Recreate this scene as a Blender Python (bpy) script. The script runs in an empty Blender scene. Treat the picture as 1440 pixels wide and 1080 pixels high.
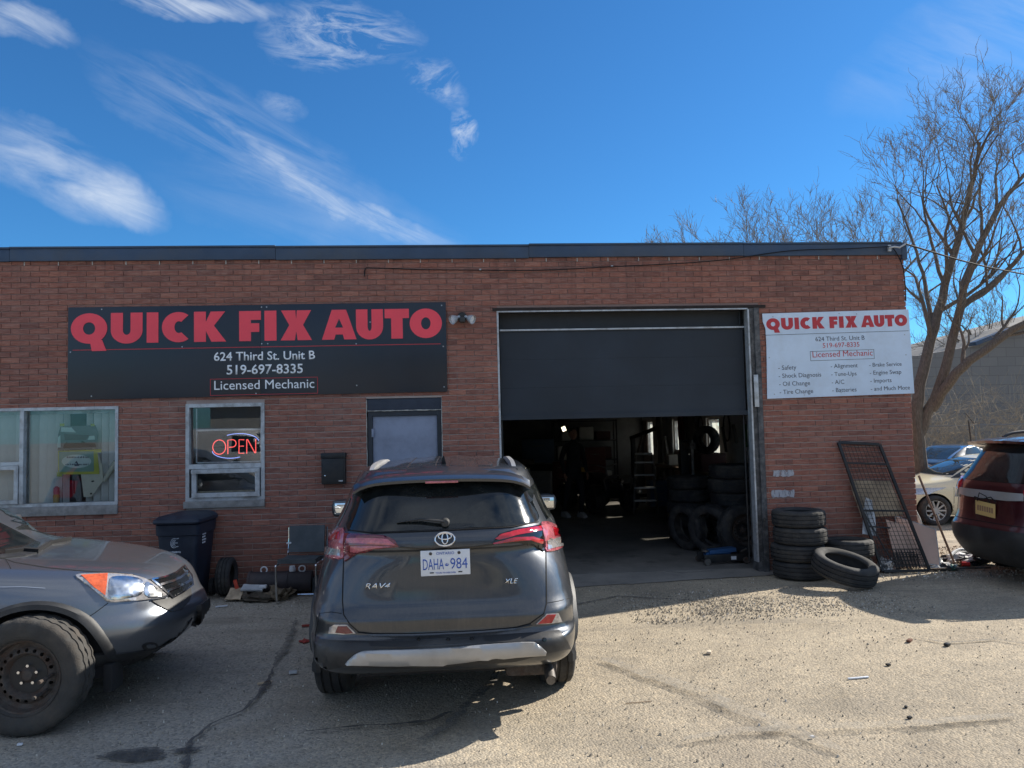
import bpy, bmesh, math, random
import numpy as np
from mathutils import Vector, Matrix, geometry
from mathutils.bvhtree import BVHTree
R_ = math.radians
scene = bpy.context.scene
COL = scene.collection
random.seed(7)

# ------------------------------------------------------------------ camera
FPX, PITCH, ROLL, YAW, CAMH = 1067.0, 0.057967, -0.023422, 0.071454, 1.83
WY = 9.19                                   # facade plane
_F = Vector((math.sin(YAW)*math.cos(PITCH), math.cos(YAW)*math.cos(PITCH), math.sin(PITCH)))
_R = Vector((math.cos(YAW), -math.sin(YAW), 0))
_U = _R.cross(_F)
CR = _R*math.cos(ROLL) + _U*math.sin(ROLL)
CU = -_R*math.sin(ROLL) + _U*math.cos(ROLL)
CAM = Vector((0, 0, CAMH))
cd = bpy.data.cameras.new('camera')
cam = bpy.data.objects.new('camera', cd)
COL.objects.link(cam)
cam.matrix_world = Matrix(((CR.x, CU.x, -_F.x, 0), (CR.y, CU.y, -_F.y, 0), (CR.z, CU.z, -_F.z, CAMH), (0, 0, 0, 1)))
cd.sensor_width = 36; cd.lens = 36*FPX/1440
cd.clip_start = 0.05; cd.clip_end = 3000
scene.camera = cam

def ray(px, py):
    return (_F + CR*((px-720)/FPX) - CU*((py-540)/FPX)).normalized()
def on_wall(px, py, Y=WY):
    d = ray(px, py); return CAM + d*(Y/d.y)
def on_ground(px, py, z=0.0):
    d = ray(px, py); return CAM + d*((z-CAMH)/d.z)

# ------------------------------------------------------------------ light
SUN_EL, SUN_AZ = 33.0, 22.0                 # azimuth measured from +X towards +Y
sl = bpy.data.lights.new('sun', 'SUN'); sl.energy = 4.2; sl.angle = R_(0.53); sl.color = (1.0, 0.93, 0.82)
so = bpy.data.objects.new('sun', sl); COL.objects.link(so)
sd = Vector((math.cos(R_(SUN_EL))*math.cos(R_(SUN_AZ)), math.cos(R_(SUN_EL))*math.sin(R_(SUN_AZ)), math.sin(R_(SUN_EL))))
so.rotation_euler = sd.to_track_quat('Z', 'Y').to_euler()
so.location = (20, 20, 30)

world = bpy.data.worlds.new('World'); scene.world = world; world.use_nodes = True
W = world.node_tree; W.nodes.clear()
def wn(t, **k):
    n = W.nodes.new(t)
    for a, b in k.items(): setattr(n, a, b)
    return n
def wm(op, a, b=None, c=None, clamp=False):
    n = wn('ShaderNodeMath', operation=op, use_clamp=clamp)
    for i, v in enumerate((a, b, c)):
        if v is None: continue
        if isinstance(v, (int, float)): n.inputs[i].default_value = v
        else: W.links.new(v, n.inputs[i])
    return n.outputs[0]
def wdot(sock, vec):
    n = wn('ShaderNodeVectorMath', operation='DOT_PRODUCT'); W.links.new(sock, n.inputs[0]); n.inputs[1].default_value = vec
    return n.outputs['Value']
sky = wn('ShaderNodeTexSky', sky_type='NISHITA'); sky.sun_disc = False
sky.sun_elevation = R_(SUN_EL); sky.sun_rotation = R_(90-SUN_AZ)
sky.altitude = 200; sky.air_density = 1.0; sky.dust_density = 0.25; sky.ozone_density = 3.0
hs = wn('ShaderNodeMix', data_type='RGBA', blend_type='MULTIPLY'); hs.inputs[0].default_value = 1.0; hs.inputs[7].default_value = (0.135, 0.325, 0.475, 1)
W.links.new(sky.outputs[0], hs.inputs[6])
tc = wn('ShaderNodeTexCoord'); DIR = tc.outputs['Generated']
# cirrus: elliptical banks in a gnomonic chart fixed to the sky, broken up by stretched noise
dF = wm('MAXIMUM', wdot(DIR, _F), 0.02)
uu = wm('DIVIDE', wdot(DIR, CR), dF); vv = wm('DIVIDE', wdot(DIR, CU), dF)
cmb = wn('ShaderNodeCombineXYZ'); W.links.new(uu, cmb.inputs[0]); W.links.new(vv, cmb.inputs[1])
def sky_noise(scale, detail, rot, sx, sy, dist=0.0, rough=0.6, off=0.0):
    m = wn('ShaderNodeMapping'); m.inputs['Rotation'].default_value = (0, 0, rot); m.inputs['Scale'].default_value = (sx, sy, 1)
    m.inputs['Location'].default_value = (off, off*0.7, 0)
    # rotate first, then stretch
    r = wn('ShaderNodeMapping'); r.inputs['Rotation'].default_value = (0, 0, rot); W.links.new(cmb.outputs[0], r.inputs[0])
    m.inputs['Rotation'].default_value = (0, 0, 0); W.links.new(r.outputs[0], m.inputs[0])
    n = wn('ShaderNodeTexNoise'); n.inputs['Scale'].default_value = scale; n.inputs['Detail'].default_value = detail
    n.inputs['Distortion'].default_value = dist; n.inputs['Roughness'].default_value = rough
    W.links.new(m.outputs[0], n.inputs['Vector']); return n.outputs['Fac']
# edge warp
warp = wm('MULTIPLY', wm('SUBTRACT', sky_noise(6, 5, 0, 1, 1, 0.3, 0.6, 3.1), 0.5), 0.11)
warp2 = wm('MULTIPLY', wm('SUBTRACT', sky_noise(6, 5, 0, 1, 1, 0.3, 0.6, 8.7), 0.5), 0.08)
uw = wm('ADD', uu, warp); vw = wm('ADD', vv, warp2)
def bank(px, py, a, b, ang, gain, fibre, lo, hi, curve=0.0):
    cu, cv = (px-720)/FPX, -(py-540)/FPX
    ca, sa = math.cos(R_(ang)), math.sin(R_(ang))
    du = wm('SUBTRACT', uw, cu); dv = wm('SUBTRACT', vw, cv)
    p = wm('ADD', wm('MULTIPLY', du, ca), wm('MULTIPLY', dv, sa))
    q = wm('SUBTRACT', wm('MULTIPLY', dv, ca), wm('MULTIPLY', du, sa))
    if curve: q = wm('SUBTRACT', q, wm('MULTIPLY', wm('MULTIPLY', p, p), curve))
    e = wm('ADD', wm('POWER', wm('ABSOLUTE', wm('DIVIDE', p, a/FPX)), 2.0), wm('POWER', wm('ABSOLUTE', wm('DIVIDE', q, b/FPX)), 2.0))
    m = wm('SUBTRACT', 1.0, e, clamp=True)
    f = wm('DIVIDE', wm('SUBTRACT', fibre, lo), hi-lo, clamp=True)
    return wm('MULTIPLY', wm('MULTIPLY', m, f), gain)
f1 = sky_noise(7, 9, R_(28), 1.0, 7.0, 0.6, 0.62)
f2 = sky_noise(8, 10, R_(8), 1.6, 4.0, 0.9, 0.68, 1.7)
f3 = sky_noise(16, 9, R_(-20), 1.0, 1.6, 0.6, 0.7, 4.0)
f4 = sky_noise(5, 9, R_(20), 1.0, 5.0, 0.5, 0.6, 6.0)
banks = [bank(70, 240, 170, 58, -24, 0.9, f4, 0.32, 0.85), bank(165, 285, 80, 36, -20, 0.4, f4, 0.33, 0.8),
         bank(330, 190, 250, 62, -30, 0.36, f1, 0.38, 0.85), bank(470, 285, 190, 17, -24, 0.6, f1, 0.32, 0.75, 0.9),
         bank(480, 50, 125, 50, -6, 0.95, f2, 0.42, 0.78), bank(612, 122, 50, 30, -38, 0.75, f3, 0.45, 0.8),
         bank(646, 190, 24, 36, 10, 1.1, f3, 0.45, 0.75), bank(270, 5, 130, 24, -4, 0.9, f1, 0.3, 0.7),
         bank(20, 30, 110, 26, -22, 0.7, f1, 0.3, 0.8), bank(400, 150, 26, 40, 70, 0.35, f2, 0.3, 0.7),
         bank(1400, 60, 260, 90, 20, 0.35, f4, 0.3, 0.9), bank(440, 300, 260, 60, -14, 0.22, f4, 0.3, 0.8)]
tot = banks[0]
for b in banks[1:]: tot = wm('ADD', tot, b)
# extra cirrus added outside the view, thickened to raise the ambient light
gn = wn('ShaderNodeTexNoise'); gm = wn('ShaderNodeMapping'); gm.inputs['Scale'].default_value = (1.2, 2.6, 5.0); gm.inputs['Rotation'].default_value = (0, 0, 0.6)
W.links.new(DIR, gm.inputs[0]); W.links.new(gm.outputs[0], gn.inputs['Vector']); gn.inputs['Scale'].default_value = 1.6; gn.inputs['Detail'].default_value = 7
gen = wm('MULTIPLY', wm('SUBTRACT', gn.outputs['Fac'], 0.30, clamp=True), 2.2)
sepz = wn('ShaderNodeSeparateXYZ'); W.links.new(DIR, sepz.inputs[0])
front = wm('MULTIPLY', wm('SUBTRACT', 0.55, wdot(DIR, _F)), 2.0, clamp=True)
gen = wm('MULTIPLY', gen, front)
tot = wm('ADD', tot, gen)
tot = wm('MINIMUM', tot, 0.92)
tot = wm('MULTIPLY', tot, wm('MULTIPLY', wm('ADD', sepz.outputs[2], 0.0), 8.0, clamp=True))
mixc = wn('ShaderNodeMix', data_type='RGBA'); W.links.new(tot, mixc.inputs[0]); W.links.new(hs.outputs[2], mixc.inputs[6])
mixc.inputs[7].default_value = (2.5, 2.75, 3.1, 1)
bg = wn('ShaderNodeBackground'); bg.inputs['Strength'].default_value = 0.15
W.links.new(mixc.outputs[2], bg.inputs['Color'])
wo = wn('ShaderNodeOutputWorld'); W.links.new(bg.outputs[0], wo.inputs['Surface'])

scene.view_settings.view_transform = 'Standard'; scene.view_settings.look = 'None'
scene.view_settings.gamma = 1; scene.view_settings.use_curve_mapping = False
scene.view_settings.exposure = 1.05
scene.render.engine = 'CYCLES'

# ------------------------------------------------------------------ materials
def nt(name):
    m = bpy.data.materials.new(name); m.use_nodes = True; t = m.node_tree
    return m, t, t.nodes['Principled BSDF']
def ramp(t, fac, stops):
    r = t.nodes.new('ShaderNodeValToRGB'); e = r.color_ramp.elements
    while len(e) < len(stops): e.new(0.5)
    for i, (p, c) in enumerate(stops):
        e[i].position = p; e[i].color = (*c, 1) if len(c) == 3 else c
    t.links.new(fac, r.inputs[0]); return r.outputs[0]
def tnoise(t, vec, scale, detail=5, rough=0.6, dist=0.0, dim='3D'):
    n = t.nodes.new('ShaderNodeTexNoise'); n.inputs['Scale'].default_value = scale; n.inputs['Detail'].default_value = detail
    n.inputs['Roughness'].default_value = rough; n.inputs['Distortion'].default_value = dist
    if vec is not None: t.links.new(vec, n.inputs['Vector'])
    return n.outputs['Fac']
def tmath(t, op, a, b=None, clamp=False):
    n = t.nodes.new('ShaderNodeMath'); n.operation = op; n.use_clamp = clamp
    for i, v in enumerate((a, b)):
        if v is None: continue
        if isinstance(v, (int, float)): n.inputs[i].default_value = v
        else: t.links.new(v, n.inputs[i])
    return n.outputs[0]
def tmix(t, fac, a, b, mode='MIX'):
    n = t.nodes.new('ShaderNodeMix'); n.data_type = 'RGBA'; n.blend_type = mode
    for i, v in ((0, fac), (6, a), (7, b)):
        if isinstance(v, (int, float)): n.inputs[i].default_value = v
        elif isinstance(v, tuple): n.inputs[i].default_value = (*v, 1) if len(v) == 3 else v
        else: t.links.new(v, n.inputs[i])
    return n.outputs[2]
def tbump(t, h, strength, dist, bsdf, prev=None):
    b = t.nodes.new('ShaderNodeBump'); b.inputs['Strength'].default_value = strength; b.inputs['Distance'].default_value = dist
    t.links.new(h, b.inputs['Height'])
    if prev is not None: t.links.new(prev, b.inputs['Normal'])
    t.links.new(b.outputs[0], bsdf.inputs['Normal']); return b.outputs[0]
def tco(t, kind='Object', scale=None):
    c = t.nodes.new('ShaderNodeTexCoord'); o = c.outputs[kind]
    if scale:
        m = t.nodes.new('ShaderNodeMapping'); m.inputs['Scale'].default_value = scale; t.links.new(o, m.inputs[0]); o = m.outputs[0]
    return o
def tgeo(t, scale=None):
    c = t.nodes.new('ShaderNodeNewGeometry'); o = c.outputs['Position']
    if scale:
        m = t.nodes.new('ShaderNodeMapping'); m.inputs['Scale'].default_value = scale; t.links.new(o, m.inputs[0]); o = m.outputs[0]
    return o
def mat(name, col, rough=0.6, metal=0.0, var=0.15, vscale=6.0, bump=0.0, bscale=60, dirt=None, coat=0.0, spec=0.5, dscale=3.0, damt=0.5):
    """plain surface with tonal variation, optional dirt film and fine relief"""
    m, t, b = nt(name)
    v = tco(t)
    n = tnoise(t, v, vscale, 6, 0.65)
    lo = tuple(c*(1-var) for c in col); hi = tuple(min(1, c*(1+var)) for c in col)
    c = ramp(t, n, [(0.3, lo), (0.7, hi)])
    if dirt:
        d = tnoise(t, v, dscale, 8, 0.7)
        c = tmix(t, tmath(t, 'MULTIPLY', tmath(t, 'SUBTRACT', d, 0.45, True), damt*6, True), c, dirt)
        rr = tmath(t, 'ADD', rough, tmath(t, 'MULTIPLY', tmath(t, 'SUBTRACT', d, 0.45, True), damt*2.5), True)
        t.links.new(rr, b.inputs['Roughness'])
    else: b.inputs['Roughness'].default_value = rough
    t.links.new(c, b.inputs['Base Color'])
    b.inputs['Metallic'].default_value = metal; b.inputs['Coat Weight'].default_value = coat; b.inputs['Coat Roughness'].default_value = 0.05
    b.inputs['Specular IOR Level'].default_value = spec
    if bump: tbump(t, tnoise(t, v, bscale, 4, 0.6), bump, 0.01, b)
    return m
def emit(name, col, s):
    m, t, b = nt(name); b.inputs['Base Color'].default_value = (*col, 1)
    b.inputs['Emission Color'].default_value = (*col, 1); b.inputs['Emission Strength'].default_value = s
    return m
def glass(name, tint=(0.9, 0.95, 0.95), rough=0.01, refl=1.0):
    m, t, b = nt(name); t.nodes.remove(b)
    tr = t.nodes.new('ShaderNodeBsdfTransparent'); tr.inputs[0].default_value = (*tint, 1)
    gl = t.nodes.new('ShaderNodeBsdfGlossy'); gl.inputs['Roughness'].default_value = rough
    fr = t.nodes.new('ShaderNodeFresnel'); fr.inputs[0].default_value = 1.5
    f = tmath(t, 'ADD', tmath(t, 'MULTIPLY', fr.outputs[0], 1.15*refl), 0.005, True)
    mx = t.nodes.new('ShaderNodeMixShader'); t.links.new(f, mx.inputs[0]); t.links.new(tr.outputs[0], mx.inputs[1]); t.links.new(gl.outputs[0], mx.inputs[2])
    t.links.new(mx.outputs[0], t.nodes['Material Output'].inputs[0]); return m
def carpaint(name, col, dust=(0.25, 0.22, 0.18), damt=0.25, metal=0.65, rough=0.3):
    m, t, b = nt(name); v = tco(t)
    fl = tnoise(t, v, 900, 2, 0.5)
    c = ramp(t, fl, [(0.35, tuple(x*0.8 for x in col)), (0.7, tuple(min(1, x*1.25) for x in col))])
    d = tnoise(t, v, 2.2, 9, 0.72)
    st = tnoise(t, tco(t, 'Object', (30, 30, 1.2)), 2.0, 5, 0.7)      # rain runs
    sx = t.nodes.new('ShaderNodeSeparateXYZ'); t.links.new(v, sx.inputs[0])
    low = tmath(t, 'MULTIPLY', tmath(t, 'SUBTRACT', 0.95, sx.outputs[2]), 1.2, True)
    film = tmath(t, 'MULTIPLY', tmath(t, 'ADD', tmath(t, 'MULTIPLY', tmath(t, 'SUBTRACT', d, 0.4, True), 3.0, True), tmath(t, 'MULTIPLY', tmath(t, 'SUBTRACT', st, 0.5, True), 2.0, True)), damt, True)
    film = tmath(t, 'MULTIPLY', film, tmath(t, 'ADD', 0.45, low), True)
    t.links.new(tmix(t, film, c, dust), b.inputs['Base Color'])
    b.inputs['Metallic'].default_value = metal
    t.links.new(tmath(t, 'ADD', rough, tmath(t, 'MULTIPLY', film, 0.8), True), b.inputs['Roughness'])
    b.inputs['Coat Weight'].default_value = 0.9
    t.links.new(tmath(t, 'ADD', 0.03, tmath(t, 'MULTIPLY', film, 0.8), True), b.inputs['Coat Roughness'])
    return m

M = {}
M['rubber'] = mat('rubber', (0.022, 0.022, 0.024), 0.75, var=0.35, vscale=9, bump=0.25, bscale=120, dirt=(0.11, 0.10, 0.085), damt=0.55, dscale=5)
M['rubber_dusty'] = mat('rubber_dusty', (0.028, 0.029, 0.031), 0.8, var=0.3, vscale=8, bump=0.25, bscale=120, dirt=(0.085, 0.078, 0.066), damt=0.5, dscale=4)
M['black_plastic'] = mat('black_plastic', (0.022, 0.023, 0.025), 0.5, var=0.25, bump=0.12, bscale=300, dirt=(0.10, 0.095, 0.085), damt=0.25)
M['black_gloss'] = mat('black_gloss', (0.008, 0.009, 0.01), 0.08, coat=0.4, var=0.1)
M['seam'] = mat('seam', (0.006, 0.006, 0.007), 0.9)
M['dark_glass'] = mat('dark_glass', (0.006, 0.008, 0.009), 0.05, var=0.3, spec=0.55, dirt=(0.09, 0.095, 0.09), damt=0.2, dscale=1.6)
M['chrome'] = mat('chrome', (0.72, 0.73, 0.75), 0.12, 1.0, var=0.06)
M['silver_trim'] = mat('silver_trim', (0.42, 0.42, 0.42), 0.35, 0.4, var=0.12, dirt=(0.25, 0.22, 0.18), damt=0.4)
M['cream_white'] = mat('cream_white', (.5, .48, .42), .7)
M['steel'] = mat('steel', (0.18, 0.17, 0.16), 0.5, 0.8, var=0.3, vscale=20, dirt=(0.12, 0.075, 0.05), damt=0.6)
M['rusty_steel'] = mat('rusty_steel', (0.085, 0.075, 0.068), 0.75, 0.4, var=0.5, vscale=25, dirt=(0.10, 0.055, 0.035), damt=0.6, dscale=12, bump=0.3)
M['red_lens'] = mat('red_lens', (0.42, 0.008, 0.016), 0.1, coat=1.0, var=0.3, vscale=30)
M['red_lens_dark'] = mat('red_lens_dark', (0.15, 0.02, 0.026), 0.12, coat=1.0, var=0.4, vscale=30)
M['pink_lens'] = mat('pink_lens', (0.45, 0.12, 0.14), 0.12, coat=1.0, var=0.35, vscale=40)
M['clear_lens'] = mat('clear_lens', (0.50, 0.48, 0.47), 0.1, 0.5, coat=1.0, var=0.35, vscale=40)
M['amber_lens'] = mat('amber_lens', (0.55, 0.10, 0.03), 0.15, coat=1.0, var=0.3, vscale=40)
M['white_paint'] = mat('white_paint', (0.72, 0.72, 0.72), 0.6, var=0.06)
M['plate_blue'] = mat('plate_blue', (0.02, 0.09, 0.42), 0.5)
M['plate_white'] = mat('plate_white', (0.68, 0.71, 0.76), 0.4, var=0.06, dirt=(0.45, 0.42, 0.36), damt=0.15)
M['wood'] = mat('wood', (0.16, 0.10, 0.06), 0.7, var=0.3)
M['dark_metal'] = mat('dark_metal', (0.03, 0.033, 0.037), 0.45, 0.6, var=0.3, dirt=(0.07, 0.06, 0.05), damt=0.5)
M['interior'] = mat('interior', (0.02, 0.02, 0.022), 0.9)

# ------------------------------------------------------------------ mesh helpers
def tag(o, label=None, cat=None, group=None, kind=None):
    if label: o['label'] = label
    if cat: o['category'] = cat
    if group: o['group'] = group
    if kind: o['kind'] = kind
    return o
def thing(name, label, cat, loc=(0, 0, 0), rz=0.0, group=None):
    o = bpy.data.objects.new(name, None); COL.objects.link(o); o.empty_display_size = 0.2
    o.location = loc; o.rotation_euler = (0, 0, rz)
    return tag(o, label, cat, group)
def link(name, me, m=None, parent=None, loc=None, rot=None):
    o = bpy.data.objects.new(name, me); COL.objects.link(o)
    if m is not None:
        for x in (m if isinstance(m, (list, tuple)) else [m]): me.materials.append(x)
    if parent: o.parent = parent
    if loc is not None: o.location = loc
    if rot is not None: o.rotation_euler = rot
    return o
def sharpen(me, ang=0.62):
    bm = bmesh.new(); bm.from_mesh(me)
    for f in bm.faces: f.smooth = True
    for e in bm.edges:
        e.smooth = not (len(e.link_faces) != 2 or e.calc_face_angle(0) > ang)
    bm.to_mesh(me); bm.free()
def frame_of(d):
    d = d.normalized(); a = Vector((0, 0, 1)) if abs(d.z) < 0.9 else Vector((1, 0, 0))
    x = d.cross(a).normalized(); return x, d.cross(x).normalized()
class MB:
    def __init__(s): s.v = []; s.f = []; s.mi = []; s.cur = 0
    def add(s, vs, fs):
        b = len(s.v); s.v += [tuple(x) for x in vs]; s.f += [tuple(b+i for i in f) for f in fs]; s.mi += [s.cur]*len(fs); return s
    def box(s, x0, x1, y0, y1, z0, z1, M_=None, bev=0.0):
        if bev > 0:
            bm = bmesh.new(); bmesh.ops.create_cube(bm, size=1)
            for v in bm.verts: v.co = Vector(((x0+x1)/2+v.co.x*(x1-x0), (y0+y1)/2+v.co.y*(y1-y0), (z0+z1)/2+v.co.z*(z1-z0)))
            bmesh.ops.bevel(bm, geom=list(bm.edges), offset=bev, segments=2, affect='EDGES', profile=0.6)
            s.bm(bm, M_); return s
        vs = [(x, y, z) for z in (z0, z1) for y in (y0, y1) for x in (x0, x1)]
        if M_ is not None: vs = [M_ @ Vector(v) for v in vs]
        return s.add(vs, [(0, 2, 3, 1), (4, 5, 7, 6), (0, 1, 5, 4), (2, 6, 7, 3), (0, 4, 6, 2), (1, 3, 7, 5)])
    def bm(s, bm, M_=None):
        bm.verts.ensure_lookup_table(); bm.verts.index_update()
        s.add([(M_ @ v.co if M_ is not None else v.co) for v in bm.verts], [[v.index for v in f.verts] for f in bm.faces]); bm.free(); return s
    def tube(s, pts, r, n=8, closed=False, caps=True, flat=1.0):
        pts = [Vector(p) for p in pts]; k = len(pts); vs = []; px = None
        for i, p in enumerate(pts):
            if closed: d = pts[(i+1) % k]-pts[i-1]
            else: d = (pts[min(i+1, k-1)]-pts[max(i-1, 0)])
            d = d.normalized()
            if px is None: x, y = frame_of(d)
            else:
                x = px - d*px.dot(d)
                if x.length < 1e-6: x, y = frame_of(d)
                x.normalize(); y = d.cross(x)
            px = x
            rr = r[i] if isinstance(r, (list, tuple)) else r
            for j in range(n):
                a = 2*math.pi*j/n; vs.append(p + x*(rr*math.cos(a)) + y*(rr*flat*math.sin(a)))
        fs = []
        for i in range(k if closed else k-1):
            a, b = i*n, ((i+1) % k)*n
            for j in range(n): fs.append((a+j, a+(j+1) % n, b+(j+1) % n, b+j))
        if caps and not closed: fs += [tuple(range(n-1, -1, -1)), tuple((k-1)*n+j for j in range(n))]
        return s.add(vs, fs)
    def lathe(s, prof, n=32, axis='z', c=(0, 0, 0), M_=None, a0=0.0, a1=2*math.pi):
        """prof: (r, h) pairs, revolved about axis through c"""
        full = abs(a1-a0-2*math.pi) < 1e-6; m = n if full else n+1; vs = []
        for (r, h) in prof:
            for j in range(m):
                a = a0+(a1-a0)*j/n; x, y = r*math.cos(a), r*math.sin(a)
                p = (x, y, h) if axis == 'z' else ((h, x, y) if axis == 'x' else (x, h, y))
                p = Vector(p)+Vector(c); vs.append(M_ @ p if M_ is not None else p)
        fs = []
        for i in range(len(prof)-1):
            for j in range(n):
                q = (i*m+j, i*m+(j+1) % m, (i+1)*m+(j+1) % m, (i+1)*m+j)
                fs.append(q if axis != 'y' else q[::-1])
        return s.add(vs, fs)
    def cyl(s, p0, p1, r, n=16, r1=None):
        return s.tube([p0, p1], [r, r if r1 is None else r1], n)
    def prism(s, polys, d, M_=None, d0=0.0):
        """polys: [outer, hole...] of 2D points in x,z ; extruded along -y from d0 to -d"""
        loops = [[Vector((p[0], p[1], 0)) for p in q] for q in polys]
        tri = geometry.tessellate_polygon(loops)
        flat = [p for q in loops for p in q]; k = len(flat)
        vs = [Vector((p.x, -d, p.y)) for p in flat]+[Vector((p.x, -d0, p.y)) for p in flat]
        if M_ is not None: vs = [M_ @ v for v in vs]
        fs = []
        for t in tri:
            a, b, c = [flat[i] for i in t]
            up = (b-a).cross(c-a).z > 0
            tt = t if up else (t[2], t[1], t[0])
            fs.append(tuple(tt)); fs.append(tuple(i+k for i in reversed(tt)))
        b = 0
        for q in loops:
            m = len(q)
            for j in range(m): fs.append((b+j, b+(j+1) % m, k+b+(j+1) % m, k+b+j))
            b += m
        return s.add(vs, fs)
    def mesh(s, name):
        me = bpy.data.meshes.new(name); me.from_pydata(s.v, [], s.f)
        me.polygons.foreach_set('material_index', s.mi); me.update(); return me
    def build(s, name, m, parent=None, loc=None, rot=None, smooth=True, fix=True):
        me = s.mesh(name)
        if fix:
            bm = bmesh.new(); bm.from_mesh(me); bmesh.ops.recalc_face_normals(bm, faces=bm.faces); bm.to_mesh(me); bm.free()
        if smooth: sharpen(me)
        return link(name, me, m, parent, loc, rot)
def T(x, y, z): return Matrix.Translation((x, y, z))
def RX(a): return Matrix.Rotation(a, 4, 'X')
def RY(a): return Matrix.Rotation(a, 4, 'Y')
def RZ(a): return Matrix.Rotation(a, 4, 'Z')
def beam(p0, p1, w, h, up=(0, 0, 1)):
    """8 corner box between two points"""
    p0, p1 = Vector(p0), Vector(p1); d = (p1-p0).normalized(); u = Vector(up); x = d.cross(u)
    if x.length < 1e-4: x = Vector((1, 0, 0))
    x.normalize(); u = x.cross(d)
    vs = []
    for p in (p0, p1):
        for a, b in ((-1, -1), (1, -1), (1, 1), (-1, 1)): vs.append(p+x*(a*w/2)+u*(b*h/2))
    return vs, [(0, 1, 2, 3), (7, 6, 5, 4), (0, 4, 5, 1), (1, 5, 6, 2), (2, 6, 7, 3), (3, 7, 4, 0)]
def text_mesh(txt, width, height=None, bold=0.0, depth=0.002, align='LEFT', spacing=1.0, shear=0.0):
    """text as a mesh in x,z facing -y; scaled to width (and height if given); origin lower left of its box"""
    cu = bpy.data.curves.new('t', 'FONT'); cu.body = txt; cu.size = 1; cu.offset = bold; cu.extrude = 0.0; cu.resolution_u = 3
    cu.space_character = spacing; cu.shear = shear
    ob = bpy.data.objects.new('t', cu); COL.objects.link(ob)
    dg = bpy.context.evaluated_depsgraph_get(); dg.update()
    me = bpy.data.meshes.new_from_object(ob.evaluated_get(dg)); bpy.data.objects.remove(ob); bpy.data.curves.remove(cu)
    bm = bmesh.new(); bm.from_mesh(me); bpy.data.meshes.remove(me)
    xs = [v.co.x for v in bm.verts]; ys = [v.co.y for v in bm.verts]
    s = width/(max(xs)-min(xs)); sy = s if height is None else height/(max(ys)-min(ys)); x0, y0 = min(xs), min(ys)
    if height is None: y0 = 0                      # keep the baseline
    g = bmesh.ops.extrude_face_region(bm, geom=list(bm.faces))
    new = {v for v in g['geom'] if isinstance(v, bmesh.types.BMVert)}
    for v in bm.verts:
        v.co = Vector(((v.co.x-x0)*s, -depth if v in new else 0.0, (v.co.y-y0)*sy))
    bmesh.ops.recalc_face_normals(bm, faces=bm.faces)
    return bm
def put_text(txt, parent, m, x, z, y, width, height=None, bold=0.0, name='lettering', depth=0.0015, M_=None, center=False, spacing=1.0, shear=0.0, label=None):
    bm = text_mesh(txt, width, height, bold, depth, spacing=spacing, shear=shear)
    if center: x = x-width/2
    bmesh.ops.transform(bm, matrix=(M_ if M_ is not None else Matrix.Identity(4)) @ T(x, y, z), verts=bm.verts)
    me = bpy.data.meshes.new(name); bm.to_mesh(me); bm.free()
    o = link(name, me, m, parent)
    if label: o['label'] = label
    return o
def ell(cx, cy, rx, ry, a0=0, a1=360, n=32):
    return [(cx+rx*math.cos(R_(a0+(a1-a0)*i/n)), cy+ry*math.sin(R_(a0+(a1-a0)*i/n))) for i in range(n+(0 if abs(a1-a0) == 360 else 1))]
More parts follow.
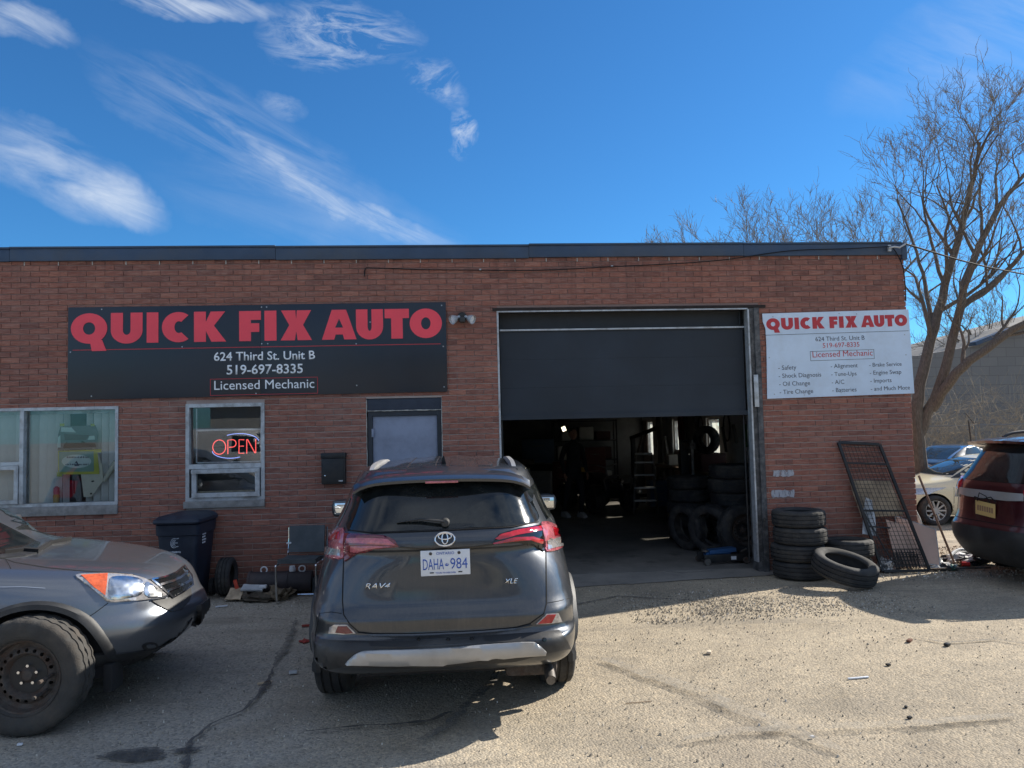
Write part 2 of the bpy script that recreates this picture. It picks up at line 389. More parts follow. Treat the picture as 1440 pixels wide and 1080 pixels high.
def glyph(ch, x0, w, h, s):
    """heavy geometric capital as list of [outer, holes...]; x0,w,h box; s stroke"""
    cx, cy = x0+w/2, h/2; x1 = x0+w
    if ch == 'O': return [[ell(cx, cy, w/2, h/2), ell(cx, cy, w/2-s, h/2-s*0.78)]]
    if ch == 'Q':
        return [[ell(cx, cy, w/2, h/2), ell(cx, cy, w/2-s, h/2-s*0.78)]], [[[(cx+w*.02, h*.10), (cx+w*.36, h*.12), (x1-w*.02, -h*.24), (x1-w*.42, -h*.24)]]]
    if ch == 'C':
        o = ell(cx+w*.08, cy, w*.58, h/2, 52, 308, 28); i = ell(cx+w*.10, cy, w*.58-s, h/2-s*.8, 300, 60, 22)
        return [[o+i]]
    if ch == 'U':
        r = h*.42
        o = [(x0, h), (x0, r)]+ell(cx, r, w/2, r+h*.015, 180, 360, 20)+[(x1, r), (x1, h), (x1-s, h), (x1-s, r)]+ell(cx, r, w/2-s, r-s*.72, 360, 180, 14)+[(x0+s, r), (x0+s, h)]
        return [[o]]
    if ch == 'I': return [[[(x0, 0), (x1, 0), (x1, h), (x0, h)]]]
    if ch == 'T': return [[[(cx-s/2, 0), (cx+s/2, 0), (cx+s/2, h-s*.82), (x1, h-s*.82), (x1, h), (x0, h), (x0, h-s*.82), (cx-s/2, h-s*.82)]]]
    if ch == 'F': return [[[(x0, 0), (x0+s, 0), (x0+s, h*.30), (x1-w*.08, h*.30), (x1-w*.08, h*.59), (x0+s, h*.59), (x0+s, h*.70), (x1, h*.70), (x1, h), (x0, h)]]]
    if ch == 'K': return [[[(x0, 0), (x0+s, 0), (x0+s, h*.36), (x1-s*1.25, 0), (x1, 0), (x0+w*.62, h*.53), (x1-w*.03, h), (x1-s*1.3, h), (x0+s, h*.66), (x0+s, h), (x0, h)]]]
    if ch == 'X':
        k = s*1.22
        return [[[(x0, 0), (x0+k, 0), (cx, h*.30), (x1-k, 0), (x1, 0), (cx+w*.22, h*.51), (x1-w*.02, h), (x1-k-w*.02, h), (cx, h*.71), (x0+k+w*.02, h), (x0+w*.02, h), (cx-w*.22, h*.51)]]]
    if ch == 'A':
        k = s*1.05
        return [[[(x0, 0), (x0+k, 0), (x0+k+w*.045, h*.17), (x1-k-w*.045, h*.17), (x1-k, 0), (x1, 0), (cx+s*.62, h), (cx-s*.62, h)], [(cx-w*.115, h*.40), (cx+w*.115, h*.40), (cx, h*.70)]]]
TITLE = [('Q', 55, 123), ('U', 190, 108), ('I', 312, 40), ('C', 364, 97), ('K', 474, 111), ('F', 630, 76), ('I', 718, 42), ('X', 774, 110), ('A', 919, 122), ('U', 1040, 96), ('T', 1142, 87), ('O', 1231, 116)]
def title(parent, m, x, z, y, width, h, depth=0.0025):
    k = width/1292.0
    for ch, a, w in TITLE:
        g = glyph(ch, x+(a-55)*k, w*k, h, 41*k)
        b = MB()
        if ch == 'Q':
            for p in g[0]: b.prism(p, depth)
            for p in g[1]: b.prism(p, depth+0.001)
        else:
            for p in g: b.prism(p, depth)
        for i, v in enumerate(b.v): b.v[i] = (v[0], v[1]+y, v[2]+z)
        b.build('lettering', m, parent, smooth=False, fix=False)
# ================================================================== GROUND
def ground_mat():
    m, t, b = nt('ground_asphalt'); p = tgeo(t)
    big = tnoise(t, p, 0.35, 6, 0.6); mid = tnoise(t, p, 1.7, 7, 0.65, 0.4); fine = tnoise(t, p, 60, 4, 0.7)
    vo = t.nodes.new('ShaderNodeTexVoronoi'); vo.inputs['Scale'].default_value = 62; t.links.new(p, vo.inputs['Vector'])
    vo2 = t.nodes.new('ShaderNodeTexVoronoi'); vo2.inputs['Scale'].default_value = 150; t.links.new(p, vo2.inputs['Vector'])
    base = ramp(t, mid, [(0.28, (0.21, 0.178, 0.135)), (0.5, (0.345, 0.295, 0.225)), (0.72, (0.44, 0.375, 0.28))])
    base = tmix(t, 0.5, base, ramp(t, big, [(0.35, (0.26, 0.225, 0.172)), (0.65, (0.44, 0.378, 0.282))]))
    # aggregate: each stone has its own tone
    st = ramp(t, vo.outputs['Color'], [(0.0, (0.10, 0.10, 0.10)), (0.45, (0.5, 0.5, 0.5)), (0.8, (0.62, 0.58, 0.52)), (1.0, (0.95, 0.9, 0.82))])
    base = tmix(t, 0.5, base, st, 'OVERLAY')
    st2 = ramp(t, vo2.outputs['Color'], [(0.0, (0.15, 0.15, 0.15)), (0.5, (0.5, 0.5, 0.5)), (1.0, (0.85, 0.83, 0.8))])
    base = tmix(t, 0.45, base, st2, 'OVERLAY')
    # bare older asphalt close to the left bays, less dust on it
    sx = t.nodes.new('ShaderNodeSeparateXYZ'); t.links.new(p, sx.inputs[0])
    lx = tmath(t, 'ADD', tmath(t, 'MULTIPLY', sx.outputs[0], -0.55), tmath(t, 'MULTIPLY', tmath(t, 'SUBTRACT', mid, 0.5), 2.2))
    lx = tmath(t, 'ADD', lx, 0.15, True)
    base = tmix(t, tmath(t, 'MULTIPLY', lx, 0.55), base, tmix(t, 0.6, (0.33, 0.318, 0.295), st, 'OVERLAY'))
    # tyre polished bands and dark oil spots
    w = tnoise(t, tgeo(t, (0.25, 1.3, 1)), 1.3, 5, 0.6, 1.2)
    base = tmix(t, tmath(t, 'MULTIPLY', tmath(t, 'SUBTRACT', w, 0.53, True), 3.6, True), base, (0.20, 0.175, 0.14))
    w3 = tnoise(t, p, 0.75, 8, 0.75, 0.8)
    base = tmix(t, tmath(t, 'MULTIPLY', tmath(t, 'SUBTRACT', w3, 0.52, True), 4.0, True), base, (0.225, 0.19, 0.148))
    oil = tnoise(t, p, 3.4, 3, 0.5, 0.6)
    base = tmix(t, tmath(t, 'MULTIPLY', tmath(t, 'SUBTRACT', oil, 0.69, True), 7, True), base, (0.06, 0.057, 0.052))
    t.links.new(base, b.inputs['Base Color']); b.inputs['Roughness'].default_value = 0.93; b.inputs['Specular IOR Level'].default_value = 0.25
    n1 = tbump(t, mid, 0.35, 0.05, b)
    n2 = tbump(t, tmath(t, 'SUBTRACT', 1.0, vo.outputs['Distance']), 0.85, 0.006, b, n1)
    tbump(t, fine, 0.5, 0.004, b, n2)
    return m
M['ground'] = ground_mat()
def gh(x, y):
    """gentle unevenness of the lot, never above zero"""
    a = math.sin(x*1.3+0.7*y)*math.sin(y*1.1-0.4*x+1.0)+0.5*math.sin(x*3.1+1.3)*math.sin(y*2.7+0.5)
    return -0.006*(1+a/1.5)
def sst(a): a = max(0.0, min(1.0, a)); return a*a*(3-2*a)
def drop(x, y): return -0.44*sst((y-9.9)/4.2)*sst((x-5.75)/1.0)
def ground():
    xs = [-300, -120, -60, -30, -18, -12]+[-9+0.15*i for i in range(121)]+[12, 18, 30, 60, 120, 300]
    ys = [-300, -120, -60, -30, -12, -4, 0]+[2+0.15*i for i in range(60)]+[11.3, 11.8, 12.4, 13, 13.6, 14.2, 16, 18, 22, 30, 45, 70, 120, 300]
    v = [(x, y, (gh(x, y) if (-9 <= x <= 9 and 2 <= y <= 10.9) else -0.006)+drop(x, y)) for y in ys for x in xs]
    n = len(xs); f = [(j*n+i, j*n+i+1, (j+1)*n+i+1, (j+1)*n+i) for j in range(len(ys)-1) for i in range(n-1)]
    me = bpy.data.meshes.new('ground'); me.from_pydata(v, [], f); me.update()
    for p in me.polygons: p.use_smooth = True
    tag(link('ground', me, M['ground']), kind='structure')
ground()
m, t, b = nt('garage_concrete'); p = tgeo(t)
c = ramp(t, tnoise(t, p, 1.2, 8, 0.7), [(0.3, (0.12, 0.115, 0.105)), (0.7, (0.27, 0.25, 0.225))])
c = tmix(t, tmath(t, 'MULTIPLY', tmath(t, 'SUBTRACT', tnoise(t, p, 2.6, 4), 0.58, True), 6, True), c, (0.06, 0.056, 0.052))
t.links.new(c, b.inputs['Base Color']); b.inputs['Roughness'].default_value = 0.7; tbump(t, tnoise(t, p, 40, 4), 0.3, 0.005, b); M['garage_concrete'] = m
tag(MB().box(-8.8, 5.5, 9.42, 22.2, -0.12, 0.006).build('garage_floor', M['garage_concrete'], smooth=False), kind='structure')
# worn concrete apron at the bay, broken front edge
def ragged(pts, amp, step, seed):
    rnd = random.Random(seed); out = []
    for i in range(len(pts)):
        a, b2 = Vector(pts[i]), Vector(pts[(i+1) % len(pts)]); n = max(1, int((b2-a).length/step))
        for k in range(n):
            p = a.lerp(b2, k/n); out.append((p.x+rnd.uniform(-amp, amp), p.y+rnd.uniform(-amp, amp)))
    return out
def sheet(name, pts, z, m, kind='structure', thick=0.0):
    tri = geometry.tessellate_polygon([[Vector((x, y, 0)) for x, y in pts]])
    fs = []
    for q in tri:
        a, b2, c = [Vector(pts[i]) for i in q]
        fs.append(q if (b2-a).cross(c-a) > 0 else q[::-1])
    b2 = MB(); b2.add([(x, y, z) for x, y in pts], fs)
    return tag(b2.build(name, m, smooth=False, fix=False), kind=kind)
M['apron'] = mat('apron', (0.26, 0.24, 0.21), 0.9, var=0.3, vscale=1.5, bump=0.5, bscale=50, dirt=(0.14, 0.13, 0.12), damt=0.6)
sheet('concrete_apron', ragged([(0.4, 9.45), (0.5, 8.62), (3.85, 8.98), (3.8, 9.45)], 0.02, 0.12, 3), 0.002, M['apron'])
# damp stains: gloss and darker, own shapes
m, t, b = nt('wet_stain'); b.inputs['Roughness'].default_value = 0.55
p = tgeo(t); c = ramp(t, tnoise(t, p, 40, 4, 0.7), [(0.3, (0.045, 0.043, 0.04)), (0.7, (0.10, 0.096, 0.09))]); t.links.new(c, b.inputs['Base Color']); tbump(t, tnoise(t, p, 90, 3), 0.6, 0.004, b)
M['wet'] = m
def see_through(m, lo, hi, sc):
    t = m.node_tree; b = t.nodes['Principled BSDF']; tr = t.nodes.new('ShaderNodeBsdfTransparent'); mx = t.nodes.new('ShaderNodeMixShader')
    t.links.new(ramp(t, tnoise(t, tgeo(t), sc, 7, .75), [(.36, (lo, lo, lo)), (.6, (hi, hi, hi))]), mx.inputs[0]); t.links.new(tr.outputs[0], mx.inputs[1]); t.links.new(b.outputs[0], mx.inputs[2]); t.links.new(mx.outputs[0], t.nodes['Material Output'].inputs[0])
see_through(m, .35, .95, 22)
m, t, b = nt('old_oil'); p = tgeo(t); b.inputs['Roughness'].default_value = 0.9
c = ramp(t, tnoise(t, p, 45, 4, 0.7), [(0.3, (0.08, 0.075, 0.066)), (0.7, (0.19, 0.175, 0.152))]); t.links.new(c, b.inputs['Base Color']); tbump(t, tnoise(t, p, 80, 3), 0.6, 0.005, b)
M['oil'] = m; see_through(m, .05, .8, 16)
def gpt(px, py): g = on_ground(px, py); return (g.x, g.y)
def blob(cx, cy, rx, ry, seed, n=46):
    rnd = random.Random(seed); ph = [rnd.uniform(0, 6.28) for _ in range(5)]
    out = []
    for i in range(n):
        a = 2*math.pi*i/n; r = 1+0.16*math.sin(2*a+ph[0])+0.12*math.sin(3*a+ph[1])+0.07*math.sin(7*a+ph[2])+0.05*math.sin(13*a+ph[3])
        out.append((cx+rx*r*math.cos(a), cy+ry*r*math.sin(a)))
    return out
def ribbon(pts, w, seed, jit=0.35):
    rnd = random.Random(seed); P = []
    for i in range(len(pts)-1):
        a, b2 = Vector(pts[i]), Vector(pts[i+1]); n = max(2, int((b2-a).length/0.05))
        for k in range(n): P.append((a.lerp(b2, k/n), (w[i]+(w[i+1]-w[i])*k/n) if isinstance(w, (list, tuple)) else w))
    P.append((Vector(pts[-1]), 0.004)); L = []; Rr = []; off = 0
    for i, (p, ww) in enumerate(P):
        d = (P[min(i+1, len(P)-1)][0]-P[max(i-1, 0)][0]).normalized(); nrm = Vector((-d.y, d.x)); off = off*0.8+rnd.uniform(-1, 1)*0.006
        L.append(p+nrm*(off+ww/2*rnd.uniform(1-jit, 1+jit))); Rr.append(p+nrm*(off-ww/2*rnd.uniform(1-jit, 1+jit)))
    return [(q.x, q.y) for q in L]+[(q.x, q.y) for q in reversed(Rr)]
c0 = gpt(190, 1062); sheet('wet_stain', blob(c0[0], c0[1], 0.20, 0.085, 5), 0.005, M['wet'])
c0 = gpt(262, 1056); sheet('wet_stain', blob(c0[0], c0[1], 0.10, 0.03, 6), 0.009, M['wet'])
sheet('wet_trickle', ribbon([gpt(258, 1085), gpt(268, 1045), gpt(300, 1020), gpt(345, 1000), gpt(375, 965), gpt(385, 940)], [0.05, 0.03, 0.018, 0.025, 0.04, 0.02], 4, .7), 0.012, M['wet'])
sheet('wet_trickle', ribbon([gpt(385, 938), gpt(398, 918), gpt(410, 893), gpt(418, 870)], [0.03, 0.08, 0.07, 0.02], 9, .6), 0.015, M['oil'])
sheet('wet_trickle', ribbon([gpt(430, 1032), gpt(500, 1024), gpt(560, 1021), gpt(600, 1018), gpt(640, 1003)], [0.01, 0.018, 0.018, 0.04, 0.03], 11, .6), 0.018, M['wet'])
sheet('wet_trickle', ribbon([gpt(590, 1045), gpt(632, 1022), gpt(648, 1000), gpt(690, 965), gpt(700, 940)], [0.05, 0.08, 0.07, 0.07, 0.03], 12), 0.021, M['oil'])
for k, (pp, w, sd_) in enumerate([([(808, 850), (870, 838), (940, 842), (1000, 846), (1050, 838)], [0.05, 0.04, 0.02, 0.03, 0.02], 21),
        ([(800, 800), (850, 802), (905, 800), (960, 806), (1010, 803)], [0.02, 0.03, 0.03, 0.02, 0.01], 22),
        ([(1095, 876), (1150, 877), (1190, 874), (1215, 870)], [0.008, 0.014, 0.012, 0.006], 23),
        ([(930, 848), (1010, 852), (1060, 846), (1100, 850)], [0.01, 0.02, 0.02, 0.01], 25),
        ([(300, 872), (350, 868), (420, 874)], [0.01, 0.015, 0.01], 27),
        ([(1260, 892), (1330, 905), (1400, 900), (1450, 908)], [0.01, 0.03, 0.03, 0.02], 28)]):
    sheet('pavement_crack', ribbon([gpt(*q) for q in pp], w, sd_), 0.003+0.0015*k, M['oil'])
# faint tyre tracks on the dust
m, t, b = nt('tyre_track'); p = tgeo(t); b.inputs['Roughness'].default_value = 0.92
vo = t.nodes.new('ShaderNodeTexVoronoi'); vo.inputs['Scale'].default_value = 62; t.links.new(p, vo.inputs['Vector'])
c = tmix(t, 0.6, (0.27, 0.245, 0.205), ramp(t, vo.outputs['Color'], [(0, (0.15, 0.15, 0.15)), (0.5, (0.5, 0.5, 0.5)), (1, (0.9, 0.88, 0.84))]), 'OVERLAY')
tr = t.nodes.new('ShaderNodeBsdfTransparent'); mx = t.nodes.new('ShaderNodeMixShader')
f = tmath(t, 'MULTIPLY', tmath(t, 'SUBTRACT', tnoise(t, p, 5, 6, 0.7), 0.36, True), 3.0, True)
t.links.new(tmath(t, 'MULTIPLY', f, 0.75), mx.inputs[0]); t.links.new(tr.outputs[0], mx.inputs[1]); t.links.new(b.outputs[0], mx.inputs[2]); t.links.new(mx.outputs[0], t.nodes['Material Output'].inputs[0])
t.links.new(c, b.inputs['Base Color']); M['track'] = m
sheet('tyre_track', ribbon([gpt(850, 930), gpt(920, 955), gpt(990, 980), gpt(1060, 1010), gpt(1130, 1040), gpt(1190, 1060)], [0.08, 0.14, 0.14, 0.14, 0.13, 0.05], 31, 0.15), 0.024, M['track'])
sheet('tyre_track', ribbon([gpt(960, 1045), gpt(1040, 1032), gpt(1160, 1028), gpt(1300, 1022), gpt(1430, 1010)], [0.03, 0.08, 0.09, 0.08, 0.06], 32, 0.2), 0.027, M['track'])
# loose gravel and grit: uncountable, one object
def gravel(name, zones, m, seed):
    rnd = random.Random(seed); V = []; Fc = []
    for (x0, x1, y0, y1, n, s0, s1) in zones:
        for _ in range(n):
            x, y = rnd.uniform(x0, x1), rnd.uniform(y0, y1)
            if y > 9.3 and x < 5.75: continue
            s = s0+(s1-s0)*rnd.random()**2.5; b = len(V); zz = s*rnd.uniform(0.35, 0.7); a = rnd.uniform(0, 6.28)
            for k in range(4):
                aa = a+k*math.pi/2+rnd.uniform(-.35, .35); r = s*rnd.uniform(.7, 1.1); V.append((x+r*math.cos(aa), y+r*math.sin(aa), -0.012))
            for k in range(3):
                aa = a+0.5+k*2.09+rnd.uniform(-.3, .3); r = s*rnd.uniform(.35, .65); V.append((x+r*math.cos(aa), y+r*math.sin(aa), zz*rnd.uniform(.7, 1.1)))
            Fc += [(b+4, b+5, b+6), (b, b+1, b+4), (b+1, b+5, b+4), (b+1, b+2, b+5), (b+2, b+6, b+5), (b+2, b+3, b+6), (b+3, b+4, b+6), (b+3, b, b+4)]
    me = bpy.data.meshes.new(name); me.from_pydata(V, [], Fc); me.update(); tag(link(name, me, m), kind='stuff')
m, t, b = nt('stones'); g = t.nodes.new('ShaderNodeNewGeometry'); b.inputs['Roughness'].default_value = 0.9
t.links.new(ramp(t, g.outputs['Random Per Island'], [(0, (0.13, 0.118, 0.10)), (0.4, (0.28, 0.245, 0.195)), (0.75, (0.38, 0.33, 0.255)), (1, (0.62, 0.58, 0.52))]), b.inputs['Base Color']); M['stones'] = m
gravel('loose_gravel', [(1.6, 4.6, 7.0, 8.3, 3200, .003, .012), (2.3, 4.2, 7.2, 7.9, 1500, .003, .015), (-4, 8, 2.6, 9.1, 9000, .002, .008), (-3.4, -1.0, 8.2, 9.1, 700, .003, .013),
                        (4.6, 7.5, 8.4, 10.5, 2500, .003, .02), (-2, 7, 3, 8.8, 260, .006, .017)], M['stones'], 5)

# ================================================================== BUILDING
def brick_mat():
    m, t, b = nt('red_brick'); p = tgeo(t)
    g = t.nodes.new('ShaderNodeNewGeometry'); oi = t.nodes.new('ShaderNodeObjectInfo')
    r = tmath(t, 'FRACT', tmath(t, 'ADD', tmath(t, 'MULTIPLY', g.outputs['Random Per Island'], 7.31), tmath(t, 'MULTIPLY', oi.outputs['Random'], 3.17)))
    c = ramp(t, r, [(0.0, (0.19, 0.078, 0.058)), (0.2, (0.30, 0.115, 0.078)), (0.5, (0.36, 0.132, 0.085)), (0.8, (0.29, 0.122, 0.088)), (1.0, (0.42, 0.165, 0.105))])
    n = tnoise(t, p, 0.9, 6, 0.65); c = tmix(t, tmath(t, 'MULTIPLY', n, 0.55), c, (0.26, 0.145, 0.125))
    rg = tnoise(t, tgeo(t, (6, 1, 75)), 1.5, 5, 0.72)
    c = tmix(t, tmath(t, 'MULTIPLY', tmath(t, 'SUBTRACT', rg, 0.5, True), 2.6, True), c, (0.50, 0.345, 0.29))
    c = tmix(t, tmath(t, 'MULTIPLY', tmath(t, 'SUBTRACT', 0.47, rg, True), 5.0, True), c, (0.12, 0.052, 0.045))
    sp = tnoise(t, p, 55, 3, 0.7); c = tmix(t, tmath(t, 'MULTIPLY', tmath(t, 'SUBTRACT', sp, 0.62, True), 4, True), c, (0.12, 0.07, 0.06))
    # grime low on the wall: splash zone; rain runs under the coping; smeared repointing
    sx = t.nodes.new('ShaderNodeSeparateXYZ'); t.links.new(p, sx.inputs[0])
    run = tmath(t, 'MULTIPLY', tmath(t, 'SUBTRACT', tnoise(t, tgeo(t, (5, 1, .35)), 1.6, 6, .7), .50, True), 5.0, True)
    hi_ = tmath(t, 'MULTIPLY', tmath(t, 'SUBTRACT', sx.outputs[2], 3.15), 1.3, True)
    c = tmix(t, tmath(t, 'MULTIPLY', tmath(t, 'MULTIPLY', run, hi_), .65), c, (.10, .055, .05))
    sm = tmath(t, 'MULTIPLY', tmath(t, 'SUBTRACT', tnoise(t, tgeo(t, (1, 1, 2.2)), 1.1, 7, .72), .56, True), 5.0, True)
    c = tmix(t, tmath(t, 'MULTIPLY', sm, .42), c, (.40, .27, .22))
    dk = tmath(t, 'MULTIPLY', tmath(t, 'SUBTRACT', tnoise(t, tgeo(t, (.8, 1, 1.6)), 1.4, 6, .7), .57, True), 6.0, True)
    c = tmix(t, tmath(t, 'MULTIPLY', dk, .5), c, (.15, .062, .05))
    gr_ = tmath(t, 'MULTIPLY', tmath(t, 'SUBTRACT', tmath(t, 'ADD', 0.55, tmath(t, 'MULTIPLY', n, 0.5)), sx.outputs[2], True), 1.0, True)
    c = tmix(t, gr_, c, (0.14, 0.075, 0.062))
    t.links.new(c, b.inputs['Base Color']); b.inputs['Roughness'].default_value = 0.92; b.inputs['Specular IOR Level'].default_value = 0.2
    n1 = tbump(t, rg, 0.9, 0.006, b); tbump(t, sp, 0.5, 0.003, b, n1); return m
def mortar_mat():
    m, t, b = nt('mortar'); p = tgeo(t)
    n = tnoise(t, p, 0.55, 5, 0.6); f = tnoise(t, p, 70, 3)
    sx = t.nodes.new('ShaderNodeSeparateXYZ'); t.links.new(p, sx.inputs[0])
    up = tmath(t, 'ADD', tmath(t, 'MULTIPLY', tmath(t, 'SUBTRACT', sx.outputs[2], 2.1), 1.6), tmath(t, 'MULTIPLY', tmath(t, 'SUBTRACT', n, 0.5), 5), True)
    c = tmix(t, up, (0.50, 0.42, 0.38), (0.27, 0.18, 0.155))
    c = tmix(t, tmath(t, 'MULTIPLY', f, 0.6), c, (0.22, 0.16, 0.14))
    t.links.new(c, b.inputs['Base Color']); b.inputs['Roughness'].default_value = 0.95; tbump(t, f, 0.6, 0.004, b); return m
M['brick'] = brick_mat(); M['mortar'] = mortar_mat()
M['fascia'] = mat('fascia', (0.045, 0.074, 0.125), 0.5, 0.25, var=0.18, vscale=2.0, dirt=(0.11, 0.115, 0.12), damt=0.35, dscale=1.2)
M['alum'] = mat('alum', (0.50, 0.52, 0.54), 0.45, 0.35, var=0.12, dirt=(0.22, 0.2, 0.18), damt=0.5, dscale=8)
M['conc_sill'] = mat('conc_sill', (0.26, 0.25, 0.24), 0.9, var=0.3, vscale=14, bump=0.5, bscale=70)
M['caulk'] = mat('caulk', (0.5, 0.48, 0.44), 0.8, var=0.35, vscale=30, bump=0.6, bscale=40)
M['door_slab'] = mat('door_slab', (0.25, 0.28, 0.37), 0.55, var=0.06, vscale=2, dirt=(0.13, 0.13, 0.15), damt=0.3)
M['door_frame'] = mat('door_frame', (0.018, 0.024, 0.034), 0.5, var=0.3)
M['bay_door'] = mat('bay_door', (0.020, 0.028, 0.040), 0.6, 0.1, var=0.3, vscale=1.1, dirt=(0.042, 0.048, 0.056), damt=0.5, dscale=1.6)
M['bay_door_dark'] = mat('bay_door_dark', (0.022, 0.026, 0.032), 0.6, var=0.2)
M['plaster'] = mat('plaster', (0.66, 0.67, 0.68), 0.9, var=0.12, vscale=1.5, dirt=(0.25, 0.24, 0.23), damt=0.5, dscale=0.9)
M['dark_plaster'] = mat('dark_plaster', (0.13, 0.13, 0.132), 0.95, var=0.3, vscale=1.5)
M['roofing'] = mat('roofing', (0.06, 0.06, 0.06), 0.95, var=0.2)
M['glass'] = glass('window_glass', (0.96, 0.985, 0.985))
BX0, BX1, BZ = -9.0, 5.70, 3.909
BIG = (-6.62, -3.968, 0.96, 2.195); OPW = (-3.20, -2.292, 0.985, 2.20); DOOR = (-1.102, -0.195, -0.1, 2.222); BAY = (0.494, 3.775, -0.1, 3.30)
HOLES = [BIG, OPW, DOOR, BAY]
bld = thing('brick_garage_building', 'long low red brick garage building with dark metal roof fascia and an open bay door', 'building', (0, 0, 0))
def holed(b, a0, a1, z0, z1, y0, y1, holes, axis='x'):
    xs = sorted({a0, a1}|{min(max(h[i], a0), a1) for h in holes for i in (0, 1)}); zs = sorted({z0, z1}|{min(max(h[i], z0), z1) for h in holes for i in (2, 3)})
    for i in range(len(xs)-1):
        zr = None
        for j in range(len(zs)-1):
            cx, cz = (xs[i]+xs[i+1])/2, (zs[j]+zs[j+1])/2
            solid = not any(h[0] < cx < h[1] and h[2] < cz < h[3] for h in holes)
            if solid:
                if zr is None: zr = [zs[j], zs[j+1]]
                else: zr[1] = zs[j+1]
            if (not solid or j == len(zs)-2) and zr:
                if axis == 'x': b.box(xs[i], xs[i+1], y0, y1, zr[0], zr[1])
                else: b.box(y0, y1, xs[i], xs[i+1], zr[0], zr[1])
                zr = None
    return b
wall = holed(MB(), BX0+.012, BX1-.012, -0.1, 3.93, WY+0.009, WY+0.25, HOLES).build('wall', M['mortar'], bld, smooth=False)
# bricks, one by one
CH, BL = 0.0677, 0.2117
rnd = random.Random(11)
all_b = []
for r in range(59):
    z0 = -0.055+r*CH; z1 = z0+CH-0.0095
    if z1 > 3.93: break
    x = BX0-(BL/2 if r % 2 else 0)
    while x < BX1:
        a, c = max(x, BX0), min(x+BL-0.0055, BX1)
        segs = [(a, c)]
        for h in HOLES:
            zo = min(z1, h[3])-max(z0, h[2])
            if zo > 0.02:
                ns = []
                for s0, s1 in segs:
                    if s1 <= h[0] or s0 >= h[1]: ns.append((s0, s1)); continue
                    if h[0]-s0 > 0.012: ns.append((s0, h[0]))
                    if s1-h[1] > 0.012: ns.append((h[1], s1))
                segs = ns
        for s0, s1 in segs:
            if s1-s0 > 0.012: all_b.append((s0, s1, z0, z1))
        x += BL
def hidden(cx, cz):
    if -4.56 < cx < -0.1 and 2.27 < cz < 3.38: return True
    if 3.8 < cx and 2.1 < cz < 3.2: return True
    if cx < -5.33 or cz < 0.9 and cx < -3.3: return True
    if -2.9 < cx-0 < -2.85: return False
    if -3.45 < cx < -2.75 and cz < 0.98: return True
    if -1.4 < cx < 0.45 and cz < 1.65: return True
    if -1.62 < cx < -1.34 and 1.22 < cz < 1.6: return True
    return False
def score(bk):
    cx, cz = (bk[0]+bk[1])/2, (bk[2]+bk[3])/2
    if hidden(cx, cz) or bk[1]-bk[0] < 0.19: return -1
    d = Vector((cx, WY, cz-CAMH)); return ((d @ _F)**-1)*(d.length/(d @ _F))
order = sorted(range(len(all_b)), key=lambda i: -score(all_b[i])); near = set(order[:300])
def brick_box(a, c, z0, z1, y, j):
    e = 0.003
    v = [(a+e+j[0], y, z0+e+j[1]), (c-e+j[2], y, z0+e+j[3]), (c-e+j[4], y, z1-e+j[5]), (a+e+j[6], y, z1-e+j[7]),
         (a, y+0.004, z0), (c, y+0.004, z0), (c, y+0.004, z1), (a, y+0.004, z1), (a, y+0.06, z0), (c, y+0.06, z0), (c, y+0.06, z1), (a, y+0.06, z1)]
    f = [(0, 1, 2, 3), (4, 5, 1, 0), (5, 6, 2, 1), (6, 7, 3, 2), (7, 4, 0, 3), (8, 9, 5, 4), (9, 10, 6, 5), (10, 11, 7, 6), (11, 8, 4, 7)]
    return v, f
variants = []
for k in range(8):
    j = [rnd.uniform(-.0022, .0022) for _ in range(8)]; v, f = brick_box(0, BL-0.0055, 0, CH-0.0095, 0, j)
    me = bpy.data.meshes.new('brick'); me.from_pydata(v, [], f); me.update(); me.materials.append(M['brick']); variants.append(me)
stuff = MB(); BRK = []
for i, (a, c, z0, z1) in enumerate(all_b):
    y = WY+rnd.uniform(-0.0025, 0.0025)
    if i in near and c-a > 0.2:
        BRK.append((a, y, z0))
    else: stuff.add(*brick_box(a, c, z0, z1, y, [rnd.uniform(-.0022, .0022) for _ in range(8)]))
for (a, y, z0) in BRK:
    o = bpy.data.objects.new('brick', rnd.choice(variants)); COL.objects.link(o); o.parent = wall; o.location = (a, y, z0)
tag(stuff.build('brick_courses', M['brick'], wall, smooth=False, fix=False), kind='stuff')
# right flank: header ends of the courses, small steps at the corner, windows
flank = MB()
WINS = [(12.95, 13.75, 1.15, 1.95), (15.55, 16.35, 1.15, 1.95), (18.2, 19.0, 1.15, 1.95), (21.0, 21.75, 0.95, 1.95)]
holed(flank, WY+0.24, 22.4, -0.1, 3.9, 5.45, BX1-0.014, WINS, 'y')
flank_o = flank.build('flank_wall', M['mortar'], bld, smooth=False)
fb = MB(); 
for r in range(59):
    z0 = -0.055+r*CH; z1 = z0+CH-0.0095
    if z1 > 3.93: break
    y = WY+0.06+(0 if r % 2 else 0.1)
    while y < 22.3:
        y1 = y+BL-0.0095
        if not any(h[0]-.02 < (y+y1)/2 < h[1]+.02 and h[2] < (z0+z1)/2 < h[3] for h in WINS):
            xx = BX1+rnd.uniform(-.003, .003); fb.box(xx-0.05, xx, y, y1, z0, z1)
        y += BL
tag(fb.build('brick_courses', M['brick'], flank_o, smooth=False, fix=False), kind='stuff')
